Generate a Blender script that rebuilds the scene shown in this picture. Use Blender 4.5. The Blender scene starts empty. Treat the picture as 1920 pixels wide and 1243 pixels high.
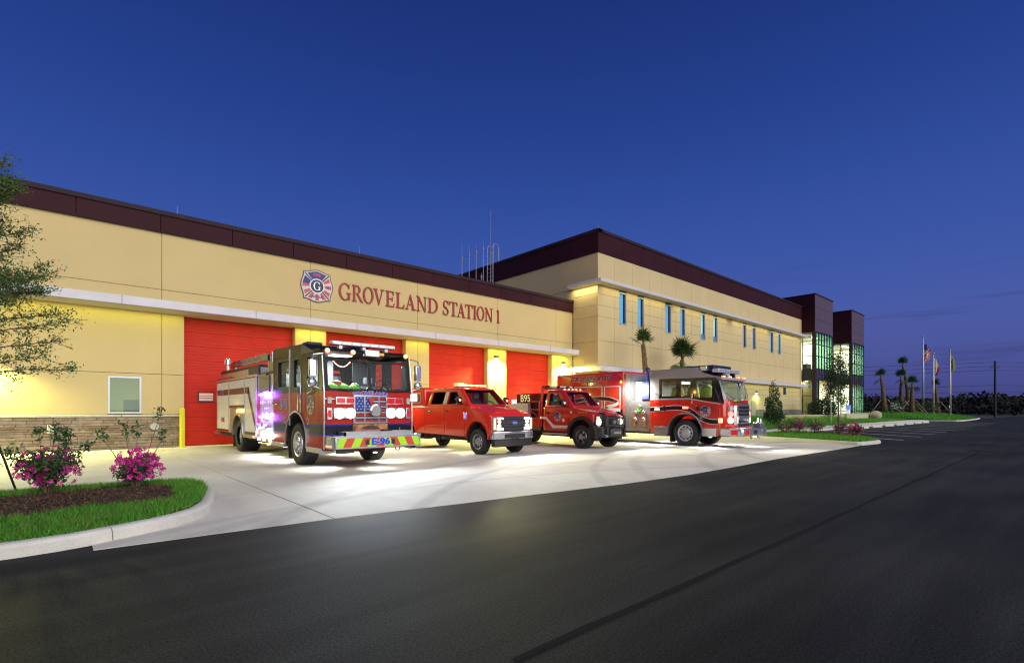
import bpy, bmesh, math, random
import numpy as np
from mathutils import Vector, Matrix, noise as mnoise
random.seed(7); rng = np.random.default_rng(7)
R = math.radians
scn = bpy.context.scene
C = scn.collection

# ------------------------------------------------------------------ camera
CAMH = 1.41
cam_d = bpy.data.cameras.new('camera'); cam = bpy.data.objects.new('camera', cam_d); C.objects.link(cam)
cam_d.sensor_width = 36.0; cam_d.lens = 17.72; cam_d.shift_y = 0.0763
cam_d.clip_start = 0.05; cam_d.clip_end = 4000
cam.location = (0, 0, CAMH); cam.rotation_euler = (R(90), 0, R(-41.98))
scn.camera = cam

# ------------------------------------------------------------------ dusk sky
world = bpy.data.worlds.new('World'); scn.world = world; world.use_nodes = True
wt = world.node_tree; wt.nodes.clear()
def wn(t, **k):
    n = wt.nodes.new(t)
    for a, b in k.items(): setattr(n, a, b)
    return n
def srgb(r, g, b):
    f = lambda c: (c/255/12.92) if c/255 <= .04045 else ((c/255+.055)/1.055)**2.4
    return (f(r), f(g), f(b), 1)
tc = wn('ShaderNodeTexCoord'); sp = wn('ShaderNodeSeparateXYZ'); wt.links.new(tc.outputs['Generated'], sp.inputs[0])
ramp = wn('ShaderNodeValToRGB'); cr = ramp.color_ramp; cr.interpolation = 'B_SPLINE'
stops = [(0.0, (64, 64, 116)), (.04, (72, 76, 138)), (.12, (80, 93, 163)), (.22, (64, 90, 169)), (.36, (48, 78, 157)), (.50, (36, 63, 138)), (.64, (27, 50, 119)), (1.0, (15, 30, 88))]
cr.elements[0].position = 0; cr.elements[0].color = srgb(*stops[0][1])
cr.elements[1].position = 1; cr.elements[1].color = srgb(*stops[-1][1])
for p, c_ in stops[1:-1]:
    e = cr.elements.new(p); e.color = srgb(*c_)
wt.links.new(sp.outputs['Z'], ramp.inputs[0])
# thin cloud streaks low over the horizon
mp = wn('ShaderNodeMapping'); mp.inputs['Scale'].default_value = (2.2, 2.2, 34)
wt.links.new(tc.outputs['Generated'], mp.inputs[0])
nz = wn('ShaderNodeTexNoise'); nz.inputs['Scale'].default_value = 1.9; nz.inputs['Detail'].default_value = 4
wt.links.new(mp.outputs[0], nz.inputs['Vector'])
cl = wn('ShaderNodeMapRange'); cl.inputs[1].default_value = .57; cl.inputs[2].default_value = .72
wt.links.new(nz.outputs[0], cl.inputs[0])
lo = wn('ShaderNodeMapRange'); lo.inputs[1].default_value = .26; lo.inputs[2].default_value = .14
wt.links.new(sp.outputs['Z'], lo.inputs[0])
mu = wn('ShaderNodeMath', operation='MULTIPLY'); wt.links.new(cl.outputs[0], mu.inputs[0]); wt.links.new(lo.outputs[0], mu.inputs[1])
mu2 = wn('ShaderNodeMath', operation='MULTIPLY'); wt.links.new(mu.outputs[0], mu2.inputs[0]); mu2.inputs[1].default_value = .40
mx = wn('ShaderNodeMix', data_type='RGBA'); wt.links.new(mu2.outputs[0], mx.inputs[0]); wt.links.new(ramp.outputs[0], mx.inputs[6])
mx.inputs[7].default_value = srgb(52, 56, 104)
bg = wn('ShaderNodeBackground'); bg.inputs[1].default_value = 1.0
wo = wn('ShaderNodeOutputWorld'); wt.links.new(mx.outputs[2], bg.inputs[0]); wt.links.new(bg.outputs[0], wo.inputs[0])

# the afterglow of the sun that has set behind the camera: one very soft, low sun
sun_d = bpy.data.lights.new('afterglow', 'SUN'); sun = bpy.data.objects.new('afterglow', sun_d); C.objects.link(sun)
sun_d.energy = 3.2; sun_d.angle = R(70); sun_d.color = (1.0, .95, .86)
sun.rotation_euler = Vector((.02, 1.0, -.50)).to_track_quat('-Z', 'Y').to_euler()

vs = scn.view_settings; vs.view_transform = 'Standard'; vs.look = 'None'; vs.exposure = 0; vs.gamma = 1; vs.use_curve_mapping = False
cy = scn.cycles
cy.use_denoising = True; cy.denoising_prefilter = 'ACCURATE'; cy.filter_width = 1.2; cy.max_bounces = 8; cy.diffuse_bounces = 3; cy.glossy_bounces = 4; cy.transmission_bounces = 6; cy.transparent_max_bounces = 12
cy.sample_clamp_indirect = 2; cy.sample_clamp_direct = 0; cy.caustics_reflective = False; cy.caustics_refractive = False; cy.blur_glossy = .5

# ------------------------------------------------------------------ materials
MAT = {}
def mat(name, col=(.5, .5, .5), rough=.6, metal=0, coat=0, emit=None, es=0, noise=None, bump=None, spec=None, alpha=None):
    """noise=(scale, amount, detail) varies the colour; bump=(scale, strength, distance)"""
    if name in MAT: return MAT[name]
    m = bpy.data.materials.new(name); m.use_nodes = True; MAT[name] = m
    nt = m.node_tree; b = nt.nodes['Principled BSDF']
    b.inputs['Base Color'].default_value = (*col[:3], 1); b.inputs['Roughness'].default_value = rough; b.inputs['Metallic'].default_value = metal
    if coat: b.inputs['Coat Weight'].default_value = coat; b.inputs['Coat Roughness'].default_value = .04
    if spec is not None: b.inputs['Specular IOR Level'].default_value = spec
    if emit: b.inputs['Emission Color'].default_value = (*emit[:3], 1); b.inputs['Emission Strength'].default_value = es; m.cycles.emission_sampling = 'NONE'
    if alpha is not None: b.inputs['Alpha'].default_value = alpha
    if noise or bump:
        t = nt.nodes.new('ShaderNodeTexCoord')
    if noise:
        n = nt.nodes.new('ShaderNodeTexNoise'); n.inputs['Scale'].default_value = noise[0]; n.inputs['Detail'].default_value = noise[2] if len(noise) > 2 else 5
        nt.links.new(t.outputs['Object'], n.inputs['Vector'])
        mr = nt.nodes.new('ShaderNodeMapRange'); mr.inputs[1].default_value = .3; mr.inputs[2].default_value = .7
        mr.inputs[3].default_value = 1 - noise[1]; mr.inputs[4].default_value = 1 + noise[1]
        nt.links.new(n.outputs[0], mr.inputs[0])
        mm = nt.nodes.new('ShaderNodeVectorMath'); mm.operation = 'SCALE'; mm.inputs[0].default_value = col[:3]
        nt.links.new(mr.outputs[0], mm.inputs['Scale']); nt.links.new(mm.outputs[0], b.inputs['Base Color'])
    if bump:
        n2 = nt.nodes.new('ShaderNodeTexNoise'); n2.inputs['Scale'].default_value = bump[0]; n2.inputs['Detail'].default_value = 6
        nt.links.new(t.outputs['Object'], n2.inputs['Vector'])
        bp = nt.nodes.new('ShaderNodeBump'); bp.inputs['Strength'].default_value = bump[1]; bp.inputs['Distance'].default_value = bump[2]
        nt.links.new(n2.outputs[0], bp.inputs['Height']); nt.links.new(bp.outputs[0], b.inputs['Normal'])
    return m

def glass(name, tint=(.8, .9, .95), rough=.02, keep=.8, ior=1.5):
    """a pane: clear tinted see-through plus a fresnel reflection"""
    if name in MAT: return MAT[name]
    m = bpy.data.materials.new(name); m.use_nodes = True; MAT[name] = m
    nt = m.node_tree; nt.nodes.clear()
    o = nt.nodes.new('ShaderNodeOutputMaterial'); tr = nt.nodes.new('ShaderNodeBsdfTransparent'); gl = nt.nodes.new('ShaderNodeBsdfGlossy')
    tr.inputs[0].default_value = (*[c*keep for c in tint], 1); gl.inputs['Roughness'].default_value = rough; gl.inputs[0].default_value = (.9, .95, 1, 1)
    fr = nt.nodes.new('ShaderNodeFresnel'); fr.inputs[0].default_value = ior
    ge = nt.nodes.new('ShaderNodeNewGeometry'); iv = nt.nodes.new('ShaderNodeMath'); iv.operation = 'SUBTRACT'; iv.inputs[0].default_value = 1; nt.links.new(ge.outputs['Backfacing'], iv.inputs[1])
    mf = nt.nodes.new('ShaderNodeMath'); mf.operation = 'MULTIPLY'; nt.links.new(fr.outputs[0], mf.inputs[0]); nt.links.new(iv.outputs[0], mf.inputs[1])
    mxs = nt.nodes.new('ShaderNodeMixShader'); nt.links.new(mf.outputs[0], mxs.inputs[0]); nt.links.new(tr.outputs[0], mxs.inputs[1]); nt.links.new(gl.outputs[0], mxs.inputs[2])
    nt.links.new(mxs.outputs[0], o.inputs[0])
    return m

def lamp_mat(name, col, s):
    return mat(name, (.8, .8, .8), .4, emit=col, es=s)

def leaf_mat(name, col, var=.35, trans=.25, rough=.5):
    if name in MAT: return MAT[name]
    m = bpy.data.materials.new(name); m.use_nodes = True; MAT[name] = m
    nt = m.node_tree; b = nt.nodes['Principled BSDF']; b.inputs['Roughness'].default_value = rough
    g = nt.nodes.new('ShaderNodeNewGeometry'); mr = nt.nodes.new('ShaderNodeMapRange')
    mr.inputs[3].default_value = 1-var; mr.inputs[4].default_value = 1+var; nt.links.new(g.outputs['Random Per Island'], mr.inputs[0])
    mm = nt.nodes.new('ShaderNodeVectorMath'); mm.operation = 'SCALE'; mm.inputs[0].default_value = col[:3]
    nt.links.new(mr.outputs[0], mm.inputs['Scale']); nt.links.new(mm.outputs[0], b.inputs['Base Color'])
    tl = nt.nodes.new('ShaderNodeBsdfTranslucent'); nt.links.new(mm.outputs[0], tl.inputs[0])
    mxs = nt.nodes.new('ShaderNodeMixShader'); mxs.inputs[0].default_value = trans
    o = nt.nodes['Material Output']
    nt.links.new(b.outputs[0], mxs.inputs[1]); nt.links.new(tl.outputs[0], mxs.inputs[2]); nt.links.new(mxs.outputs[0], o.inputs[0])
    return m

def bands(name, rules, base, rough=.3, metal=0, coat=0, axis='Z', spec=None):
    """paint laid out along the object's own axis: rules = [(lo, hi, colour), ...] over a base colour"""
    if name in MAT: return MAT[name]
    m = mat(name, base, rough, metal, coat, spec=spec); nt = m.node_tree; b = nt.nodes['Principled BSDF']
    t = nt.nodes.new('ShaderNodeTexCoord'); s = nt.nodes.new('ShaderNodeSeparateXYZ'); nt.links.new(t.outputs['Object'], s.inputs[0])
    cur = None
    for a, z, c_ in rules:
        g = nt.nodes.new('ShaderNodeMath'); g.operation = 'GREATER_THAN'; nt.links.new(s.outputs[axis], g.inputs[0]); g.inputs[1].default_value = a
        l = nt.nodes.new('ShaderNodeMath'); l.operation = 'LESS_THAN'; nt.links.new(s.outputs[axis], l.inputs[0]); l.inputs[1].default_value = z
        k = nt.nodes.new('ShaderNodeMath'); k.operation = 'MULTIPLY'; nt.links.new(g.outputs[0], k.inputs[0]); nt.links.new(l.outputs[0], k.inputs[1])
        x = nt.nodes.new('ShaderNodeMix'); x.data_type = 'RGBA'; nt.links.new(k.outputs[0], x.inputs[0])
        if cur is None: x.inputs[6].default_value = (*base[:3], 1)
        else: nt.links.new(cur, x.inputs[6])
        x.inputs[7].default_value = (*c_[:3], 1); cur = x.outputs[2]
    nt.links.new(cur, b.inputs['Base Color'])
    return m

# ------------------------------------------------------------------ mesh helpers
class MB:
    def __init__(s): s.v = []; s.f = []
    def add(s, vs, fs):
        n = len(s.v); s.v += [tuple(p) for p in vs]; s.f += [tuple(i+n for i in f) for f in fs]; return s
    def box(s, x0, y0, z0, x1, y1, z1):
        if x0 > x1: x0, x1 = x1, x0
        if y0 > y1: y0, y1 = y1, y0
        if z0 > z1: z0, z1 = z1, z0
        return s.add([(x0,y0,z0),(x1,y0,z0),(x1,y1,z0),(x0,y1,z0),(x0,y0,z1),(x1,y0,z1),(x1,y1,z1),(x0,y1,z1)],
                     [(3,2,1,0),(4,5,6,7),(0,1,5,4),(1,2,6,5),(2,3,7,6),(3,0,4,7)])
    def quad(s, a, b, c_, d): return s.add([a,b,c_,d], [(0,1,2,3)])
    def prism(s, pts, axis, a, b):
        """pts are 2D points; axis 'x': (y,z), 'y': (x,z), 'z': (x,y)"""
        n = len(pts)
        P = {'x': lambda p, t: (t, p[0], p[1]), 'y': lambda p, t: (p[0], t, p[1]), 'z': lambda p, t: (p[0], p[1], t)}[axis]
        ar = sum(pts[i][0]*pts[(i+1)%n][1]-pts[(i+1)%n][0]*pts[i][1] for i in range(n))
        if a > b: a, b = b, a
        vs = [P(p, a) for p in pts]+[P(p, b) for p in pts]
        flip = (ar > 0) != (axis == 'y')
        lo, hi = tuple(range(n)), tuple(range(n, 2*n))
        fs = [lo[::-1] if flip else lo, hi if flip else hi[::-1]]
        for i in range(n):
            j = (i+1) % n; q = (i, j, n+j, n+i); fs.append(q if flip else q[::-1])
        return s.add(vs, fs)
    def cyl(s, p0, p1, r0, r1=None, n=12, cap=True):
        r1 = r0 if r1 is None else r1
        p0 = Vector(p0); p1 = Vector(p1); d = (p1-p0).normalized()
        u = d.cross(Vector((0,0,1)) if abs(d.z) < .9 else Vector((1,0,0))).normalized(); w = d.cross(u)
        vs = []; 
        for p, r in ((p0, r0), (p1, r1)):
            for i in range(n):
                a = 2*math.pi*i/n; vs.append(p+u*(r*math.cos(a))+w*(r*math.sin(a)))
        fs = [(i, (i+1)%n, n+(i+1)%n, n+i) for i in range(n)]
        if cap: fs += [tuple(range(n))[::-1], tuple(range(n, 2*n))]
        return s.add(vs, fs)
    def tube(s, path, r, n=8):
        path = [Vector(p) for p in path]; rs = r if isinstance(r, (list, tuple)) else [r]*len(path)
        vs = []; fs = []; u = None
        for k, p in enumerate(path):
            d = (path[min(k+1, len(path)-1)]-path[max(k-1, 0)]).normalized()
            if u is None: u = d.cross(Vector((0,0,1)) if abs(d.z) < .9 else Vector((1,0,0))).normalized()
            else: u = (u-d*u.dot(d)).normalized()
            w = d.cross(u)
            for i in range(n):
                a = 2*math.pi*i/n; vs.append(p+u*(rs[k]*math.cos(a))+w*(rs[k]*math.sin(a)))
        for k in range(len(path)-1):
            for i in range(n):
                fs.append((k*n+i, k*n+(i+1)%n, (k+1)*n+(i+1)%n, (k+1)*n+i))
        fs += [tuple(range(n))[::-1], tuple(range((len(path)-1)*n, len(path)*n))]
        return s.add(vs, fs)
    def lathe(s, prof, c=(0,0,0), axis='z', n=24, cap=True):
        """prof: (radius, height) from bottom to top"""
        vs = []; fs = []
        for r, h in prof:
            for i in range(n):
                a = 2*math.pi*i/n; x, y = r*math.cos(a), r*math.sin(a)
                vs.append({'z': (c[0]+x, c[1]+y, c[2]+h), 'x': (c[0]+h, c[1]+x, c[2]+y), 'y': (c[0]+y, c[1]+h, c[2]+x)}[axis])
        for k in range(len(prof)-1):
            for i in range(n): fs.append((k*n+i, k*n+(i+1)%n, (k+1)*n+(i+1)%n, (k+1)*n+i))
        if cap: fs += [tuple(range(n))[::-1], tuple(range((len(prof)-1)*n, len(prof)*n))]
        return s.add(vs, fs)
    def build(s, name, m, parent=None, smooth=False, bevel=0, seg=2, **props):
        me = bpy.data.meshes.new(name); me.from_pydata(s.v, [], s.f); me.update()
        return link(name, me, m, parent, smooth, bevel, seg, **props)

def link(name, me, m, parent=None, smooth=False, bevel=0, seg=2, **props):
    o = bpy.data.objects.new(name, me); C.objects.link(o)
    if m is not None and not me.materials: me.materials.append(m)
    if parent is not None: o.parent = parent
    if smooth:
        me.polygons.foreach_set('use_smooth', [True]*len(me.polygons))
        if smooth is not True:
            me.set_sharp_from_angle(angle=R(smooth))
    if bevel:
        b = o.modifiers.new('bevel', 'BEVEL'); b.width = bevel; b.segments = seg; b.limit_method = 'ANGLE'; b.angle_limit = R(40); b.use_clamp_overlap = True
        b.harden_normals = False
        me.polygons.foreach_set('use_smooth', [True]*len(me.polygons)); me.set_sharp_from_angle(angle=R(50))
    for k, v_ in props.items(): o[k] = v_
    return o

def npmesh(name, v, f, m, parent=None, **props):
    """fast mesh from numpy: v (n,3), f (k,3) or (k,4)"""
    v = np.asarray(v, dtype=np.float32); f = np.asarray(f, dtype=np.int32); k = f.shape[1]
    me = bpy.data.meshes.new(name); me.vertices.add(len(v)); me.vertices.foreach_set('co', v.ravel())
    me.loops.add(f.size); me.loops.foreach_set('vertex_index', f.ravel())
    me.polygons.add(len(f)); me.polygons.foreach_set('loop_start', np.arange(0, f.size, k, dtype=np.int32))
    me.update(calc_edges=True); me.validate()
    return link(name, me, m, parent, **props)

def thing(name, label, cat, loc=(0,0,0), rz=0, group=None):
    o = bpy.data.objects.new(name, None); C.objects.link(o); o.empty_display_size = .1
    o.location = loc; o.rotation_euler = (0, 0, rz); return tag(o, label, cat, group)
def tag(o, label, cat, group=None):
    o['label'] = label; o['category'] = cat
    if group: o['group'] = group
    return o
def dup(root, loc=None, rz=None, label=None, children=True):
    kids = {}
    for x in scn.objects:
        if x.parent is not None: kids.setdefault(x.parent, []).append(x)
    def cp(o, par):
        c_ = o.copy(); C.objects.link(c_); c_.parent = par
        for k in kids.get(o, []): cp(k, c_)
        return c_
    r = cp(root, None)
    if loc is not None: r.location = loc
    if rz is not None: r.rotation_euler = (0, 0, rz)
    if label: r['label'] = label
    return r

def carve(o, cutters, op='DIFFERENCE'):
    """cut (or join) plain meshes into o, keep the result as o's own mesh"""
    tmp = []
    for c_ in cutters:
        me = bpy.data.meshes.new('cut'); me.from_pydata(c_.v, [], c_.f); me.update()
        bm = bmesh.new(); bm.from_mesh(me); bmesh.ops.recalc_face_normals(bm, faces=bm.faces); bm.to_mesh(me); bm.free()
        t = bpy.data.objects.new('cut', me); C.objects.link(t); t.parent = o.parent
        md = o.modifiers.new('b', 'BOOLEAN'); md.object = t; md.operation = op; md.solver = 'EXACT'; tmp.append(t)
    dg = bpy.context.evaluated_depsgraph_get(); dg.update()
    me = bpy.data.meshes.new_from_object(o.evaluated_get(dg), depsgraph=dg)
    o.modifiers.clear(); old = o.data; o.data = me; me.name = o.name
    for t in tmp:
        d = t.data; bpy.data.objects.remove(t); bpy.data.meshes.remove(d)
    me.polygons.foreach_set('use_smooth', [True]*len(me.polygons)); me.set_sharp_from_angle(angle=R(35))
    return o

FONT = {}
def text_mesh(s, size, depth=0, bold=0, shear=0, sx=1, align='CENTER', spacing=1):
    cu = bpy.data.curves.new('t', 'FONT'); cu.body = s; cu.size = size; cu.extrude = depth; cu.offset = bold; cu.shear = shear
    cu.align_x = align; cu.align_y = 'CENTER'; cu.space_character = spacing; cu.resolution_u = 3
    t = bpy.data.objects.new('t', cu); C.objects.link(t)
    dg = bpy.context.evaluated_depsgraph_get(); dg.update()
    me = bpy.data.meshes.new_from_object(t.evaluated_get(dg), depsgraph=dg)
    bpy.data.objects.remove(t); bpy.data.curves.remove(cu)
    if sx != 1: me.transform(Matrix.Diagonal((sx, 1, 1, 1)))
    return me
FACE = {'-y': Matrix.Rotation(R(90), 4, 'X'), '-x': Matrix.Rotation(R(-90), 4, 'Z') @ Matrix.Rotation(R(90), 4, 'X'), '+z': Matrix.Identity(4)}
def text(name, s, loc, size, m, parent=None, face='-y', outline=None, **k):
    """flat print that stands a few millimetres off the surface it is on"""
    lab = {}
    me = text_mesh(s, size, **k); me.transform(Matrix.Translation(loc) @ FACE[face])
    if outline:
        k2 = dict(k); k2['bold'] = k.get('bold', 0)+size*.03
        m2 = text_mesh(s, size, **k2); off = {'-y': (0, .0025, 0), '-x': (.0025, 0, 0), '+z': (0, 0, -.0025)}[face]
        m2.transform(Matrix.Translation(Vector(loc)+Vector(off)) @ FACE[face]); link(name+'_outline', m2, outline, parent)
    return link(name, me, m, parent)

def light(name, kind, loc, energy, col, parent=None, to=None, size=.1, spot=60, blend=.4, size_y=None):
    d = bpy.data.lights.new(name, kind); d.energy = energy; d.color = col
    if kind == 'SPOT': d.spot_size = R(spot); d.spot_blend = blend; d.shadow_soft_size = size
    elif kind == 'AREA':
        d.size = size
        if size_y: d.shape = 'RECTANGLE'; d.size_y = size_y
    else: d.shadow_soft_size = size
    o = bpy.data.objects.new(name, d); C.objects.link(o); o.location = loc
    if parent is not None: o.parent = parent
    if to is not None: o.rotation_euler = Vector(to).to_track_quat('-Z', 'Y').to_euler()
    return o

def pts_rand(n, lo, hi): return rng.uniform(lo, hi, (n, 3))
def leaf_cards(c_, size, aspect=.45, up=.3, rnd=None):
    """folded leaves (two quads) at centres c_ (n,3) with random headings -> verts, faces(quads)"""
    n = len(c_); size = np.broadcast_to(np.asarray(size, float), (n,))
    d = rng.normal(size=(n, 3)); d[:, 2] += up; d /= np.linalg.norm(d, axis=1)[:, None]
    a = rng.normal(size=(n, 3)); w = np.cross(d, a); w /= np.linalg.norm(w, axis=1)[:, None]; nrm = np.cross(d, w)
    L = size[:, None]; W = L*aspect
    p0 = c_-d*L*.5; p1 = c_+d*L*.5; m1 = c_+w*W*.5+nrm*W*.18; m2 = c_-w*W*.5+nrm*W*.18
    v = np.stack([p0, m1, p1, m2], 1).reshape(-1, 3); b = np.arange(n)[:, None]*4
    f = np.concatenate([b+[0, 1, 2], b+[0, 2, 3]], 0)
    return v, f
def star_cards(c_, size, petals=5):
    """open flowers: petals round a centre"""
    n = len(c_); size = np.broadcast_to(np.asarray(size, float), (n,))[:, None]
    d = rng.normal(size=(n, 3)); d[:, 2] += .4; d /= np.linalg.norm(d, axis=1)[:, None]
    a = rng.normal(size=(n, 3)); u = np.cross(d, a); u /= np.linalg.norm(u, axis=1)[:, None]; w = np.cross(d, u)
    V = []; F = []; base = 0
    for k in range(petals):
        t = 2*math.pi*k/petals; dt = .5
        e = u*math.cos(t)+w*math.sin(t); e1 = u*math.cos(t-dt)+w*math.sin(t-dt); e2 = u*math.cos(t+dt)+w*math.sin(t+dt)
        vv = np.stack([c_, c_+size*(e1*.36+d*.16), c_+size*(e*.56+d*.22), c_+size*(e2*.36+d*.16)], 1).reshape(-1, 3)
        b = base+np.arange(n)[:, None]*4; F.append(b+[0, 1, 2]); F.append(b+[0, 2, 3]); V.append(vv); base += 4*n
    return np.concatenate(V), np.concatenate(F)
# ------------------------------------------------------------------ ground, road, apron
def asphalt_mat():
    m = bpy.data.materials.new('asphalt'); m.use_nodes = True; nt = m.node_tree; b = nt.nodes['Principled BSDF']
    t = nt.nodes.new('ShaderNodeTexCoord')
    def tex(kind, sc_, det=6, **k):
        n = nt.nodes.new(kind); n.inputs['Scale'].default_value = sc_
        if 'Detail' in n.inputs: n.inputs['Detail'].default_value = det
        nt.links.new(k.get('vec', t.outputs['Object']), n.inputs['Vector']); return n
    big = tex('ShaderNodeTexNoise', .28, 5); fine = tex('ShaderNodeTexNoise', 62, 3)
    mp_ = nt.nodes.new('ShaderNodeMapping'); mp_.inputs['Scale'].default_value = (.22, 2.4, 1); nt.links.new(t.outputs['Object'], mp_.inputs[0])
    lane = tex('ShaderNodeTexNoise', 1.1, 4, vec=mp_.outputs[0])
    vor = tex('ShaderNodeTexVoronoi', 42)
    def mrng(s, a, z, lo, hi):
        r = nt.nodes.new('ShaderNodeMapRange'); r.inputs[1].default_value = a; r.inputs[2].default_value = z; r.inputs[3].default_value = lo; r.inputs[4].default_value = hi
        nt.links.new(s, r.inputs[0]); return r.outputs[0]
    def mul(a, c_):
        x = nt.nodes.new('ShaderNodeMath'); x.operation = 'MULTIPLY'; nt.links.new(a, x.inputs[0]); nt.links.new(c_, x.inputs[1]); return x.outputs[0]
    v = mul(mul(mrng(big.outputs[0], .3, .7, .60, 1.40), mrng(lane.outputs[0], .3, .7, .72, 1.3)), mrng(fine.outputs[0], .3, .7, .40, 1.6))
    grit = mrng(vor.outputs['Distance'], .0, .24, 2.1, 1.0); v = mul(v, grit)
    s = nt.nodes.new('ShaderNodeVectorMath'); s.operation = 'SCALE'; s.inputs[0].default_value = (.0272, .0280, .0258); nt.links.new(v, s.inputs['Scale'])
    nt.links.new(s.outputs[0], b.inputs['Base Color'])
    nt.links.new(mrng(big.outputs[0], .3, .7, .62, .82), b.inputs['Roughness']); b.inputs['Specular IOR Level'].default_value = .08
    bp = nt.nodes.new('ShaderNodeBump'); bp.inputs['Strength'].default_value = .55; bp.inputs['Distance'].default_value = .004
    nt.links.new(fine.outputs[0], bp.inputs['Height']); nt.links.new(bp.outputs[0], b.inputs['Normal'])
    return m
M_asph = asphalt_mat()
def concrete_mat(name, col, stain=.16, tyres=False):
    m = bpy.data.materials.new(name); m.use_nodes = True; nt = m.node_tree; b = nt.nodes['Principled BSDF']
    t = nt.nodes.new('ShaderNodeTexCoord')
    def N(sc_, det, vec=None):
        n = nt.nodes.new('ShaderNodeTexNoise'); n.inputs['Scale'].default_value = sc_; n.inputs['Detail'].default_value = det
        nt.links.new(vec or t.outputs['Object'], n.inputs['Vector']); return n.outputs[0]
    def rg(s, a, z, lo, hi):
        r = nt.nodes.new('ShaderNodeMapRange'); r.inputs[1].default_value = a; r.inputs[2].default_value = z; r.inputs[3].default_value = lo; r.inputs[4].default_value = hi
        nt.links.new(s, r.inputs[0]); return r.outputs[0]
    def mul(a, c_):
        x = nt.nodes.new('ShaderNodeMath'); x.operation = 'MULTIPLY'; nt.links.new(a, x.inputs[0]); nt.links.new(c_, x.inputs[1]); return x.outputs[0]
    mp_ = nt.nodes.new('ShaderNodeMapping'); mp_.inputs['Scale'].default_value = (1, .25, 1); nt.links.new(t.outputs['Object'], mp_.inputs[0])
    v = mul(rg(N(.45, 6), .3, .7, 1-stain, 1+stain), rg(N(3.2, 6, mp_.outputs[0]), .3, .7, 1-stain*.6, 1+stain*.6))
    v = mul(v, rg(N(60, 4), .3, .7, .92, 1.06))
    if tyres:   # dark tyre arcs where the trucks swing out
        for cx_, cy_, r0, w_, k in ((13.6, -3.2, 13.6, .16, .20), (13.6, -3.2, 15.2, .2, .18), (21.5, -1.0, 9.6, .13, .18), (9.2, -6.0, 14.9, .18, .13), (17.0, -2.0, 12.2, .14, .16), (5.5, -4.0, 11.9, .15, .12), (20, -4.5, 13.2, .2, .16), (20, -4.5, 15.0, .2, .14)):
            d = nt.nodes.new('ShaderNodeVectorMath'); d.operation = 'DISTANCE'; nt.links.new(t.outputs['Object'], d.inputs[0]); d.inputs[1].default_value = (cx_, cy_, 0)
            a = nt.nodes.new('ShaderNodeMath'); a.operation = 'SUBTRACT'; nt.links.new(d.outputs['Value'], a.inputs[0]); a.inputs[1].default_value = r0
            ab = nt.nodes.new('ShaderNodeMath'); ab.operation = 'ABSOLUTE'; nt.links.new(a.outputs[0], ab.inputs[0])
            v = mul(v, rg(ab.outputs[0], w_*.4, w_, 1-k, 1))
    s = nt.nodes.new('ShaderNodeVectorMath'); s.operation = 'SCALE'; s.inputs[0].default_value = col; nt.links.new(v, s.inputs['Scale'])
    nt.links.new(s.outputs[0], b.inputs['Base Color']); b.inputs['Roughness'].default_value = .75
    bp = nt.nodes.new('ShaderNodeBump'); bp.inputs['Strength'].default_value = .25; bp.inputs['Distance'].default_value = .003
    nt.links.new(N(120, 4), bp.inputs['Height']); nt.links.new(bp.outputs[0], b.inputs['Normal'])
    return m
M_conc = concrete_mat('apron concrete', (.64, .61, .53), .10, True)
M_curb = concrete_mat('curb concrete', (.66, .64, .57), .14)
M_field = mat('field', (.022, .030, .014), .95, noise=(.05, .5), bump=(3, .6, .1))
M_soil = mat('soil', (.05, .032, .02), .95, noise=(8, .4), bump=(25, .8, .03))
M_lawn = mat('lawn turf', (.032, .105, .016), .9, noise=(.9, .35), bump=(30, .8, .03))
M_white_paint = mat('road paint', (.62, .62, .60), .7, noise=(14, .3))

MB().quad((-1600,-1600,-.03),(2600,-1600,-.03),(2600,2600,-.03),(-1600,2600,-.03)).build('ground', M_field, kind='structure')
road = MB().add([(-70,-70,0),(150,-70,0),(150,8.6,0),(112,8.9,0),(112,14,0),(80,14,0),(26,14,0),(26,12,0),(-70,12,0)], [tuple(range(9))]).build('road', M_asph, kind='structure')
# seam between two asphalt passes, sealed dark
M_seal = mat('seam sealer', (.0175, .0178, .0168), .9, spec=.05)
def strip_pts(path, w, z):
    L = []
    P = [Vector((p[0], p[1], 0)) for p in path]
    for i, p in enumerate(P):
        d = (P[min(i+1, len(P)-1)]-P[max(i-1, 0)]).normalized(); nrm = Vector((-d.y, d.x, 0)); wi = w*(.7+.6*random.random())
        L.append((p+nrm*wi/2+Vector((0,0,z)), p-nrm*wi/2+Vector((0,0,z))))
    m = MB()
    for i in range(len(L)-1): m.quad(L[i][1], L[i+1][1], L[i+1][0], L[i][0])
    return m
seam = [(1.9+(23.0-1.9)*t/60, 2.1-.05*t/60+.006*math.sin(t*.9)+random.uniform(-.004,.004)) for t in range(61)]
strip_pts(seam, .05, .004).build('road_seam', M_seal, road)
mh = MB().lathe([(.42, .0), (.42, .008), (.40, .010)], (23.4, 2.0, 0), n=28)
mh.build('manhole_cover', mat('cast iron', (.016, .016, .016), .8, 0, spec=.1, bump=(40, .8, .004)), road)
MB().lathe([(.50, .0), (.50, .005), (.49, .006)], (23.4, 2.0, 0), n=28).build('manhole_ring', mat('iron ring', (.035, .035, .03), .8, spec=.1), road)

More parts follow.
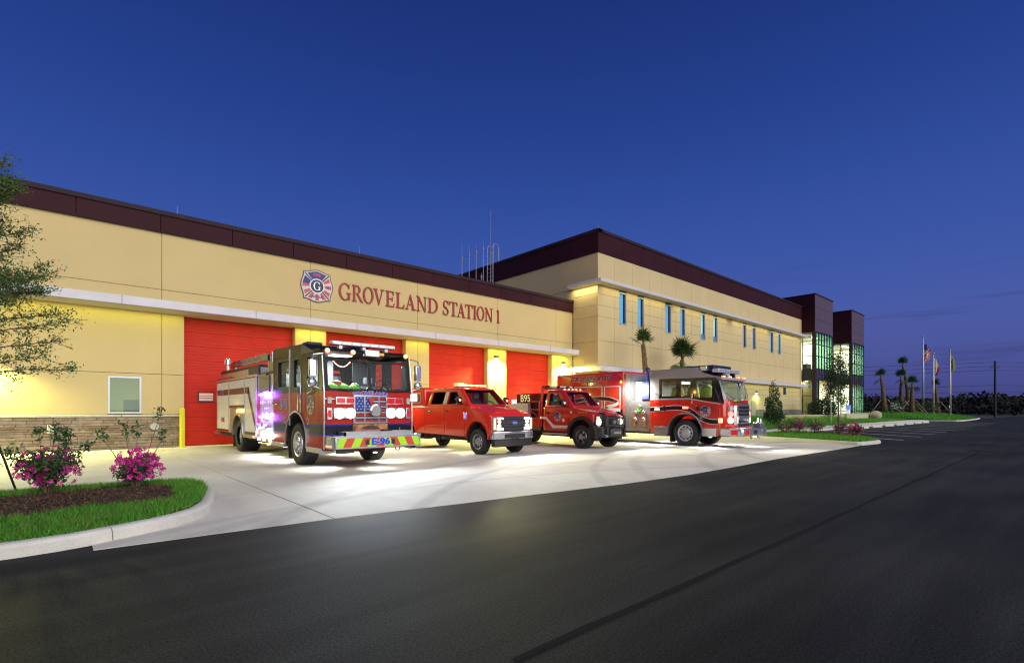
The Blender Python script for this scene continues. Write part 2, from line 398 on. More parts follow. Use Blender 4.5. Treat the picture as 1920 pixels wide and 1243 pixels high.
# concrete apron, one object per slab
front = [(.26,6.56),(1.4,6.5),(2.62,6.40),(4.2,6.18),(5.83,5.98),(8,5.7),(10.2,5.56),(12.7,5.58),(15.3,5.66),(18.5,5.60),(22.3,5.55),(23.4,5.58)]
outline = front+[(24.4,8.0),(25.25,10.3),(26.0,11.2),(26.2,13.0),(26.2,20.4),(25.82,20.4),(25.82,22.95),(-14,22.95),(-14,11.2),(.26,11.2)]
apron = thing('apron', 'x', 'x'); del apron['label']; del apron['category']; apron['kind'] = 'structure'
cutX = [-11.15, -6.55, -1.95, 2.65, 7.25, 11.85, 16.45, 21.05]; cutY = [9.0, 13.5, 18.0]
def slabs(poly, xs, ys, z0, z1, m, parent, name, gap=.020):
    xs = [-1e3]+sorted(xs)+[1e3]; ys = [-1e3]+sorted(ys)+[1e3]
    for i in range(len(xs)-1):
        for j in range(len(ys)-1):
            bm = bmesh.new(); f = bm.faces.new([bm.verts.new((x, y, z1)) for x, y in poly])
            for co, no in (((xs[i]+gap/2,0,0),(-1,0,0)), ((xs[i+1]-gap/2,0,0),(1,0,0)), ((0,ys[j]+gap/2,0),(0,-1,0)), ((0,ys[j+1]-gap/2,0),(0,1,0))):
                if not bm.faces: break
                bmesh.ops.bisect_plane(bm, geom=bm.verts[:]+bm.edges[:]+bm.faces[:], plane_co=co, plane_no=no, clear_outer=True)
            if bm.faces and sum(f.calc_area() for f in bm.faces) > .02:
                bmesh.ops.recalc_face_normals(bm, faces=bm.faces)
                for f in bm.faces:
                    if f.normal.z < 0: f.normal_flip()
                r = bmesh.ops.extrude_face_region(bm, geom=bm.faces[:])
                lo_ = [e for e in r['geom'] if isinstance(e, bmesh.types.BMVert)]
                top = [v for v in bm.verts if v not in lo_]
                for v in top: v.co.z = z0
                bmesh.ops.recalc_face_normals(bm, faces=bm.faces)
                me = bpy.data.meshes.new(name); bm.to_mesh(me); link(name, me, m, parent)
            bm.free()
slabs(outline, cutX, cutY, -.12, .006, M_conc, apron, 'slab')

# curbs: a rounded section swept along a path, cut into stones
def curb(path, name, h=.14, w=.16, step=3.0, parent=None, side=1, m=None, closed=False, z=0):
    P = [Vector((p[0], p[1], 0)) for p in path]
    pr = [(0, -.05), (.012, h-.04), (.03, h-.012), (.055, h), (w, h), (w, -.05)]
    segs = []; cur = [P[0]]; acc = 0
    for a, b in zip(P[:-1], P[1:]):
        L = (b-a).length; n = max(1, int(L/.35))
        for i in range(1, n+1):
            q = a.lerp(b, i/n); acc += L/n; cur.append(q)
            if acc >= step and not (b is P[-1] and i > n-2): segs.append(cur); cur = [q]; acc = 0
    segs.append(cur)
    allp = []
    for s in segs: allp += s
    for s in segs:
        if len(s) < 2: continue
        s = list(s); d0 = (s[1]-s[0]).normalized(); s[0] = s[0]+d0*.006; d1 = (s[-1]-s[-2]).normalized(); s[-1] = s[-1]-d1*.006
        vs = []; fs = []; n = len(pr)
        for i, p in enumerate(s):
            d = (s[min(i+1, len(s)-1)]-s[max(i-1, 0)]).normalized(); nrm = Vector((-d.y, d.x, 0))*side
            for u, zz in pr: vs.append(p+nrm*u+Vector((0,0,zz+z)))
        for i in range(len(s)-1):
            for k in range(n):
                q = (i*n+k, i*n+(k+1)%n, (i+1)*n+(k+1)%n, (i+1)*n+k); fs.append(q if side < 0 else q[::-1])
        fs += [tuple(range(n)), tuple(range((len(s)-1)*n, len(s)*n))[::-1]]
        mb = MB(); mb.add(vs, fs); o = mb.build('curb_stone', m or M_curb, parent)
        bm = bmesh.new(); bm.from_mesh(o.data); bmesh.ops.recalc_face_normals(bm, faces=bm.faces); bm.to_mesh(o.data); bm.free()
def rounded(path, it=2):
    for _ in range(it):
        q = [path[0]]
        for a, b in zip(path[:-1], path[1:]):
            q += [(a[0]*.75+b[0]*.25, a[1]*.75+b[1]*.25), (a[0]*.25+b[0]*.75, a[1]*.25+b[1]*.75)]
        path = q+[path[-1]]
    return path
def structure(name):
    o = bpy.data.objects.new(name, None); C.objects.link(o); o['kind'] = 'structure'; return o
bed = structure('planting_bed')
bed_path = [(-9,6.70),(-.41,6.70),(.13,6.76),(.54,6.95),(.98,7.15),(1.36,7.52),(1.60,8.0),(1.86,9.1),(1.95,9.9),(1.80,10.55),(1.3,10.92),(.4,11.05),(-9,11.25)]
curb(rounded(bed_path, 1), 'curb', .14, .15, 2.9, bed, 1)
def poly_sheet(name, pts, zf, m, parent=None, res=.5, **props):
    """a filled outline, gridded, lifted to zf(x,y)"""
    bm = bmesh.new(); bm.faces.new([bm.verts.new((x, y, 0)) for x, y in pts])
    xs = [p[0] for p in pts]; ys = [p[1] for p in pts]
    x = min(xs)+res
    while x < max(xs): bmesh.ops.bisect_plane(bm, geom=bm.verts[:]+bm.edges[:]+bm.faces[:], plane_co=(x,0,0), plane_no=(1,0,0)); x += res
    y = min(ys)+res
    while y < max(ys): bmesh.ops.bisect_plane(bm, geom=bm.verts[:]+bm.edges[:]+bm.faces[:], plane_co=(0,y,0), plane_no=(0,1,0)); y += res
    for f in bm.faces:
        if f.normal.z < 0: f.normal_flip()
    for v in bm.verts: v.co.z = zf(v.co.x, v.co.y)
    me = bpy.data.meshes.new(name); bm.to_mesh(me); bm.free()
    return link(name, me, m, parent, smooth=True, **props)
bed_in = [(-9,6.82),(-.41,6.82),(.08,6.88),(.48,7.06),(.90,7.26),(1.25,7.6),(1.48,8.06),(1.73,9.1),(1.82,9.85),(1.68,10.45),(1.25,10.8),(.4,10.92),(-9,11.1)]
def mulch_in(x, y):   # the bare, mulched middle of the bed
    ax = 1.38-.12*math.sin(y*3); return x < ax and 8.15+.10*math.sin(x*2.3)+.05*math.sin(x*7) < y < 10.25+.07*math.sin(x*3) and not (x > .9 and (x-.9)**2/.25+(y-9.2)**2/1.15 > 1)
def bed_z(x, y):
    e = min(1, max(0, (y-6.8)/1.2))*min(1, max(0, (11.1-y)/.8)); return .115+.05*e+.012*mnoise.noise((x*3, y*3, 0))
poly_sheet('bed_soil', bed_in, bed_z, M_soil, bed, .3)

# entrance walk, right-hand island, lawns
walk = structure('walk')
slabs([(26.0,11.25),(76,11.25),(80,12.5),(80,13.6),(26.25,13.2)], [29+2*k for k in range(26)], [], -.1, .12, M_conc, walk, 'slab', .014)
island = structure('island')
isl_path = [(26.0,11.2),(25.25,10.2),(24.4,8.0),(23.45,5.75),(23.7,5.5),(24.6,5.40),(25.6,5.34),(26.1,5.5),(28.7,6.75),(31.0,9.0),(32.6,11.2)]
curb(rounded(isl_path, 1), 'curb', .14, .15, 3.0, island, 1)
isl_in = [(26.15,11.1),(25.4,10.1),(24.55,7.9),(23.68,5.8),(24.6,5.56),(25.6,5.50),(26.0,5.62),(28.6,6.9),(30.85,9.1),(32.4,11.1)]
poly_sheet('island_turf', isl_in, lambda x, y: .13+.02*mnoise.noise((x, y, 3)), M_lawn, island, .5)
def lawn_z(x, y): return .12+.30*min(1, max(0, (y-13.3)/6))+.03*mnoise.noise((x*.4, y*.4, 0))
lawn = poly_sheet('lawn', [(26.3,13.2),(80,13.6),(80,17.5),(76,18.9),(62,18.9),(62.4,20.4),(26.3,20.4)], lawn_z, M_lawn, None, 1.5, kind='structure')
def mound_z(x, y): return .13+.78*min(1, max(0, (y-9.4)/6.5))*min(1, max(0, (x-79.5)/3))+.05*mnoise.noise((x*.3, y*.3, 5))
mound_pts = [(80.2,17.5),(80.2,9.6),(81.2,9.0),(104.5,9.6),(107.5,10.4),(110.5,14),(112,46),(80.2,46)]
mound = poly_sheet('lawn', mound_pts, mound_z, M_lawn, None, 1.5, kind='structure')
kerb2 = structure('kerb')
curb(rounded([(80.05,17.5),(80.05,9.6),(81.0,8.9),(104.5,9.45),(107.8,10.3),(110.8,14),(112,30)], 1), 'curb', .15, .18, 6, kerb2, -1)

ridge = []
for k in range(90):
    th = R(-65+140*k/89); x = math.sin(th); y = math.cos(th); d_ = 236+12*math.sin(k*.7); ridge.append((d_*(y*.66896+x*.74329), d_*(y*.74329-x*.66896), 5.6+1.3*mnoise.noise((k*.23, 2, 0))))
mb = MB()
for a, b in zip(ridge[:-1], ridge[1:]): mb.quad((a[0], a[1], -.5), (b[0], b[1], -.5), (b[0], b[1], b[2]), (a[0], a[1], a[2])).quad((a[0], a[1], a[2]), (b[0], b[1], b[2]), (b[0]*1.12, b[1]*1.12, -.5), (a[0]*1.12, a[1]*1.12, -.5))
mb.build('far_bank', mat('dark bank', (.010, .014, .009), .95, noise=(.2, .3)), kind='structure')
# painted bays
marks = structure('parking_markings')
for k in range(12):
    x0 = 29+4*k
    MB().add([(x0-.10,5.2,.004),(x0+.10,5.2,.004),(x0+5.10,11.1,.004),(x0+4.90,11.1,.004)], [(0,1,2,3)]).build('line', M_white_paint, marks)
# wheel stops
M_stop = mat('wheel stop concrete', (.55, .54, .50), .8, noise=(6, .15))
for k in range(7):
    x0 = 44.6+4*k
    ws = MB().prism([(-.09,0),(.09,0),(.06,.13),(-.06,.13)], 'x', -.9, .9).build('wheel_stop', M_stop, bevel=.012)
    ws.location = (x0, 10.45, .0); ws.rotation_euler = (0, 0, R(-8))
    tag(ws, ['wheel stop nearest the azalea island', 'second wheel stop past the azalea island', 'third wheel stop past the azalea island', 'wheel stop halfway along the row by the walk', 'third wheel stop from the far end of the row', 'second wheel stop from the far end of the row', 'farthest wheel stop before the low walls'][k], 'wheel stop', 'wheel stops along the walk')
# ------------------------------------------------------------------ garage building
M_tan = mat('tan wall panel', (.60, .475, .215), .8, noise=(.7, .035), bump=(70, .25, .004))
M_tan2 = mat('tan office panel', (.58, .465, .245), .8, noise=(.7, .035), bump=(70, .25, .004))
M_back = mat('joint backing', (.34, .27, .13), .9)
M_maroon = mat('maroon metal', (.036, .008, .013), .55, noise=(.8, .12), spec=.12)
M_coping = mat('coping metal', (.030, .019, .026), .55, spec=.12)
M_canopy = mat('canopy metal', (.60, .58, .62), .4, noise=(2, .05))
M_soffit = mat('soffit', (.50, .47, .36), .6)
M_red_door = mat('red door steel', (.52, .017, .006), .55, noise=(1.6, .10), spec=.3)
M_track = mat('dark rubber seal', (.03, .02, .02), .7)
M_alu = mat('anodised frame', (.55, .56, .58), .35, .6)
M_cast = mat('cast stone cap', (.55, .52, .42), .8, noise=(9, .12), bump=(40, .3, .004))
WY = 22.6

def rects_minus(cell, holes):
    out = [cell]
    for hx0, hz0, hx1, hz1 in holes:
        nx = []
        for x0, z0, x1, z1 in out:
            if hx1 <= x0 or hx0 >= x1 or hz1 <= z0 or hz0 >= z1: nx.append((x0, z0, x1, z1)); continue
            if hx0 > x0: nx.append((x0, z0, hx0, z1))
            if hx1 < x1: nx.append((hx1, z0, x1, z1))
            a, b = max(x0, hx0), min(x1, hx1)
            if hz0 > z0: nx.append((a, z0, b, hz0))
            if hz1 < z1: nx.append((a, hz1, b, z1))
        out = nx
    return out
def panels(xs, zs, y0, y1, m, parent, holes=(), name='wall_panel', gap=.014, bevel=.004):
    for i in range(len(xs)-1):
        for j in range(len(zs)-1):
            for x0, z0, x1, z1 in rects_minus((xs[i], zs[j], xs[i+1], zs[j+1]), holes):
                if x1-x0 < .05 or z1-z0 < .05: continue
                g0 = gap/2 if x0 == xs[i] else 0; g1 = gap/2 if x1 == xs[i+1] else 0; h0 = gap/2 if z0 == zs[j] else 0; h1 = gap/2 if z1 == zs[j+1] else 0
                MB().box(x0+g0, y0, z0+h0, x1-g1, y1, z1-h1).build(name, m, parent, bevel=bevel, seg=1)
garage = thing('garage_building', 'long single storey tan fire station garage with four red bay doors', 'fire station', (0, WY, 0)); garage.location = (0, 0, 0)
doors = [(3.53, 7.68), (8.99, 13.12), (14.45, 18.48), (19.86, 23.83)]; DZ = 5.09
holes = [(a, -1, b, DZ) for a, b in doors]; win_hole = (1.28, 1.27, 2.24, 2.60)
far_win = (-3.6, 1.27, -2.6, 2.6)
# core behind the panels
core = MB()
edges = [-14]+[e for d in doors for e in d]+[25.84]
for a, b in zip(edges[::2], edges[1::2]): core.box(a+.02, WY+.10, 0, b-.02, WY+.55, DZ+.1)
core.box(-14, WY+.10, DZ+.02, 25.84, WY+.55, 8.55); core.box(-14, WY+.55, 8.2, 25.84, 60, 8.5)
core.box(-14, WY+.56, 0, -13.7, 60, 8.2)
carve(core.build('core_wall', M_back, garage), [MB().box(win_hole[0]+.01, WY-.1, win_hole[1]+.01, win_hole[2]-.01, WY+1, win_hole[3]-.01)])
panels([-14, -8.0, -2.6, 2.85, 8.31, 13.78, 19.18, 24.2, 25.84], [5.30, 5.86, 7.96], WY, WY+.09, M_tan, garage)
panels([-14, -8.0, -2.6, 2.85, 8.31, 13.78, 19.18, 24.2, 25.84], [1.24, 2.72, 5.295], WY, WY+.09, M_tan, garage, holes+[win_hole, far_win])
panels([8.0, 8.31, 8.62, 13.3, 13.78, 14.3, 18.6, 19.18, 19.7, 24.0, 24.2, 25.84], [0, 1.235], WY, WY+.09, M_tan, garage, holes+[(8.62, -1, 8.99, 2), (13.12, -1, 13.3, 2)][:0])
# jamb returns and heads of the bays
for a, b in doors:
    for x in (a-.0, b):
        s = 1 if x == a else -1
        MB().box(x-.012*s, WY+.004, 0, x+.022*s, WY+.36, DZ).build('jamb', M_tan, garage)
    MB().box(a+.024, WY+.02, DZ-.10, b-.024, WY+.36, DZ+.012).build('head_trim', M_cast, garage)
# sectional doors: nine ribbed sections each
sec_h = (DZ-.13)/9
def sec_profile(h):
    n = 5; p = [(0, 0)]
    for i in range(n):
        z0 = h*i/n; z1 = h*(i+1)/n
        p += [(0, z0+.004), (-.005, z0+.012), (-.005, z1-.010), (0, z1-.003)]
    p += [(0, h), (.05, h), (.05, 0)]
    q = []
    for pt in p:
        if not q or (abs(q[-1][0]-pt[0])+abs(q[-1][1]-pt[1])) > 1e-6: q.append(pt)
    return q
for di, (a, b) in enumerate(doors):
    d = MB().box(a+.03, WY+.42, 0.02, b-.03, WY+.44, DZ-.1).build('bay_door', M_track, garage)
    for k in range(9):
        s = MB().prism(sec_profile(sec_h-.006), 'x', a+.03, b-.03).build('door_section', M_red_door, d); s.location = (0, WY+.37, .02+k*sec_h)
    MB().box(a+.03, WY+.34, 0.007, b-.03, WY+.41, .02).build('bottom_seal', M_track, d)
# door window of the first bay, seen beside the engine
dw = bpy.data.objects['bay_door']
M_pane_refl = bands('door pane reflection', [(2.05, 2.10, (.55, .12, .14)), (1.93, 1.97, (.6, .25, .25)), (1.84, 1.89, (.62, .2, .2))], (.75, .62, .58), .2)  # red stripes painted into the pane as its reflection
MB().box(4.06, WY+.325, 1.72, 4.63, WY+.36, 2.13).build('window_frame', M_track, dw, bevel=.006)
MB().box(4.10, WY+.317, 1.76, 4.59, WY+.328, 2.09).build('window_pane', M_pane_refl, dw)
# stone base: every ledger stone is its own piece
stone_cols = [(.27,.20,.125),(.31,.245,.16),(.24,.175,.115),(.33,.265,.17),(.28,.215,.155),(.23,.165,.115),(.36,.30,.21)]
M_st = [mat('ledger stone %s' % w_, c_, .85, noise=(5, .28), bump=(18, .8, .012)) for w_, c_ in zip(('a','b','c','d','e','f','g'), stone_cols)]
base = MB().box(-14, WY+.005, 0, 3.515, WY+.02, 1.15).build('stone_base', mat('stone mortar', (.11, .085, .06), .95), garage)
z = .006; row = 0
while z < 1.13:
    h = random.choice((.085, .10, .115, .07)); h = min(h, 1.145-z); x = 3.50-random.uniform(0, .3) if row % 2 else 3.50
    if x < 3.5: MB().box(x+.006, WY-.05, z+.004, 3.50, WY+.005, z+h-.004).build('stone', random.choice(M_st), base)
    while x > -4.4:
        L = random.choice((.28, .42, .55, .68, .82)); pr = random.uniform(.03, .075)
        MB().box(x-L+.005, WY-pr, z+.004, x-.004, WY+.005, z+h-.003).build('stone', random.choice(M_st), base, bevel=.006, seg=1)
        x -= L
    z += h; row += 1
for k in range(4): MB().box(-3.95+1.87*k, WY-.10, 1.152, -3.95+1.87*(k+1)-.008, WY+.10, 1.235).build('stone_cap', M_cast, garage, bevel=.012)
# office window in the left wall
wx0, wz0, wx1, wz1 = win_hole
wf = MB().box(wx0, WY-.02, wz0, wx1, WY+.10, wz0+.06).box(wx0, WY-.02, wz1-.06, wx1, WY+.10, wz1).box(wx0, WY-.02, wz0+.06, wx0+.06, WY+.10, wz1-.06).box(wx1-.06, WY-.02, wz0+.06, wx1, WY+.10, wz1-.06).build('window', M_alu, garage)
MB().box(wx0+.06, WY+.05, wz0+.06, wx1-.06, WY+.058, wz1-.06).build('pane', glass('office pane', (.80, .9, .8), keep=.75), wf)
MB().box(wx0-.05, WY+.9, wz0-.3, wx1+.6, WY+.92, wz1+.3).build('glow_panel', mat('pale blind', (.46, .45, .33), .8, emit=(.60, .60, .36), es=.85), wf)  # no lamp: glow added to the sheet to brighten the window
MB().box(wx0+.5, WY+.45, wz0-.1, wx1+.1, WY+.85, wz0+.5).build('cabinet', mat('glowing cabinet grey', (.33, .36, .30), .6, emit=(.4, .45, .35), es=.55), wf)  # cabinet given its own added glow, as if the room lit it
wf2 = MB().box(-3.6, WY-.02, 1.27, -2.6, WY+.10, 2.6).build('window', M_alu, garage); MB().box(-3.54, WY-.024, 1.33, -2.66, WY-.02, 2.54).build('pane', mat('dark pane', (.03, .04, .05), .08), wf2)
# fascia and coping
xs = [-14+.07]; x = -13.78
x = .44-2.37*6
fx = [x+2.37*k for k in range(18)]
for a, b in zip(fx[:-1], fx[1:]):
    if a > 25.8: break
    MB().box(a+.008, WY-.10, 7.97, min(b, 25.83)-.008, WY+.02, 8.60).build('fascia_panel', M_maroon, garage, bevel=.006, seg=1)
MB().prism([(WY-.15, 8.60), (WY-.15, 8.76), (WY+.3, 8.80), (WY+.3, 8.60)], 'x', -14, 25.83).build('coping', M_coping, garage)
MB().box(-14, WY-.085, 7.955, 25.83, WY, 7.969).build('drip_edge', M_track, garage)
# canopy over the bays
can = MB().box(-14, 21.55, 5.0, 25.3, WY-.003, 5.30).build('canopy', M_canopy, garage, bevel=.01)
MB().box(-13.9, 21.62, 4.985, 25.2, WY-.004, 4.999).build('soffit', M_soffit, can)
for k in range(9): MB().box(-11.0+4.2*k-.006, 21.545, 5.0, -11.0+4.2*k+.006, 21.551, 5.3).build('seam', M_track, can)
# round vent and little hatch on the stone
vent = MB().lathe([(.13, 0), (.13, .03), (.11, .045), (.03, .05)], (2.62, WY-.13, .80), 'y', 20).build('vent', mat('vent steel', (.5, .5, .46), .5), garage)
MB().box(-.28, WY-.11, .62, -.08, WY-.03, .90).build('hose_box', mat('hose box', (.55, .52, .4), .6), garage, bevel=.01)

def wall_lamp(x, y, z, label, energy, face=-1, col=(.98, 1, .30), es=60, group='wall lamps on the piers'):
    t = thing('wall_lamp', label, 'wall lamp', (x, y, z), 0, group)
    MB().box(-.14, -.14, -.02, .14, 0, .16).build('housing', mat('lamp housing', (.10, .09, .08), .5), t, bevel=.02)
    MB().box(-.12, -.135, -.05, .12, -.02, -.021).build('lens', lamp_mat('wall lamp lens', col, 7), t)
    light('wall_light', 'SPOT', (0, -.16, -.08), energy, col, t, to=(0, -.25, -1), size=.12, spot=165, blend=.6)
    return t
wall_lamp(19.05, WY, 4.42, 'blazing yellow wall lamp on the pier between the third and fourth bay doors', 5000)
wall_lamp(-1.95, WY, 3.0, 'yellow wall lamp just past the left frame edge above the stone base', 2300)
wall_lamp(24.85, WY, 4.42, 'yellow wall lamp on the last pier next to the two storey block', 2600)
wall_lamp(8.31, WY, 3.3, 'yellow wall lamp on the pier behind the cab of the maroon and black engine', 1100)
bol = thing('bollard', 'bright yellow round topped bollard standing beside the first bay door', 'bollard', (3.42, 22.15, 0))
MB().lathe([(.085, 0), (.085, 1.40), (.080, 1.44), (.06, 1.475), (.02, 1.49)], n=20).build('sleeve', mat('bollard yellow', (.72, .64, .01), .45), bol, smooth=40)
MB().lathe([(.12, 0), (.12, .015)], n=20).build('base_ring', M_cast, bol)

# lettering on the wall: serif capitals cut from plate
SER = .055
def arc(cx_, cz, rx, rz, a0, a1, tx, tz, n=22):
    """a stroke whose width runs from tz at top/bottom to tx at the sides"""
    o_, i_ = [], []
    for k in range(n+1):
        a = R(a0+(a1-a0)*k/n); o_.append((cx_+rx*math.cos(a), cz+rz*math.sin(a))); i_.append((cx_+(rx-tx)*math.cos(a), cz+(rz-tz)*math.sin(a)))
    return [[o_[k], o_[k+1], i_[k+1], i_[k]] for k in range(n)]
def stem_(x0, x1, z0=0, z1=1, t=.16): return [[(x0, z0), (x1, z0), (x1, z1), (x0, z1)]]
def serif(x0, x1, z, h=SER): return [[(x0, z), (x1, z), (x1, z+h), (x0, z+h)]]
def glyph(ch):
    T, t, s = .17, .07, SER
    if ch == 'I': return .42, stem_(.13, .30)+serif(.02, .41, 0)+serif(.02, .41, 1-s)
    if ch == '1': return .34, stem_(.12, .25, 0, .98)+serif(.02, .35, 0)+[[(.0, .82), (.12, .88), (.12, .98), (.0, .90)]]
    if ch == 'L': return .78, stem_(.10, .27)+serif(0, .38, 1-s)+serif(0, .70, 0, .06)+[[(.62, 0), (.76, .26), (.70, .26), (.55, .06)], [(.62, 0), (.70, 0), (.76, .26), (.70, .20)]]
    if ch == 'E': return .80, stem_(.10, .27)+serif(0, .72, 0, .06)+serif(0, .70, .94, .06)+serif(.25, .58, .48, .06)+[[(.66, 0), (.72, 0), (.79, .25), (.73, .22)], [(.64, .76), (.70, .76), (.70, 1), (.62, 1)], [(.55, .38), (.60, .36), (.60, .66), (.55, .64)]]
    if ch == 'T': return .86, stem_(.35, .52)+serif(.22, .65, 0)+serif(.04, .83, .94, .06)+[[(.0, .74), (.05, .74), (.10, .97), (.04, 1)], [(.82, .74), (.87, .74), (.83, 1), (.77, .97)]]
    if ch == 'N': return 1.0, [[(.14, 0), (.21, 0), (.21, .95), (.14, .95)], [(.82, 0), (.89, 0), (.89, 1), (.82, 1)], [(.05, 1), (.24, 1), (.89, .0), (.84, -.03), (.78, 0)]]+serif(.02, .34, 0)+serif(.70, 1.0, 1-s)+serif(0, .16, 1-s)
    if ch == 'V': return .96, [[(.08, 1), (.27, 1), (.54, .16), (.47, 0)], [(.78, 1), (.85, 1), (.52, 0), (.46, 0), (.50, .12)]]+serif(0, .37, 1-s)+serif(.66, .97, 1-s)
    if ch == 'A': return .98, [[(.12, 0), (.19, 0), (.50, .9), (.48, 1)], [(.70, 0), (.89, 0), (.53, 1), (.47, 1), (.43, .86)], [(.25, .30), (.70, .30), (.68, .365), (.27, .365)]]+serif(0, .31, 0)+serif(.60, .99, 0)
    if ch == 'O': return .98, arc(.49, .5, .47, .52, 0, 360, T, .06, 36)
    if ch == 'D': return .96, stem_(.10, .27)+serif(0, .40, 0)+serif(0, .40, 1-s)+arc(.38, .5, .56, .5, -90, 90, T, s, 20)
    if ch == 'G': return 1.02, arc(.50, .5, .48, .52, 42, 322, T, .06, 30)+stem_(.74, .90, .04, .40)+serif(.64, .99, .39)+[[(.78, .70), (.84, .70), (.86, .98), (.80, .94)]]
    if ch == 'R': return .98, stem_(.10, .27)+serif(0, .38, 0)+serif(0, .38, 1-s)+arc(.36, .735, .36, .265, -90, 90, .15, .05, 16)+[[(.36, .49), (.52, .49), (.90, .04), (.98, 0), (.76, 0)]]
    if ch == 'S': return .66, arc(.33, .745, .29, .275, 35, 200, .13, .06, 16)+arc(.30, .265, .31, .285, -150, 22, .14, .06, 16)+[[(.045, .66), (.10, .54), (.26, .46), (.46, .40), (.58, .36), (.60, .30), (.40, .56), (.20, .66)]]+[[(.54, .72), (.59, .72), (.61, 1), (.55, .95)], [(.02, .02), (.07, .06), (.08, .30), (.02, .30)]]
    return .5, []
M_letter = mat('red sign letters', (.30, .02, .022), .45)
sign = thing('wall_sign', 'dark red serif lettering GROVELAND STATION 1 on the tan garage wall', 'sign', (9.57, WY, 6.5))
def px2X(px): # wall column that shows at this photograph column
    r = (px-960)/945; return WY*(.66896+r*.74329)/(.74329-r*.66896)
z3 = lambda v: 620+v/10.667
z4 = lambda v: 780+v/11.29
L_ = [('G',z3(150),z3(410)),('R',z3(422),z3(650)),('O',z3(635),z3(855)),('V',z3(845),z3(1062)),('E',z3(1095),z3(1275)),('L',z3(1297),z3(1475)),('A',z3(1480),z3(1690)),('N',z3(1710),z4(218)),('D',z4(245),z4(460)),('S',z4(560),z4(690)),('T',z4(700),z4(868)),('A',z4(860),z4(1035)),('T',z4(1030),z4(1188)),('I',z4(1195),z4(1275)),('O',z4(1275),z4(1440)),('N',z4(1450),z4(1612)),('1',z4(1700),z4(1758))]
for ch, a, b in L_:
    x0, x1 = px2X(a), px2X(b); w, ps = glyph(ch); mb = MB(); H_ = .77
    for k, p in enumerate(ps):
        mb.prism([((q[0])*(x1-x0)/w, q[1]*H_) for q in p], 'y', -.055-.0006*(k % 7), -.004)
    o = mb.build('letter', M_letter, sign); o.location = (x0-9.57, 0, 0)

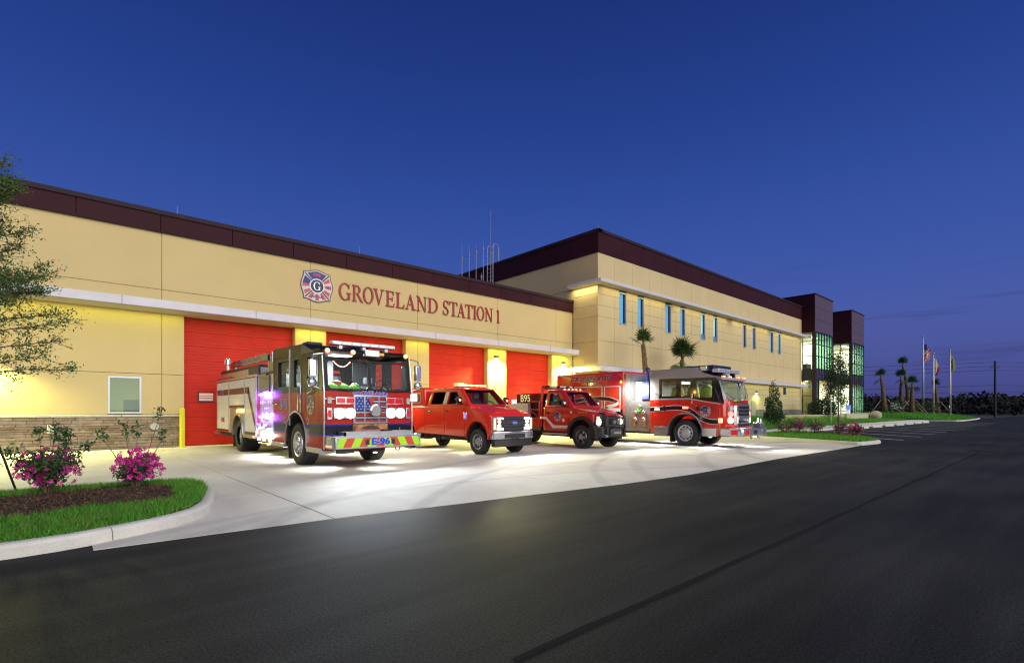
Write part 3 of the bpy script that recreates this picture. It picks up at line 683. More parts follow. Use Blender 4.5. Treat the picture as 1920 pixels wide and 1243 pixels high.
# fire and rescue cross on the wall
def maltese(r, n=10):
    """four flaring arms with bowed ends, meeting in notched corners"""
    pts = []
    for q in range(4):
        for k in range(n+1):
            t = -1+2*k/n; x = t*.79; y = .80+.18*math.cos(math.pi*t/2)**2.2 if abs(t) < .999 else .815
            a = R(-90*q); pts.append((r*(x*math.cos(a)-y*math.sin(a)), r*(x*math.sin(a)+y*math.cos(a))))
    return pts[::-1]
def cross_badge(name, parent, loc, r, face='-y', flat=False, word=True):
    """layers of a round-shouldered cross: dark rim, white field, coloured arms, ring with a G; returns the rim object"""
    d = .03 if not flat else .004
    c_ = dict(rim=mat('badge rim', (.03, .03, .04), .4), white=mat('badge white', (.62, .58, .60), .5), blue=mat('badge blue', (.02, .02, .16), .4), red=mat('badge red', (.55, .10, .09), .5), dark=mat('badge centre', (.015, .02, .05), .4), sil=mat('badge silver', (.55, .57, .62), .3, .5))
    mtx = Matrix.Translation(loc) @ (Matrix.Rotation(R(-90), 4, 'Z') if face == '-x' else Matrix.Identity(4))
    def put(mb, nm, m, par):
        me = bpy.data.meshes.new(nm); me.from_pydata(mb.v, [], mb.f); me.update(); me.transform(mtx); return link(nm, me, m, par)
    root = put(MB().prism(maltese(r), 'y', -d, 0), name, c_['rim'], parent)
    put(MB().prism(maltese(r*.95), 'y', -d-.002, -d), 'field', c_['white'], root)
    par = root
    def rout(a):   # outline radius in direction a (degrees from the top)
        q = (a+45) % 90-45; y = .9
        for _ in range(8): x = min(.79, y*abs(math.tan(R(q)))); y = .80+.18*math.cos(math.pi*(x/.79)/2)**2.2
        return r*y/math.cos(R(q))
    def arm(a0, a1, r0, k1, m, nm, k):
        N_ = 10
        pts = [(k1*rout(a0+(a1-a0)*i/N_)*math.sin(R(a0+(a1-a0)*i/N_)), k1*rout(a0+(a1-a0)*i/N_)*math.cos(R(a0+(a1-a0)*i/N_))) for i in range(N_+1)]
        pts += [(r0*math.sin(R(a1+(a0-a1)*i/N_)), r0*math.cos(R(a1+(a0-a1)*i/N_))) for i in range(N_+1)]
        put(MB().prism(pts[::-1], 'y', -d-.004-.001*k, -d-.002), nm, m, par)
    arm(-38, 38, r*.45, .89, c_['blue'], 'top_arm', 0)
    for a0, a1 in ((52, 128), (142, 218), (232, 308)):
        for i in range(5):
            if i % 2 == 0: arm(a0+(a1-a0)*i/5, a0+(a1-a0)*(i+1)/5, r*.46, .89, c_['red'], 'stripe', 1)
    arm(277, 308, r*.46, .89, c_['blue'], 'canton', 3)
    for a in (45, 135, 225, 315):
        u = Vector((math.sin(R(a)), math.cos(R(a)))); w = Vector((u.y, -u.x))*r*.035
        put(MB().prism([tuple(u*r*.42+w), tuple(u*r*1.02+w), tuple(u*r*1.02-w), tuple(u*r*.42-w)], 'y', -d-.0085, -d-.002), 'bar', c_['rim'], par)
    put(MB().lathe([(r*.43, -d-.006), (r*.43, -d-.002)], (0, 0, 0), 'y', 28), 'ring', c_['sil'], par)
    put(MB().lathe([(r*.39, -d-.009), (r*.39, -d-.006)], (0, 0, 0), 'y', 28), 'disc', c_['dark'], par)
    w_, ps = glyph('G'); mb = MB()
    for k, p in enumerate(ps): mb.prism([((q[0]/w_-.5)*r*.46, (q[1]-.5)*r*.5) for q in p], 'y', -d-.012-.0004*(k % 7), -d-.009)
    put(mb, 'letter_g', c_['sil'], par)
    if word:
        for s_, zz, m, sz, sx_ in (('FIRE', r*.66, c_['red'], r*.26, 1), ('RESCUE', -r*.64, c_['blue'], r*.2, 1), ('34', None, c_['rim'], r*.2, 1)):
            me = text_mesh(s_, sz, bold=.006*r)
            p = (0, -d-.009, zz) if zz is not None else (r*.64, -d-.009, 0)
            me.transform(mtx @ Matrix.Translation(p) @ FACE['-y']); link('lettering', me, m, par)
    return root
emb = cross_badge('wall_emblem', None, (8.59, WY-.003, 6.92), .74)
tag(emb, 'large fire and rescue cross with a silver G left of the red wall lettering', 'emblem')

# ------------------------------------------------------------------ two storey office block
office = thing('office_building', 'two storey tan office block with maroon parapet and narrow upper windows', 'office building')
OY, OX = 20.45, 25.86; OXE = 62.42
wins = [(28.13, 28.97), (30.28, 31.09), (33.90, 34.74), (36.03, 36.84), (39.29, 40.10), (41.44, 42.26), (47.20, 48.0), (49.33, 50.10), (53.58, 54.40), (55.54, 56.34)]
WZ0, WZ1 = 7.20, 9.32
wh = [(a-.0, WZ0, b+.0, 9.48) for a, b in wins]; low_win = (57.0, 3.0, 57.8, 3.86)
ocore = MB().box(OX+.09, OY+.10, 0, OXE, OY+.6, 12.9).box(OX+.10, OY+.6, 0, OX+.6, 46, 12.9).box(OX+.6, OY+.6, 12.3, OXE, 46, 12.6)
carve(ocore.build('core_wall', M_back, office), [MB().box(a+.005, OY-.2, WZ0+.005, b-.005, OY+.9, WZ1+.02) for a, b in wins])
cols = [25.86, 27.6, 29.66, 31.75, 33.4, 35.4, 37.8, 39.05, 40.7, 43.1, 45.0, 46.8, 48.7, 50.9, 53.0, 55.0, 57.1, 59.6, OXE]
panels(cols, [4.28, 5.90, 7.46, 8.19, 8.92, 9.49], OY, OY+.09, M_tan2, office, wh)
panels(cols, [9.50, 11.56], OY, OY+.09, M_tan2, office)
lowc = [25.86, 29.66, 33.4, 37.8, 43.1, 46.8, 50.9, 55.0, 59.6, OXE]
panels(lowc, [1.42, 1.9, 2.38, 2.86, 3.34, 3.86], OY, OY+.09, mat('block wall', (.50, .43, .22), .85, noise=(3, .08), bump=(40, .3, .004)), office, [low_win])
MB().box(57.0, OY+.02, 3.0, 57.8, OY+.06, 3.86).build('window', mat('dark green pane', (.01, .05, .05), .1), office)
M_gst = mat('grey stone base', (.17, .16, .15), .9, noise=(4, .3), bump=(16, .8, .01))
panels([25.9+1.3*k for k in range(29)], [0, .47, .94, 1.41], OY-.03, OY+.06, M_gst, office, [(49.0, -1, 50.2, 2.3)], name='stone')
# side that looks at the garage roof
def side_panels(ys, zs, m, name='wall_panel'):
    for i in range(len(ys)-1):
        for j in range(len(zs)-1): MB().box(OX, ys[i]+.007, zs[j]+.007, OX+.09, ys[i+1]-.007, zs[j+1]-.007).build(name, m, office, bevel=.004, seg=1)
side_panels([OY, 21.55, 22.56], [0, 1.5, 3.0, 4.28, 5.84, 7.46, 8.19, 8.92, 9.49], M_tan2)
side_panels([OY, 23.4, 27.2, 31.0, 34.8, 38.6, 46], [9.50, 11.56], M_tan2)
side_panels([22.58, 27.2, 31.0, 34.8, 38.6, 46], [8.3, 9.49], M_tan2)
# maroon band and coping
x = OX-.02; k = 0
bx = [OX-.02, 26.2]+[28.47+2.3*i for i in range(15)]+[OXE]
for a, b in zip(bx[:-1], bx[1:]): MB().box(a+.008, OY-.06, 11.57, b-.008, OY+.04, 12.88).build('fascia_panel', M_maroon, office, bevel=.006, seg=1)
by = [OY-.055+.0, 24, 27.6, 31.2, 34.8, 38.4, 46]
for a, b in zip(by[:-1], by[1:]): MB().box(OX-.06, a+.01, 11.57, OX-.021, b-.006, 12.88).build('fascia_panel', M_maroon, office)
MB().prism([(OY-.12, 12.88), (OY-.12, 13.06), (OY+.4, 13.10), (OY+.4, 12.88)], 'x', OX-.10, OXE).build('coping', M_coping, office)
MB().box(OX-.12, OY-.12, 12.882, OX+.3, 46, 13.07).build('coping', M_coping, office)
# canopies
uc = MB().prism([(OX-.6, OY-.7), (OXE+.9, OY-.7), (OXE+.9, OY-.02), (OX-.02, OY-.02), (OX-.02, 22.6), (OX-.6, 22.6)], 'z', 9.49, 9.70).build('canopy', M_canopy, office, bevel=.008)
MB().box(OX-.5, OY-.6, 9.478, OXE, OY-.03, 9.489).build('soffit', M_soffit, uc)
MB().box(OX-.5, OY-.02, 9.478, OX-.03, 22.5, 9.489).build('soffit', M_soffit, uc)
lc = MB().prism([(OX-.6, OY-.7), (OXE+1.1, OY-.7), (OXE+1.1, OY-.02), (OX-.02, OY-.02), (OX-.02, 22.4), (OX-.6, 22.4)], 'z', 3.88, 4.18).build('canopy', M_canopy, office, bevel=.008)
# windows
M_wfr = mat('window frame grey', (.42, .44, .50), .4, .3)
M_pane_blue = glass('upper pane', (.75, .9, 1), keep=.9)
for i, (a, b) in enumerate(wins):
    lit = i in (4, 5, 9)
    f = MB().box(a, OY-.03, WZ0, b, OY+.14, WZ0+.06).box(a, OY-.0, WZ1-.05, b, OY+.14, WZ1).box(a, OY-.0, WZ0+.06, a+.04, OY+.14, WZ1-.05).box(b-.05, OY-.0, WZ0+.06, b, OY+.14, WZ1-.05).build('window', M_wfr, office)
    MB().box(a+.04, OY+.10, WZ0+.06, b-.05, OY+.108, WZ1-.05).build('pane', M_pane_blue, f)
    cb = lamp_mat('lit room', (.70, .95, .62), 1.0) if lit else mat('dusk blind', (.25, .40, .50), .6, emit=(.20, .34, .42), es=1.35)  # unlit windows: blue glow added in place of the sky's reflection
    MB().box(b-.20, OY+.152, WZ0-.2, b+.4, OY+.156, WZ1+.2).build('shade_strip', mat('dark reveal', (.012, .016, .05), .6), f)  # dark strip painting in the shade of the deep right jamb
    MB().box(a-.3, OY+.16, WZ0-.2+(.7 if lit else 0), b+.4, OY+.18, WZ1+.2).build('glow_panel', cb, f)
    if lit: MB().box(a-.3, OY+.15, WZ0-.2, b+.4, OY+.17, WZ0+.5).build('desk_screen', mat('screen grey', (.2, .3, .4), .6, emit=(.12, .26, .36), es=.8), f)
    MB().box(a, OY+.03, WZ1, b, OY+.09, 9.485).build('spandrel', mat('spandrel', (.06, .09, .10), .3), f)
# light that washes down from the canopies
SOFT = (1, .86, .42)
for i, (x0, x1) in enumerate(((26.2, 34), (35, 44), (45, 53), (54, 62))):
    light('canopy_wash', 'AREA', ((x0+x1)/2, OY-.30, 9.46), 34, SOFT, uc, size=x1-x0, size_y=.12)
light('canopy_wash', 'AREA', (OX-.28, 21.5, 9.46), 34, SOFT, uc, size=.12, size_y=2)
for i, (x0, x1) in enumerate(((44, 62),)):
    light('canopy_wash', 'AREA', ((x0+x1)/2, OY-.30, 3.86), 60, SOFT, lc, size=x1-x0, size_y=.12)
for i, (x0, x1, e) in enumerate(((-13, -3, 20), (-3, 3.5, 26), (3.7, 7.6, 14), (7.7, 9.0, 14), (9.1, 13, 12), (13.1, 14.4, 9), (14.5, 18.4, 12), (18.5, 19.8, 16), (19.9, 23.7, 16), (23.8, 25.2, 26))):
    light('canopy_wash', 'AREA', ((x0+x1)/2, WY-.30, 4.97), e, (.98, .98, .14), can, size=x1-x0, size_y=.14)
wall_lamp(50.15, OY, 3.05, 'twin glowing wall lamp over the service door of the office block', 300, group='wall lamps on the office')
sd = MB().box(49.05, OY-.02, 0, 50.15, OY+.05, 2.28).build('service_door', mat('door grey', (.33, .31, .24), .6), office)
MB().box(50.0, OY-.06, 1.0, 50.06, OY-.02, 1.2).build('handle', M_alu, sd)

# ------------------------------------------------------------------ glazed entrance towers
M_cw = mat('curtain wall frame', (.018, .016, .020), .4)
M_gl_green = glass('green pane', (.66, .95, .80), keep=.95, ior=1.22); M_gl_clear = glass('clear pane', (.95, .98, .9), keep=.95, ior=1.3)
M_spand = mat('spandrel glass', (.05, .045, .065), .2, noise=(.6, .2)); M_spg = mat('spandrel green', (.012, .035, .03), .2)
M_plum = mat('plum panel', (.085, .055, .080), .45, noise=(1, .08))
M_room = mat('room wall', (.72, .74, .62), .8); M_ceil = mat('room ceiling', (.8, .8, .72), .8)
def tower(x0, x1, yf, yb, label, kind):
    t = thing('glass_tower', label, 'tower', (x0, yf, 0), 0, 'glazed entrance towers'); t.location = (0, 0, 0)
    top = 14.28; w = x1-x0
    # opaque head
    MB().box(x0+.06, yf+.06, 10.12, x1-.06, yb, top-.06).build('core_wall', M_back, t)
    for i in range(3):
        for j in range(2):
            MB().box(x0+.01+w/2*j, yf, 10.14+1.36*i+.01, x0+w/2*(j+1)-.01, yf+.05, 10.14+1.36*(i+1)-.01).build('head_panel', M_plum, t, bevel=.005, seg=1)
    for i in range(3): MB().box(x0-.01, yf+.06, 10.14+1.36*i+.01, x0+.05, yb, 10.14+1.36*(i+1)-.01).build('side_panel', M_maroon, t)
    MB().box(x0-.06, yf-.06, top-.05, x1+.06, yb, top+.06).build('coping', M_coping, t)
    # floors, ceilings and back wall of the lit rooms
    MB().box(x0+.12, yb+2.0, .1, x1+2, yb+2.2, 10.1).build('room_wall', M_room, t)
    MB().box(x0+.12, yf+.12, 4.7, x1, yb+2, 5.9).build('floor_slab', M_ceil, t)
    MB().box(x0+.12, yf+.12, 9.9, x1, yb+2, 10.1).build('ceiling', M_ceil, t)
    MB().box(x0+.12, yf+.12, .02, x1, yb+2, .1).build('floor_slab', M_ceil, t)
    MB().box(x1-.12, yf+.14, 0, x1-.02, yb+2, 10.1).build('room_wall', M_room, t)
    for i, zz in enumerate((4.6, 9.8)):
        light('room_light', 'AREA', ((x0+x1)/2, (yf+yb)/2+.9, zz), 520, (1, .97, .84), t, size=w*.7, size_y=2)
        MB().box((x0+x1)/2-1.6, yf+1.2, zz+.05, (x0+x1)/2+1.6, yf+1.5, zz+.095).build('ceiling_light', lamp_mat('office tube', (1, .97, .86), 6), t)
    MB().box(x0+1.0, yb+1.0, 5.92, x0+2.2, yb+1.6, 7.0).build('cabinet', mat('wood cabinet', (.35, .2, .1), .5), t)
    MB().box(x0+.6, yf+1.0, 5.92, x0+1.9, yf+1.5, 6.6).build('desk', mat('desk dark', (.08, .08, .09), .5), t)
    # front curtain wall: mullions and panes
    n = 6; zr = [6.0, 7.4, 8.73, 10.12]
    def grid(zr, cols_, y, mp_, skip=None):
        for j in range(len(zr)-1):
            for i in range(len(cols_)-1):
                if skip and skip(i, j): continue
                MB().box(cols_[i]+.03, y+.03, zr[j]+.03, cols_[i+1]-.03, y+.04, zr[j+1]-.03).build('pane', mp_, t)
    cx_ = [x0+.35+(w-.45)*i/n for i in range(n+1)]
    grid(zr, cx_, yf, M_gl_green)
    grid([4.75, 6.0], cx_, yf, M_spand)
    z0s = [0.3, 1.2, 2.98, 4.75]
    if kind == 2: grid(z0s, cx_, yf, M_gl_green)
    else: grid(z0s, cx_[:2], yf, M_gl_green)
    mul_z0 = .1 if kind == 2 else 4.75
    for i, xx in enumerate(cx_): MB().box(xx-.04, yf-.02, mul_z0 if (kind == 2 or i > 1) else .1, xx+.04, yf+.10, 10.12).build('mullion', M_cw, t)
    for zz in [4.75]+zr+(z0s[:3] if kind == 2 else []): MB().box(x0+.35, yf-.012, zz-.04, x1-.1, yf+.09, zz+.04).build('transom', M_cw, t)
    MB().box(x0, yf, 0, x0+.33, yf+.33, 10.13).build('corner_post', mat('corner maroon', (.03, .012, .016), .4), t)
    # side glazing that faces the camera side
    sy = [yf+.36]+([yf+1.28] if kind == 1 else [yf+1.25, yf+2.1])
    for a, b in zip(sy[:-1], sy[1:]):
        for z0, z1 in ((.3, 1.2), (1.2, 2.98), (2.98, 4.75), (6.0, 7.4), (7.4, 8.73), (8.73, 10.12)):
            MB().box(x0+.03, a+.03, z0+.03, x0+.04, b-.03, z1-.03).build('pane', M_gl_clear, t)
        MB().box(x0+.03, a+.03, 4.78, x0+.05, b-.03, 5.97).build('spandrel', M_spg, t)
    for a in sy[1:]: MB().box(x0-.01, a-.04, .1, x0+.09, a+.04, 10.12).build('mullion', M_cw, t)
    for zz in (.3, 1.2, 2.98, 4.75, 6.0, 7.4, 8.73, 10.1): MB().box(x0-.006, sy[0], zz-.035, x0+.08, sy[-1], zz+.035).build('transom', M_cw, t)
    if kind == 1:   # recessed entrance under the glass
        MB().box(x0+1.6, yf+2.2, 0, x1-.15, yf+2.3, 4.7).build('entrance_wall', M_tan, t)
        MB().box(x0+1.5, yf+.1, 0, x0+1.62, yf+2.2, 4.7).build('entrance_wall', M_tan, t)
        light('entrance_light', 'AREA', (x0+3.6, yf+1.0, 4.65), 90, (1, .9, .5), t, size=2, size_y=.5)
        d_ = MB().box(x0-.012, yf+.62, .1, x0+.02, yf+.68, 1.15).box(x0-.012, yf+.95, .1, x0+.02, yf+1.0, 1.15).box(x0-.012, yf+.62, 1.15, x0+.02, yf+1.22, 1.22).build('door', M_cw, t)
    return t
tower(62.45, 68.6, 19.08, 22.5, 'nearer plum topped glass tower at the end of the tan office block', 1)
tower(76.35, 82.1, 19.08, 22.5, 'farther plum topped glass tower standing alone before the flagpoles', 2)
# glazed lobby link set back between the towers
lob = thing('lobby_link', 'lit glazed lobby set back between the two plum topped towers', 'lobby'); LX0, LX1, LY = 68.7, 76.25, 23.2
MB().box(LX0, LY, 4.7, LX1, LY+.3, 5.9).build('spandrel', M_spand, lob); MB().box(LX0, LY, 10.1, LX1, LY+5, 12.5).build('parapet', M_maroon, lob)
for i in range(5):
    for z0, z1 in ((.1, 2.4), (2.4, 4.7), (5.9, 8), (8, 10.1)):
        MB().box(LX0+1.51*i+.04, LY+.1, z0+.04, LX0+1.51*(i+1)-.04, LY+.11, z1-.04).build('pane', M_gl_clear, lob)
for i in range(6): MB().box(LX0+1.51*i-.04, LY, 0, LX0+1.51*i+.04, LY+.15, 10.1).build('mullion', M_cw, lob)
MB().box(LX0, LY+4, 0, LX1, LY+4.2, 10.1).build('room_wall', M_room, lob); MB().box(LX0, LY+.35, 4.72, LX1, LY+4, 5.8).build('floor_slab', M_ceil, lob)
for zz in (4.6, 9.9): light('room_light', 'AREA', ((LX0+LX1)/2, LY+2, zz), 500, (1, .97, .84), lob, size=5, size_y=2)

# roof ladder and radio masts over the garage roof
M_galv = mat('galvanised steel', (.30, .31, .35), .5, .2)
lad = thing('roof_ladder', 'galvanised ladder with hooped rails climbing the office side wall over the garage roof', 'ladder', (25.55, 31.0, 0))
for y in (-.35, .35): MB().tube([(0, y, 8.4), (0, y, 14.2), (.1, y, 14.55), (.5, y, 14.55), (.6, y, 14.2), (.6, y, 13.1)], .035, 6).build('rail', M_galv, lad)
for k in range(19): MB().cyl((0, -.35, 8.6+.31*k), (0, .35, 8.6+.31*k), .018, n=6).build('rung', M_galv, lad)
for px, Y_, ztop, zj, lb in ((866, 27.6, 0, 0, 'tall thin whip mast, first from the ladder end'),): pass
def pX(px, Y_): r = (px-960)/945; return Y_*(.66896+r*.74329)/(.74329-r*.66896)
def pZ(py, X_, Y_): w_ = X_*.66896+Y_*.74329; return CAMH+(768-py)*w_/945
for px, py, pj, label in ((866, 455, 485, 'leftmost short whip mast on the garage roof edge'), (879.5, 463, 480, 'second whip mast from the left on the garage roof'), (892.5, 457, 474, 'third whip mast from the left on the garage roof'), (906, 453, 469, 'fourth whip mast on the garage roof beside the tallest one'), (920, 394, 476, 'tallest radio mast on the garage roof with a thick collar'), (902.5, 512, 520, 'stubby little mast on the garage roof')):
    Y_ = 25.5; X_ = pX(px, Y_); zt = pZ(py, X_, Y_); zj = pZ(pj, X_, Y_)
    t = thing('radio_mast', label, 'radio mast', (X_, Y_, 8.5), 0, 'radio masts on the garage roof')
    MB().cyl((0, 0, 0), (0, 0, zj-8.5), .018, n=8).build('pole', M_galv, t)
    MB().cyl((0, 0, zj-8.5), (0, 0, zt-8.5), .010, .006, n=6).build('whip', M_galv, t)
    MB().cyl((0, 0, zj-8.55), (0, 0, zj-8.40), .055, n=8).build('collar', mat('mast collar', (.2, .2, .22), .5), t)
for X_, Y_, Z_ in ((3.35, 22.7, 8.8), (10.65, 22.7, 8.8), (26, 20.5, 13.1), (36, 20.5, 13.1), (46, 20.5, 13.1), (56, 20.5, 13.1), (62.6, 19.2, 14.3), (68.5, 19.2, 14.3)):
    tag(MB().cyl((X_, Y_, Z_), (X_, Y_, Z_+.35), .012, .004, n=5).build('lightning_rod', M_galv), 'thin lightning rod on the coping '+{3.35: 'above the left edge of the first bay door', 10.65: 'above the red lettering', 26: 'at the near corner of the office roof', 36: 'on the office roof above the fourth window', 46: 'halfway along the office roof', 56: 'above the last office windows', 62.6: 'at the near corner of the nearer tower', 68.5: 'at the far corner of the nearer tower'}[X_], 'lightning rod', 'lightning rods along the copings')
# ------------------------------------------------------------------ vehicles (each faces -y, root under the front of the cab)
M_chrome = mat('chrome', (.72, .73, .75), .14, .85); M_rim = mat('polished rim', (.70, .70, .70), .28, .6)
M_steel = mat('brushed steel', (.52, .53, .55), .32, .9, noise=(9, .12))
M_tread = mat('tread plate', (.55, .56, .58), .30, .9, bump=(60, .5, .004))
M_rubber = mat('tyre rubber', (.018, .018, .019), .75, bump=(60, .4, .004))
M_black = mat('black trim', (.012, .012, .014), .45)
M_gloss = mat('gloss black', (.010, .010, .013), .12, coat=.6)
M_under = mat('chassis black', (.015, .015, .016), .8)
M_white = mat('white print', (.72, .70, .66), .4)
M_gold = mat('gold print', (.62, .36, .05), .35, .3)
M_bluep = mat('blue print', (.02, .06, .55), .4)
M_redp = mat('red print', (.50, .03, .02), .4)
M_seat = mat('seat grey', (.07, .075, .085), .8)
M_dash = mat('dashboard', (.03, .032, .036), .6)
M_cabin = mat('cabin lining', (.30, .31, .32), .8)
M_lime = mat('lime cloth', (.25, .75, .04), .7)
M_amber = lamp_mat('amber lamp', (1, .22, .006), 2.1)
M_amber2 = lamp_mat('amber marker', (1, .22, .006), 1.5)
M_head = lamp_mat('headlamp', (.92, .96, 1), 6)
M_headw = lamp_mat('warm headlamp', (1, .93, .66), 5)
M_scene = lamp_mat('ground light', (.95, 1, .92), 4)
M_purple = lamp_mat('violet lamp', (.28, .10, 1), 6)
M_redl = mat('red lens', (.5, .01, .01), .15, coat=.5, emit=(1, .02, .02), es=.25)
M_wglass = glass('vehicle glass', (.85, .92, .95), keep=.9, ior=1.25); M_tint = glass('tinted glass', (.16, .20, .20), keep=.8)

def wheel(par, x, y, r, w, rimr, style='truck', side=-1, rim_m=None, dual=False):
    """side -1: the outer face looks to -x; x is the outer face"""
    s = -side
    T = [(rimr, .03), (r*.80, 0), (r*.93, .012), (r*.985, .04), (r, .07), (r, w-.07), (r*.985, w-.04), (r*.93, w-.01), (r*.80, w), (rimr, w-.03)]
    prof = [(a, h*s) for a, h in T]
    if s < 0: prof = prof[::-1]
    mb = MB().lathe(prof, (x, y, r), 'x', 44, cap=False)
    for k in range(44):   # tread blocks
        a = 2*math.pi*(k+.5)/44; ca, sa = math.cos(a), math.sin(a); q = .018
        for h0, h1 in ((.05, w*.34), (w*.40, w*.60), (w*.66, w-.05)):
            if h1 <= h0: continue
            P = [];
            for h in (h0, h1):
                for rr, da in ((r*.985, -.042), (r+.008, -.036), (r+.008, .036), (r*.985, .042)):
                    aa = a+da; P.append((x+h*s, y+rr*math.cos(aa), r+rr*math.sin(aa)))
            mb.add(P, [(0,1,2,3), (7,6,5,4), (0,4,5,1), (1,5,6,2), (2,6,7,3)])
    t = mb.build('wheel', M_rubber, par, smooth=35)
    rm = rim_m or M_rim
    if style == 'truck':
        pr = [(rimr+.012, .030), (rimr+.005, .012), (rimr-.02, .02), (rimr-.045, .055), (rimr*.62, .060), (rimr*.55, .03), (rimr*.36, .015), (rimr*.33, -.03), (rimr*.10, -.04)]
    else:
        pr = [(rimr+.01, .028), (rimr, .012), (rimr-.02, .025), (rimr-.035, .075), (rimr*.60, .06), (rimr*.42, .03), (rimr*.30, .02), (rimr*.25, -.005), (rimr*.08, -.01)]
    pr = [(a, (h if not dual else h+.10)*s) for a, h in pr]
    rim = MB().lathe(pr[::-1] if s > 0 else pr, (x, y, r), 'x', 36, cap=False).build('rim', rm, t, smooth=30); MB().lathe([(rimr*.34, 0), (rimr*.34, .01)], (x+(pr[-1][1]+(.004*s)), y, r), 'x', 16).build('hub_cap', rm, t)
    dk = MB(); lg = MB()
    n = {'truck': 10, 'five': 5, 'steel': 8}[style]
    for k in range(n):
        a = 2*math.pi*k/n
        if style == 'five':
            for aa in (a,):
                c0 = (y+rimr*.68*math.cos(aa), r+rimr*.68*math.sin(aa))
                u = (math.cos(aa), math.sin(aa)); v = (-u[1], u[0])
                P = [(c0[0]+u[0]*p+v[0]*q, c0[1]+u[1]*p+v[1]*q) for p, q in ((-.24*rimr, -.09*rimr), (.22*rimr, -.24*rimr), (.22*rimr, .24*rimr), (-.24*rimr, .09*rimr))]
                dk.prism(P, 'x', x+.055*s, x+.012*s)
        else:
            rr = rimr*.76 if style == 'truck' else rimr*.70; hr = rimr*.10 if style == 'truck' else rimr*.17
            p = (y+rr*math.cos(a), r+rr*math.sin(a)); h = (.057 if style == 'truck' else .066)+(.10 if dual else 0)
            dk.cyl((x+(h-.012)*s, *p), (x+(h+.02)*s, *p), hr, n=8)
        rr = rimr*.45; p = (y+rr*math.cos(a+.2), r+rr*math.sin(a+.2)); h0 = .0+(.10 if dual else 0)
        lg.cyl((x+(h0-.012)*s, *p), (x+(h0+.03)*s, *p), rimr*.045, n=6)
    dk.build('rim_hole', M_under, t, kind='stuff'); lg.build('lug_nut', M_chrome, t, kind='stuff')
    return t

def arch_cut(y, r, x0, x1, zc, n=20): # a cutter with a straight skirt down
    pts = [(y+r*math.cos(math.pi*k/n), zc+r*math.sin(math.pi*k/n)) for k in range(n+1)]+[(y-r, -.3), (y+r, -.3)]
    return MB().prism(pts, 'x', x0, x1)
def arch_lip(y, r, x, zc, w, m, par, name='wheel_arch', t=.05, z_end=0, n=20):
    pts = [(y+r*math.cos(math.pi*k/n), zc+r*math.sin(math.pi*k/n)) for k in range(n+1)]
    if z_end: pts = [(y+r, zc-z_end)]+pts+[(y-r, zc-z_end)]
    mb = MB()
    for i in range(len(pts)-1):
        (y0, z0), (y1, z1) = pts[i], pts[i+1]
        def o(p): d = math.hypot(p[0]-y, max(0, p[1]-zc)) or 1; return (p[0]+(p[0]-y)/d*t, p[1]+max(0, p[1]-zc)/d*t)
        a, b = o(pts[i]), o(pts[i+1])
        mb.prism([pts[i], pts[i+1], b, a], 'x', x, x+w)
    return mb.build(name, m, par)
def side_rect(y0, z0, y1, z1, x=-2, x2=-.4): return MB().box(x, y0, z0, x2, y1, z1)
def rrect(a0, b0, a1, b1, r=.06, n=4):
    pts = []
    for cx_, cz, s in ((a1-r, b1-r, 0), (a0+r, b1-r, 90), (a0+r, b0+r, 180), (a1-r, b0+r, 270)):
        for k in range(n+1):
            a = R(s+90*k/n); pts.append((cx_+r*math.cos(a), cz+r*math.sin(a)))
    return pts
def strip_x(pts_top, pts_bot, x, m, par, name, t=.003):
    """a printed band on a side that faces -x; lists of (y,z)"""
    mb = MB()
    for i in range(len(pts_top)-1):
        mb.prism([pts_top[i], pts_top[i+1], pts_bot[i+1], pts_bot[i]], 'x', x-t, x)
    return mb.build(name, m, par)
def seat(par, x, y, z):
    s = MB().box(x-.24, y-.05, z, x+.24, y+.45, z+.12).prism([(y+.40, z+.08), (y+.55, z+.70), (y+.66, z+.70), (y+.54, z+.08)], 'x', x-.24, x+.24).build('seat', M_seat, par, bevel=.04)
    MB().box(x-.13, y+.52, z+.74, x+.13, y+.64, z+.94).build('headrest', mat('headrest', (.22, .24, .27), .7), s, bevel=.04); return s
def steering(par, x, y, z):
    mb = MB(); P = [(x+.2*math.cos(a), y+.09*math.sin(a), z+.18*math.sin(a)) for a in [2*math.pi*k/20 for k in range(21)]]
    mb.tube(P, .016, 6); mb.cyl((x, y-.2, z-.1), (x, y, z), .03, n=8); mb.cyl((x-.19, y, z), (x+.19, y, z), .014, n=6)
    return mb.build('steering_wheel', M_black, par)

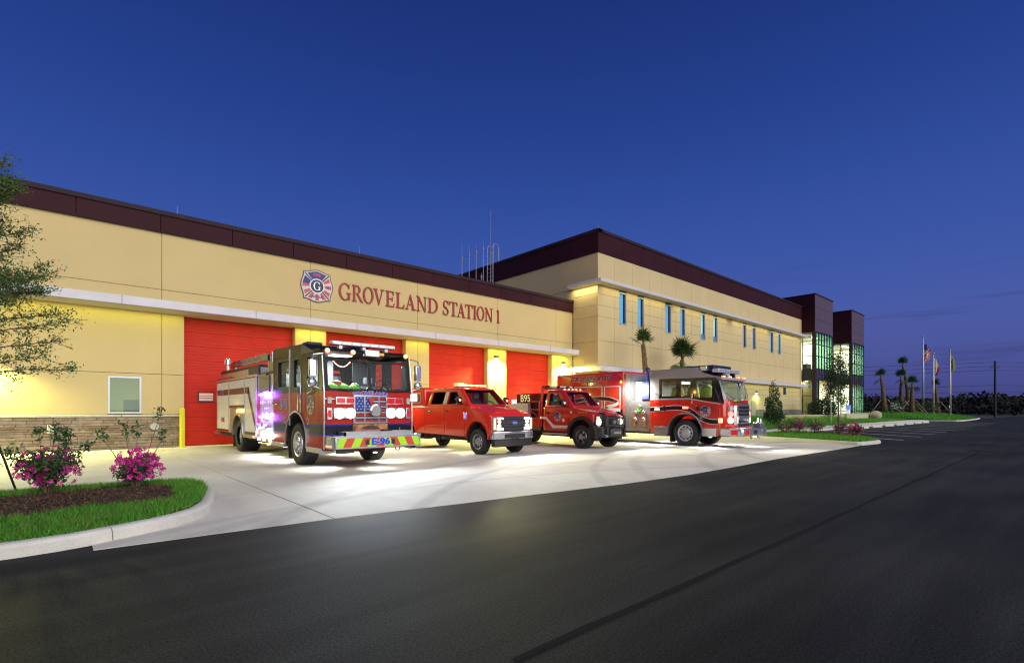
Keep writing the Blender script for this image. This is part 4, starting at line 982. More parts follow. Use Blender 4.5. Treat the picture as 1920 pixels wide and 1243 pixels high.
# ============ the maroon and black engine
def engine_a():
    V = thing('fire_engine', 'maroon and black fire engine numbered E-96 with glaring white headlights and chevron bumper', 'fire engine', (5.64, 11.42, 0))
    W = 1.14
    paint = bands('engine paint', [(1.84, 9, (.012, .012, .010)), (.84, 1.03, (.014, .014, .02)), (.80, .84, (.02, .03, .30)), (1.03, 1.07, (.02, .03, .30))], (.46, .022, .012), .36, 0, 0, spec=.20)
    cab = MB().prism([(0, .46), (0, 1.84), (.10, 2.60), (.13, 2.80), (.22, 2.86), (1.15, 2.90), (1.42, 3.05), (3.62, 3.12), (3.68, 3.06), (3.68, .46)], 'x', -W, W).build('cab', paint, V, bevel=.05, seg=3)
    cuts = [MB().box(-W+.07, .10, 1.0, W-.07, 3.60, 2.78)]
    cuts += [arch_cut(1.79, .74, -1.5, -.55, .60), arch_cut(1.79, .74, .55, 1.5, .60)]
    side_w = [(2.30, 2.02, 3.20, 2.70), (1.47, 1.98, 1.97, 2.68), (.36, 1.96, 1.04, 2.68)]
    for a in side_w:
        cuts.append(MB().prism(rrect(*a), 'x', -2, -.9)); cuts.append(MB().prism(rrect(*a), 'x', .9, 2))
    cuts.append(MB().prism(rrect(-1.03, 1.90, -.035, 2.56, .10), 'y', -.5, .4)); cuts.append(MB().prism(rrect(.035, 1.90, 1.03, 2.56, .10), 'y', -.5, .4))
    cuts.append(MB().box(-.8, 3.4, 2.0, .8, 3.9, 2.6))
    for y in (1.33, 2.23): cuts.append(MB().box(-2, y-.008, 1.30 if y > 2 else 1.36, -W+.02, y+.008, 2.82))
    cuts.append(MB().box(-2, 3.50, .5, -W+.02, 3.512, 2.84)); cuts.append(MB().box(-2, 2.23, 2.80, -W+.02, 3.51, 2.812)); cuts.append(MB().box(-2, .30, .5, -W+.02, .31, 1.9))
    carve(cab, cuts)
    for a in side_w:
        for s in (-1, 1): MB().prism(rrect(*a), 'x', s*(W-.045)-.004, s*(W-.045)+.004).build('window', M_wglass, V)
        fr = MB(); o_ = rrect(a[0]-.03, a[1]-.03, a[2]+.03, a[3]+.03, .08); i_ = rrect(*a)
        for k in range(len(o_)): fr.prism([o_[k], o_[(k+1) % len(o_)], i_[(k+1) % len(i_)], i_[k]], 'x', -W-.006, -W+.004)
        fr.build('window_trim', M_black, V)
    for x0, x1 in ((-1.03, -.035), (.035, 1.03)):
        MB().add([(x0, .035, 1.88), (x1, .035, 1.88), (x1, .125, 2.58), (x0, .125, 2.58)], [(0,1,2,3)]).build('windshield', M_wglass, V)
    # cabin
    d = MB().box(-1.06, .14, 1.55, 1.06, .55, 1.90).build('dashboard', M_dash, V, bevel=.05)
    MB().box(-.25, .5, 1.3, .25, 1.7, 1.86).build('engine_cover', M_dash, V, bevel=.06)
    seat(V, -.68, .95, 1.35); seat(V, .68, .95, 1.35)
    steering(V, .66, .62, 2.0)
    cl = MB()
    for k in range(3): cl.lathe([(.02, .12), (.13, .06), (.16, 0), (.14, -.02)], (-.82+.27*k, .30, 1.92), 'z', 10)
    cl.build('helmet_cover', M_lime, V, smooth=True)
    MB().lathe([(.1, 0), (.15, .03), (.12, .12), (.03, .16)], (-.66, .42, 1.96), 'z', 12).build('gear', mat('red gear', (.6, .08, .05), .6), V, smooth=True)
    MB().lathe([(.1, 0), (.14, .05), (.08, .14), (.02, .17)], (-.25, .33, 1.9), 'z', 9).build('bag', mat('clear bag', (.7, .74, .76), .3), V)
    MB().box(-1.02, 1.75, 1.3, -.2, 1.80, 2.7).build('divider', M_cabin, V); MB().box(.35, 1.75, 1.3, 1.02, 1.80, 2.7).build('divider', M_dash, V)
    MB().tube([(-.55+.05*k, .9+.02*math.sin(k), 2.62-.14*math.sin(math.pi*k/9)) for k in range(10)], .012, 6).build('coiled_cord', mat('cord red', (.5, .12, .08), .5), V)
    light('dome_light', 'AREA', (-.35, .95, 2.74), 90, (.95, 1, .95), V, size=.7, size_y=.5); light('dome_light', 'AREA', (0, 2.6, 2.74), 60, (.9, 1, .9), V, size=.9, size_y=.6)
    MB().box(-.6, .8, 2.755, -.1, 1.1, 2.772).build('dome_lamp', lamp_mat('dome lens', (.95, 1, .95), 5), V)
    # front: grille with a flag, lamp clusters, siren medallion, printed nameplate
    g = MB().box(-.44, -.035, 1.08, .44, .0, 1.12).box(-.44, -.035, 1.72, .44, 0, 1.76).box(-.44, -.035, 1.12, -.40, 0, 1.72).box(.40, -.035, 1.12, .44, 0, 1.72).box(-.17, -.032, 1.12, -.145, 0, 1.72).box(.20, -.032, 1.12, .225, 0, 1.72).build('grille', M_chrome, V)
    MB().box(-.40, -.004, 1.12, .40, -.001, 1.72).build('grille_back', M_black, g)
    wv = mat('flag red slat', (.45, .02, .02), .35); wb = mat('flag blue slat', (.02, .05, .32), .35)
    for k in range(9):
        z0 = 1.13+.066*k; m = M_chrome if k % 2 else wv
        MB().box(-.40 if k < 4 else -.02, -.026, z0, .40, -.006, z0+.040).build('slat', m, g)
        if k >= 4:
            MB().box(-.40, -.026, z0, -.02, -.006, z0+.062).build('slat', wb, g)
            for q in range(4): MB().cyl((-.345+.09*q+(.04 if k % 2 else 0), -.029, z0+.03), (-.345+.09*q+(.04 if k % 2 else 0), -.026, z0+.03), .014, n=5).build('star', M_white, g)
    MB().lathe([(.10, -.11), (.145, -.10), (.15, -.03), (.15, 0)], (.09, -.02, 1.40), 'y', 24).build('siren_speaker', M_chrome, V, smooth=35)
    MB().lathe([(.11, -.115), (.11, -.109)], (.09, -.02, 1.40), 'y', 20).build('siren_mesh', mat('siren mesh', (.35, .36, .36), .4, .7, bump=(80, 1, .01)), V)
    MB().prism([(0, 1.55), (.06, 1.62), (.065, 1.71), (-.065, 1.71), (-.06, 1.62)], 'y', -.06, -.036).build('shield_badge', M_redp, V)
    text('name_lettering', 'GROVELAND', (0, -.010, 1.80), .145, M_bluep, V, '-y', M_white, bold=.004, sx=1.05, spacing=1.02)
    pl = MB().box(-.45, -.014, .86, .45, -.004, 1.065).build('flame_plate', mat('flame print', (.42, .20, .07), .5, noise=(6, .9, 3)), V)
    MB().prism([(.25*math.cos(a), .93+.10*math.sin(a)) for a in [math.pi*k/10 for k in range(11)]], 'y', -.016, -.014).build('plate_print', mat('plate dark', (.06, .04, .03), .5), V)
    text('plate_lettering', 'GROVELAND', (0, -.018, .905), .10, M_redp, V, '-y', M_white, bold=.002, sx=1.25)
    for s in (-1, 1):
        b = MB().box(s*.64-.24, -.045, 1.54, s*.64+.24, .0, 1.71).build('warning_light', M_chrome, V, bevel=.01)
        for k in (-1, 1): MB().box(s*.64+k*.115-.095, -.055, 1.565, s*.64+k*.115+.095, -.046, 1.685).build('lens', M_redl, b)
        MB().box(s*1.02-.05, -.05, 1.55, s*1.02+.05, 0, 1.70).build('corner_lamp', mat('corner lens', (.5, .45, .35), .3), V, bevel=.008)
        h = MB().box(s*.66-.27, -.05, 1.20, s*.66+.27, 0, 1.45).build('headlight', M_chrome, V, bevel=.012)
        for k in (-1, 1): MB().lathe([(.01, -.09), (.09, -.085), (.126, -.06), (.126, -.05)], (s*.66+k*.13, 0, 1.325), 'y', 20).build('lens', M_head, h)
        light('headlight_beam', 'SPOT', (s*.66, -.14, 1.325), 400, (.86, .94, 1), V, to=(0, -1, -.08), size=.10, spot=120, blend=.9)
        MB().box(s*1.02-.06, -.05, 1.18, s*1.02+.06, 0, 1.46).build('marker_light', M_chrome, V, bevel=.01); MB().box(s*1.02-.04, -.058, 1.24, s*1.02+.04, -.05, 1.40).build('marker_lens', M_redl, V)
    MB().box(-W-.004, -.02, 1.655, -.9, -.0, 1.67).build('trim_line', M_chrome, V)
    for s in (-1, 1): MB().tube([(s*.12, -.02, 1.90), (s*.45, -.03, 1.86), (s*.80, -.05, 1.875)], .014, 6).tube([(s*.2, -.02, 1.88), (s*.5, -.02, 2.1)], .010, 5).build('wiper', M_black, V)
    # corner trims and mirrors
    for s in (-1, 1): MB().tube([(s*(W+.0), -.02, .50), (s*(W+.0), -.02, 1.84), (s*(W-.0), .10, 2.66)], .020, 8).build('corner_trim', M_chrome, V)
    for s in (-1, 1):
        mr = MB().tube([(s*W, .05, 2.70), (s*(W+.22), .05, 2.66), (s*(W+.26), .08, 2.5), (s*(W+.24), .10, 1.95), (s*W, .10, 1.88)], .020, 8).build('mirror_arm', M_chrome, V)
        MB().box(s*(W+.14), .03, 2.15, s*(W+.32), .13, 2.56).build('mirror', M_chrome, mr, bevel=.03, seg=3); MB().lathe([(.02, -.05), (.10, -.02), (.11, .04)], (s*(W+.24), .07, 2.03), 'y', 14).build('mirror', M_chrome, mr, smooth=True)
    # side: grab rails, steps, arch, badge, number
    MB().tube([(-W-.02, 1.28, 2.05), (-W-.07, 1.28, 2.02), (-W-.07, 1.28, 1.38), (-W-.07, 1.36, 1.30), (-W-.07, 1.46, 1.33), (-W-.07, 1.50, 1.45), (-W-.05, 1.50, 2.0)], .017, 8).build('grab_rail', M_chrome, V, smooth=True)
    MB().tube([(-W-.02, 3.46, 2.15), (-W-.07, 3.46, 2.1), (-W-.07, 3.46, 1.62), (-W-.07, 3.40, 1.56), (-W-.01, 3.3, 1.56)], .016, 8).build('grab_rail', M_chrome, V, smooth=True)
    MB().tube([(-W-.02, .62, 1.92), (-W-.06, .62, 1.86), (-W-.06, .90, 1.78), (-W-.02, 1.02, 1.80)], .016, 8).build('grab_rail', M_chrome, V, smooth=True)
    MB().box(-W-.03, 2.215, 1.0, -W+.01, 2.265, 2.98).build('door_post_trim', M_steel, V, bevel=.01)
    arch_lip(1.79, .74, -W-.035, .60, .25, M_chrome, V, z_end=.12); arch_lip(1.79, .70, -W+.02, .60, .6, M_under, V, 'wheel_well', .02, .1)
    for y in (.98, 2.62): MB().box(-W-.014, y-.05, 1.05, -W, y+.05, 1.22).build('latch', M_chrome, V, bevel=.01); MB().box(-W-.018, y-.02, 1.08, -W-.012, y+.02, 1.19).build('latch_grip', M_black, V)
    MB().box(-W-.05, .12, .40, -W+.3, .98, .52).build('cab_step', M_tread, V, bevel=.008); MB().box(-W-.05, 2.62, .42, -W+.3, 3.62, .53).build('cab_step', M_tread, V, bevel=.008)
    text('number_lettering', 'E-96', (-W-.004, 2.78, 1.55), .34, M_bluep, V, '-x', M_white, bold=.010, sx=.92)
    cross_badge('door_badge', V, (-W-.003, .80, 1.52), .25, '-x', True, False)
    MB().prism([(1.72, 2.52), (1.60, 2.36), (1.84, 2.36)], 'x', -W+.035, -W+.040).box(-W+.035, 1.60, 2.10, -W+.040, 1.84, 2.34).build('window_decal', mat('decal grey', (.5, .5, .46), .6), V)
    # roof: light bar, lamps on the brow, hatch
    lb = MB().box(-.83, .28, 2.96, .83, .50, 3.05).build('light_bar', mat('light bar lens', (.72, .74, .76), .2, coat=.5), V, bevel=.02)
    for k in range(7): MB().box(-.80+.235*k, .272, 2.972, -.80+.235*k+.19, .281, 3.04).build('lens', mat('bar reflector', (.6, .62, .62), .25, .6), lb)
    for x in (-.6, 0, .6): MB().box(x-.04, .33, 2.87, x+.04, .45, 2.965).build('bar_foot', M_steel, lb)
    MB().box(-.14, -.02, 2.70, .24, .12, 2.86).build('flood_light', M_chrome, V, bevel=.015); MB().box(-.11, -.028, 2.725, .21, -.02, 2.835).build('flood_lens', mat('flood lens', (.65, .67, .66), .2, emit=(1, 1, .95), es=.3), V)
    for x in (-1.02, -.40, .42, 1.02)[:4]:
        if x == .42: continue
        MB().lathe([(.02, -.05), (.055, -.03), (.06, 0)], (x, .10, 2.78), 'y', 14).build('amber_light', M_amber, V)
    MB().box(.28, .06, 2.75, .40, .12, 2.81).build('amber_light', mat('amber lens', (.5, .2, .01), .2, emit=(1, .4, .02), es=.6), V)
    MB().prism([(.55, 2.78), (1.40, 3.04), (1.40, 2.78)], 'x', -W-.012, -W+.03).build('roof_gusset', mat('navy gusset', (.012, .016, .06), .35), V)
    MB().box(-.9, 1.7, 3.08, -.5, 2.1, 3.16).box(.3, 1.6, 3.08, .75, 2.2, 3.17).build('roof_hatch', M_black, V, bevel=.02)
    # bumper
    b = MB().prism([(-W+.02, -.02), (-W+.02, -.47), (-W+.06, -.52), (W-.06, -.52), (W-.02, -.47), (W-.02, -.02)], 'z', .52, .79).build('bumper', M_steel, V, bevel=.012)
    for k in range(11):
        x0 = -1.06+.193*k; lean = .10 if k < 5 else (-.10 if k > 5 else 0); m = mat('chevron lime', (.42, .80, .02), .4) if k % 2 == 0 else mat('chevron red', (.60, .07, .03), .4)
        if k == 5: P = [(x0, .555), (x0+.193, .555), (x0+.193, .765), (x0, .765)]
        else:
            P = [(x0-lean/2, .555), (x0+.193-lean/2, .555), (x0+.193+lean/2, .765), (x0+lean/2, .765)]
            P = [(max(-1.06, min(1.06, p[0])), p[1]) for p in P]
        MB().prism(P, 'y', -.527-.0006*(k % 2), -.521).build('chevron', m, b)
    text('bumper_lettering', 'E-96', (0, -.538, .665), .21, M_bluep, V, '-y', M_white, bold=.012, sx=1.25)
    for s in (-1, 1): MB().box(s*.33-.05, -.531, .60, s*.33+.05, -.528, .72).build('vent_grid', M_black, b)
    MB().box(-W+.02, -.50, .79, W-.02, -.0, .815).build('bumper_deck', M_tread, V)
    tr = MB().box(-.85, -.46, .815, .95, -.42, .90).box(-.85, -.10, .815, .95, -.06, .90).box(-.85, -.46, .815, -.81, -.06, .90).box(.91, -.46, .815, .95, -.06, .90).build('hose_tray', M_steel, V)
    for x in (-.4, .55): MB().cyl((x, -.44, .90), (x, -.44, .98), .012, n=6).build('latch_pin', M_chrome, V)
    MB().box(.22, -.3, .86, .42, -.1, .93).build('nozzle', M_black, V)
    MB().box(-W+.015, -.40, .56, -W+.022, -.05, .60).build('marker_lens', M_amber2, V)
    MB().tube([(.45, -.40, .52), (.47, -.40, .44), (.55, -.40, .43), (.58, -.40, .50)], .012, 6).tube([(.70, -.42, .50), (.85, -.42, .46), (1.0, -.42, .47)], .012, 6).box(-.95, -.45, .42, -.62, -.2, .50).build('under_hook', M_black, V)
    # chassis and wheels
    MB().box(-.5, .2, .40, .5, 10.2, .72).build('frame_rail', M_under, V); MB().box(-1.0, 3.7, .45, 1.0, 10.2, .60).build('under_pan', M_under, V)
    for s in (-1, 1):
        wheel(V, s*(W-.02), 1.79, .535, .40, .315, 'truck', s); wheel(V, s*(W-.02), 7.42, .535, .60, .315, 'truck', s, dual=True)
    MB().cyl((-.9, 1.79, .535), (.9, 1.79, .535), .08, n=8).cyl((-.9, 7.42, .535), (.9, 7.42, .535), .12, n=8).build('axle', M_under, V)
    for y in (2.42, 8.08): MB().box(-W+.02, y, .14, -W+.50, y+.015, .70).build('mud_flap', M_under, V)
    # pump bay
    MB().box(-W+.06, 3.72, .50, W-.06, 5.22, 2.44).build('pump_house', M_steel, V); MB().box(-W+.02, 4.10, 1.92, -W+.06, 5.22, 2.42).build('valve_panel', M_gloss, V)
    MB().box(-W+.0, 3.70, .48, -W+.3, 5.24, .58).build('pump_step', M_tread, V)
    ga = MB()
    for y, z, r in ((3.95, 1.62, .06), (4.15, 1.62, .06), (4.35, 1.45, .05), (4.55, 1.45, .05), (4.75, 1.62, .06), (4.95, 1.62, .06), (4.2, 1.28, .05), (4.7, 1.28, .05)):
        gg = MB().lathe([(r, -.03), (r, 0)], (-W+.06, y, z), 'x', 14).build('gauge', M_chrome, V); MB().lathe([(r*.8, -.034), (r*.8, -.031)], (-W+.06, y, z), 'x', 12).build('dial', M_white, gg)
    for y, z, r in ((4.45, 1.02, .13), (4.05, .92, .09), (4.9, .92, .09)): MB().lathe([(r*.7, -.14), (r, -.13), (r, -.05), (r*.8, -.04), (r*.8, 0)], (-W+.06, y, z), 'x', 16).build('outlet_cap', M_steel, V, smooth=35)
    for z in (1.86, 1.20):
        for y in (4.05, 4.85): MB().box(-W-.02, y-.11, z-.035, -W+.06, y+.11, z+.035).build('violet_light', M_purple, V, bevel=.01)
    for z in (1.86, 1.20): light('violet_glow', 'AREA', (-W-.12, 4.45, z), 34, (.28, .10, 1), V, to=(1, 0, -.25), size=1.2, size_y=.2)
    for y in (3.95, 4.5, 5.0): MB().box(-W-.005, y-.12, .49, -W+.0, y+.12, .57).build('step_light', M_scene, V)
    light('step_glow', 'AREA', (-W-.05, 4.45, .62), 30, (1, 1, .92), V, to=(.7, 0, .5), size=1.3, size_y=.1)
    MB().box(-W+.06, 3.74, 2.45, W-.06, 5.20, 2.52).build('crosslay_lid', M_black, V); MB().box(-W+.1, 3.72, 2.52, -W+.4, 4.3, 2.80).build('crosslay_cover', mat('lime webbing', (.4, .38, .16), .6), V)
    MB().box(-W+.0, 4.30, 2.42, W-.0, 5.25, 2.47).build('pump_top', M_gloss, V)
    # body with three roller shutters
    body = MB().box(-W, 5.24, .60, W, 10.34, 2.50).build('body', mat('body maroon', (.36, .022, .014), .3, coat=.2), V, bevel=.01)
    carve(body, [arch_cut(7.42, .64, -1.5, -.4, .60), arch_cut(7.42, .64, .4, 1.5, .60)])
    M_shut = mat('white shutter', (.80, .78, .74), .42, noise=(3, .04))
    def shutter(y0, y1, z0, z1):
        n = max(3, int((z1-z0)/.055)); p = [(0, 0)]
        h = (z1-z0)/n
        for i in range(n): p += [(-.010, h*i+.006), (-.010, h*(i+1)-.006), (-.002, h*(i+1))]
        p += [(.02, z1-z0), (.02, 0)]
        mb = MB(); N_ = len(p)
        vs = [(-W-.004+a, y0, z0+b_) for a, b_ in p]+[(-W-.004+a, y1, z0+b_) for a, b_ in p]
        fs = [(i, (i+1) % N_, N_+(i+1) % N_, N_+i) for i in range(N_)]+[tuple(range(N_))[::-1], tuple(range(N_, 2*N_))]
        s = mb.add(vs, fs).build('shutter', M_shut, V)
        MB().box(-W-.035, y0+.03, z0, -W-.004, y1-.03, z0+.05).build('shutter_bar', M_black, s)
        return s
    sh = [(5.30, 6.48, .66, 2.40), (6.56, 8.48, 1.50, 2.40), (8.56, 10.26, .66, 2.40)]
    for a in sh: shutter(*a)
    for y in (5.265, 6.52, 8.52, 10.3): MB().box(-W-.028, y-.03, .62 if y not in (6.52,) else .62, -W-.002, y+.03, 2.43).build('shutter_rail', M_steel, V)
    MB().box(-W-.028, 5.24, 2.43, -W-.002, 10.34, 2.50).build('drip_rail', M_steel, V)
    MB().box(-W-.012, 8.3, 2.52, -W+.02, 10.3, 2.57).build('red_trim', M_redp, V)
    MB().box(-W-.012, 6.56, .62, -W-.004, 8.48, 1.46).build('fender_panel', M_tread, V); carve(bpy.data.objects[[o.name for o in scn.objects if o.name.startswith('fender_panel')][-1]], [arch_cut(7.42, .64, -1.5, -.4, .60)])
    arch_lip(7.42, .63, -W-.03, .60, .3, M_steel, V, z_end=.05, t=.03)
    MB().lathe([(.02, -.03), (.06, -.02), (.07, 0)], (-W-.012, 7.42, 1.36), 'x', 12).build('amber_light', M_amber2, V); light('amber_glow', 'POINT', (-W-.12, 7.42, 1.38), 5, (1, .55, .08), V, size=.05)
    MB().box(-W-.02, 5.3, .52, -W+.2, 6.7, .62).build('running_board', M_tread, V); MB().box(-W-.026, 5.36, .54, -W-.02, 5.6, .60).build('marker_lens', M_amber2, V)
    MB().box(-W-.01, 10.34, .50, W, 10.85, .58).build('tail_board', M_tread, V); MB().box(-W-.02, 10.5, .54, -W-.01, 10.8, .58).build('tail_light', M_redl, V)
    band = mat('shutter band', (.12, .02, .03), .35)
    x_ = -W-.016
    strip_x([(10.26, 2.13), (6.02, 2.13)], [(10.26, 1.93), (6.02, 1.93)], x_, band, V, 'body_stripe', .006); strip_x([(6.06, 2.128), (5.32, 1.02)], [(6.16, 1.928), (5.32, .80)], x_, band, V, 'body_stripe', .006)
    text('body_lettering', 'GFD', (x_-.010, 9.45, 2.03), .22, M_bluep, V, '-x', M_white, bold=.006)
    MB().prism([(9.4+.32*math.cos(a)*(1 if k % 2 else .35), 1.05+.16*math.sin(a)*(1 if k % 2 else .35)) for k, a in enumerate([math.pi*q/4 for q in range(8)])], 'x', x_-.008, x_).build('star_decal', M_redp, V)
    text('star_lettering', 'RESCUE', (x_-.011, 9.4, 1.05), .13, M_bluep, V, '-x', M_white)
    MB().box(-W+.08, 5.26, 2.50, W-.08, 10.3, 2.72).build('hose_bed', M_steel, V); MB().prism([(5.3, 2.72), (5.3, 2.80), (10.2, 2.86), (10.3, 2.72)], 'x', -W+.10, W-.1).build('hose_bed_cover', M_black, V)
    MB().box(-W+.04, 5.2, 2.50, -W+.10, 6.3, 2.75).build('handrail_box', mat('navy box', (.012, .018, .06), .4), V)
    ladder = MB().box(-W+.06, 4.35, 2.86, -W+.12, 8.6, 3.08).build('side_board', M_gloss, V, bevel=.008)
    text('board_lettering', 'GROVELAND FIRE RESCUE', (-W+.055, 6.55, 2.97), .20, mat('reflective violet', (.35, .20, .42), .3), V, '-x', sx=1.22)
    for y in (4.5, 8.4): MB().box(-W+.14, y, 2.5, -W+.2, y+.08, 3.0).build('board_bracket', M_steel, V)
    MB().cyl((-W+.2, 4.38, 2.5), (-W+.2, 4.38, 3.12), .03, n=8).build('grab_post', M_steel, V)
    bc = MB().lathe([(.05, 0), (.05, .22), (.12, .24), (.12, .42), (.06, .47)], (-W+.22, 9.75, 2.86), 'z', 14).build('rear_beacon', M_chrome, V, smooth=35)
    for y, x, e in ((.55, -W+.2, 26), (3.1, -W+.15, 26), (4.4, -W+.1, 34), (-.25, 0, 10), (5.6, -W+.2, 14), (1.0, W-.1, 26), (4.0, W-.1, 30)):
        MB().lathe([(.05, -.02), (.05, .0)], (x, y, .40), 'z', 10).build('ground_light', M_scene, V); light('ground_glow', 'SPOT', (x, y, .37), e*2.6, (1, 1, .9), V, to=(-.25, 0, -1) if x < 0 else (.25, 0, -1), size=.05, spot=150, blend=.5)
    return V
engine_a()

# ============ pickups
def greenhouse(V, W, zb, zt, yb0, yt0, yt1, yb1, tin, paint, wins, M_pane, name='cab_top'):
    xb, xt = W-.02, W-tin
    def L(i): # outer loft inset by i
        a, b = xb-i, xt-i
        return [(-a, yb0+i, zb-.05), (a, yb0+i, zb-.05), (a, yb1-i, zb-.05), (-a, yb1-i, zb-.05), (-b, yt0+i, zt-i), (b, yt0+i, zt-i), (b, yt1-i, zt-i), (-b, yt1-i, zt-i)]
    F = [(3,2,1,0), (4,5,6,7), (0,1,5,4), (1,2,6,5), (2,3,7,6), (3,0,4,7)]
    o = MB().add(L(0), F).build(name, paint, V, bevel=.07, seg=3)
    cuts = [MB().add([(x, y, z-(.1 if z < zb else 0)) for x, y, z in L(.055)], F)]
    for poly in wins: cuts.append(MB().prism(poly, 'x', -2, 2))
    h = zt-zb
    def fx(t): return xb+(xt-xb)*t
    t0, t1 = .10, .88
    fw = [(-fx(t0)+.10, zb+h*t0), (fx(t0)-.10, zb+h*t0), (fx(t1)-.09, zb+h*t1), (-fx(t1)+.09, zb+h*t1)]
    cuts.append(MB().prism(fw, 'y', yb0-.3, yt0+.25)); cuts.append(MB().prism([(p[0]*.9, p[1]) for p in fw], 'y', yt1-.3, yb1+.3))
    carve(o, cuts)
    def sx(z): return fx((z-zb)/h)-.03
    for s in (-1, 1):
        for poly in wins: MB().add([(s*sx(z), y, z) for y, z in poly], [tuple(range(len(poly)))]).build('window', M_pane, V)
    def wy(z): return yb0+(yt0-yb0)*(z-zb)/h+.03
    MB().add([(x, wy(z), z) for x, z in fw], [(0,1,2,3)]).build('windshield', M_wglass, V)
    MB().add([(x*.9, yb1+(yt1-yb1)*(z-zb)/h-.03, z) for x, z in fw], [(0,1,2,3)]).build('rear_window', M_tint, V)
    return o
def body_shell(V, W, prof, paint, arches, seams, cabin, name='body'):
    o = MB().prism(prof, 'x', -W, W).build(name, paint, V, bevel=.075, seg=3)
    cuts = [arch_cut(y, r, s*W*.45, s*(W+.5), zc) for y, r, zc in arches for s in (-1, 1)]
    cuts += [MB().box(-W-.3, y-.010, z0, -W+.016, y+.010, z1) for y, z0, z1 in seams]
    if cabin: cuts.append(MB().box(-W+.10, cabin[0], .75, W-.10, cabin[1], 2))
    carve(o, cuts)
    for y, r, zc in arches:
        for s in (-1, 1): arch_lip(y, r-.03, s*W*.5 if s > 0 else -W+.03, zc, W*.45, M_under, V, 'wheel_well', .02, .15)
    return o
def tow_mirror(V, s, W, y, z, amber=True):
    m = MB().box(s*(W+.05), y, z, s*(W+.24), y+.12, z+.26).build('mirror', M_gloss, V, bevel=.04, seg=3)
    MB().tube([(s*(W-.02), y+.08, z+.02), (s*(W+.12), y+.08, z+.02)], .03, 6).build('mirror_arm', M_black, m)
    MB().box(s*(W+.07), y+.120, z+.03, s*(W+.22), y+.126, z+.23).build('mirror_glass', mat('mirror glass', (.6, .65, .68), .05, 1), m)
    if amber: MB().lathe([(.015, -.02), (.04, -.012), (.045, 0)], (s*(W+.15), y, z+.14), 'y', 10).build('amber_light', M_amber2, m)

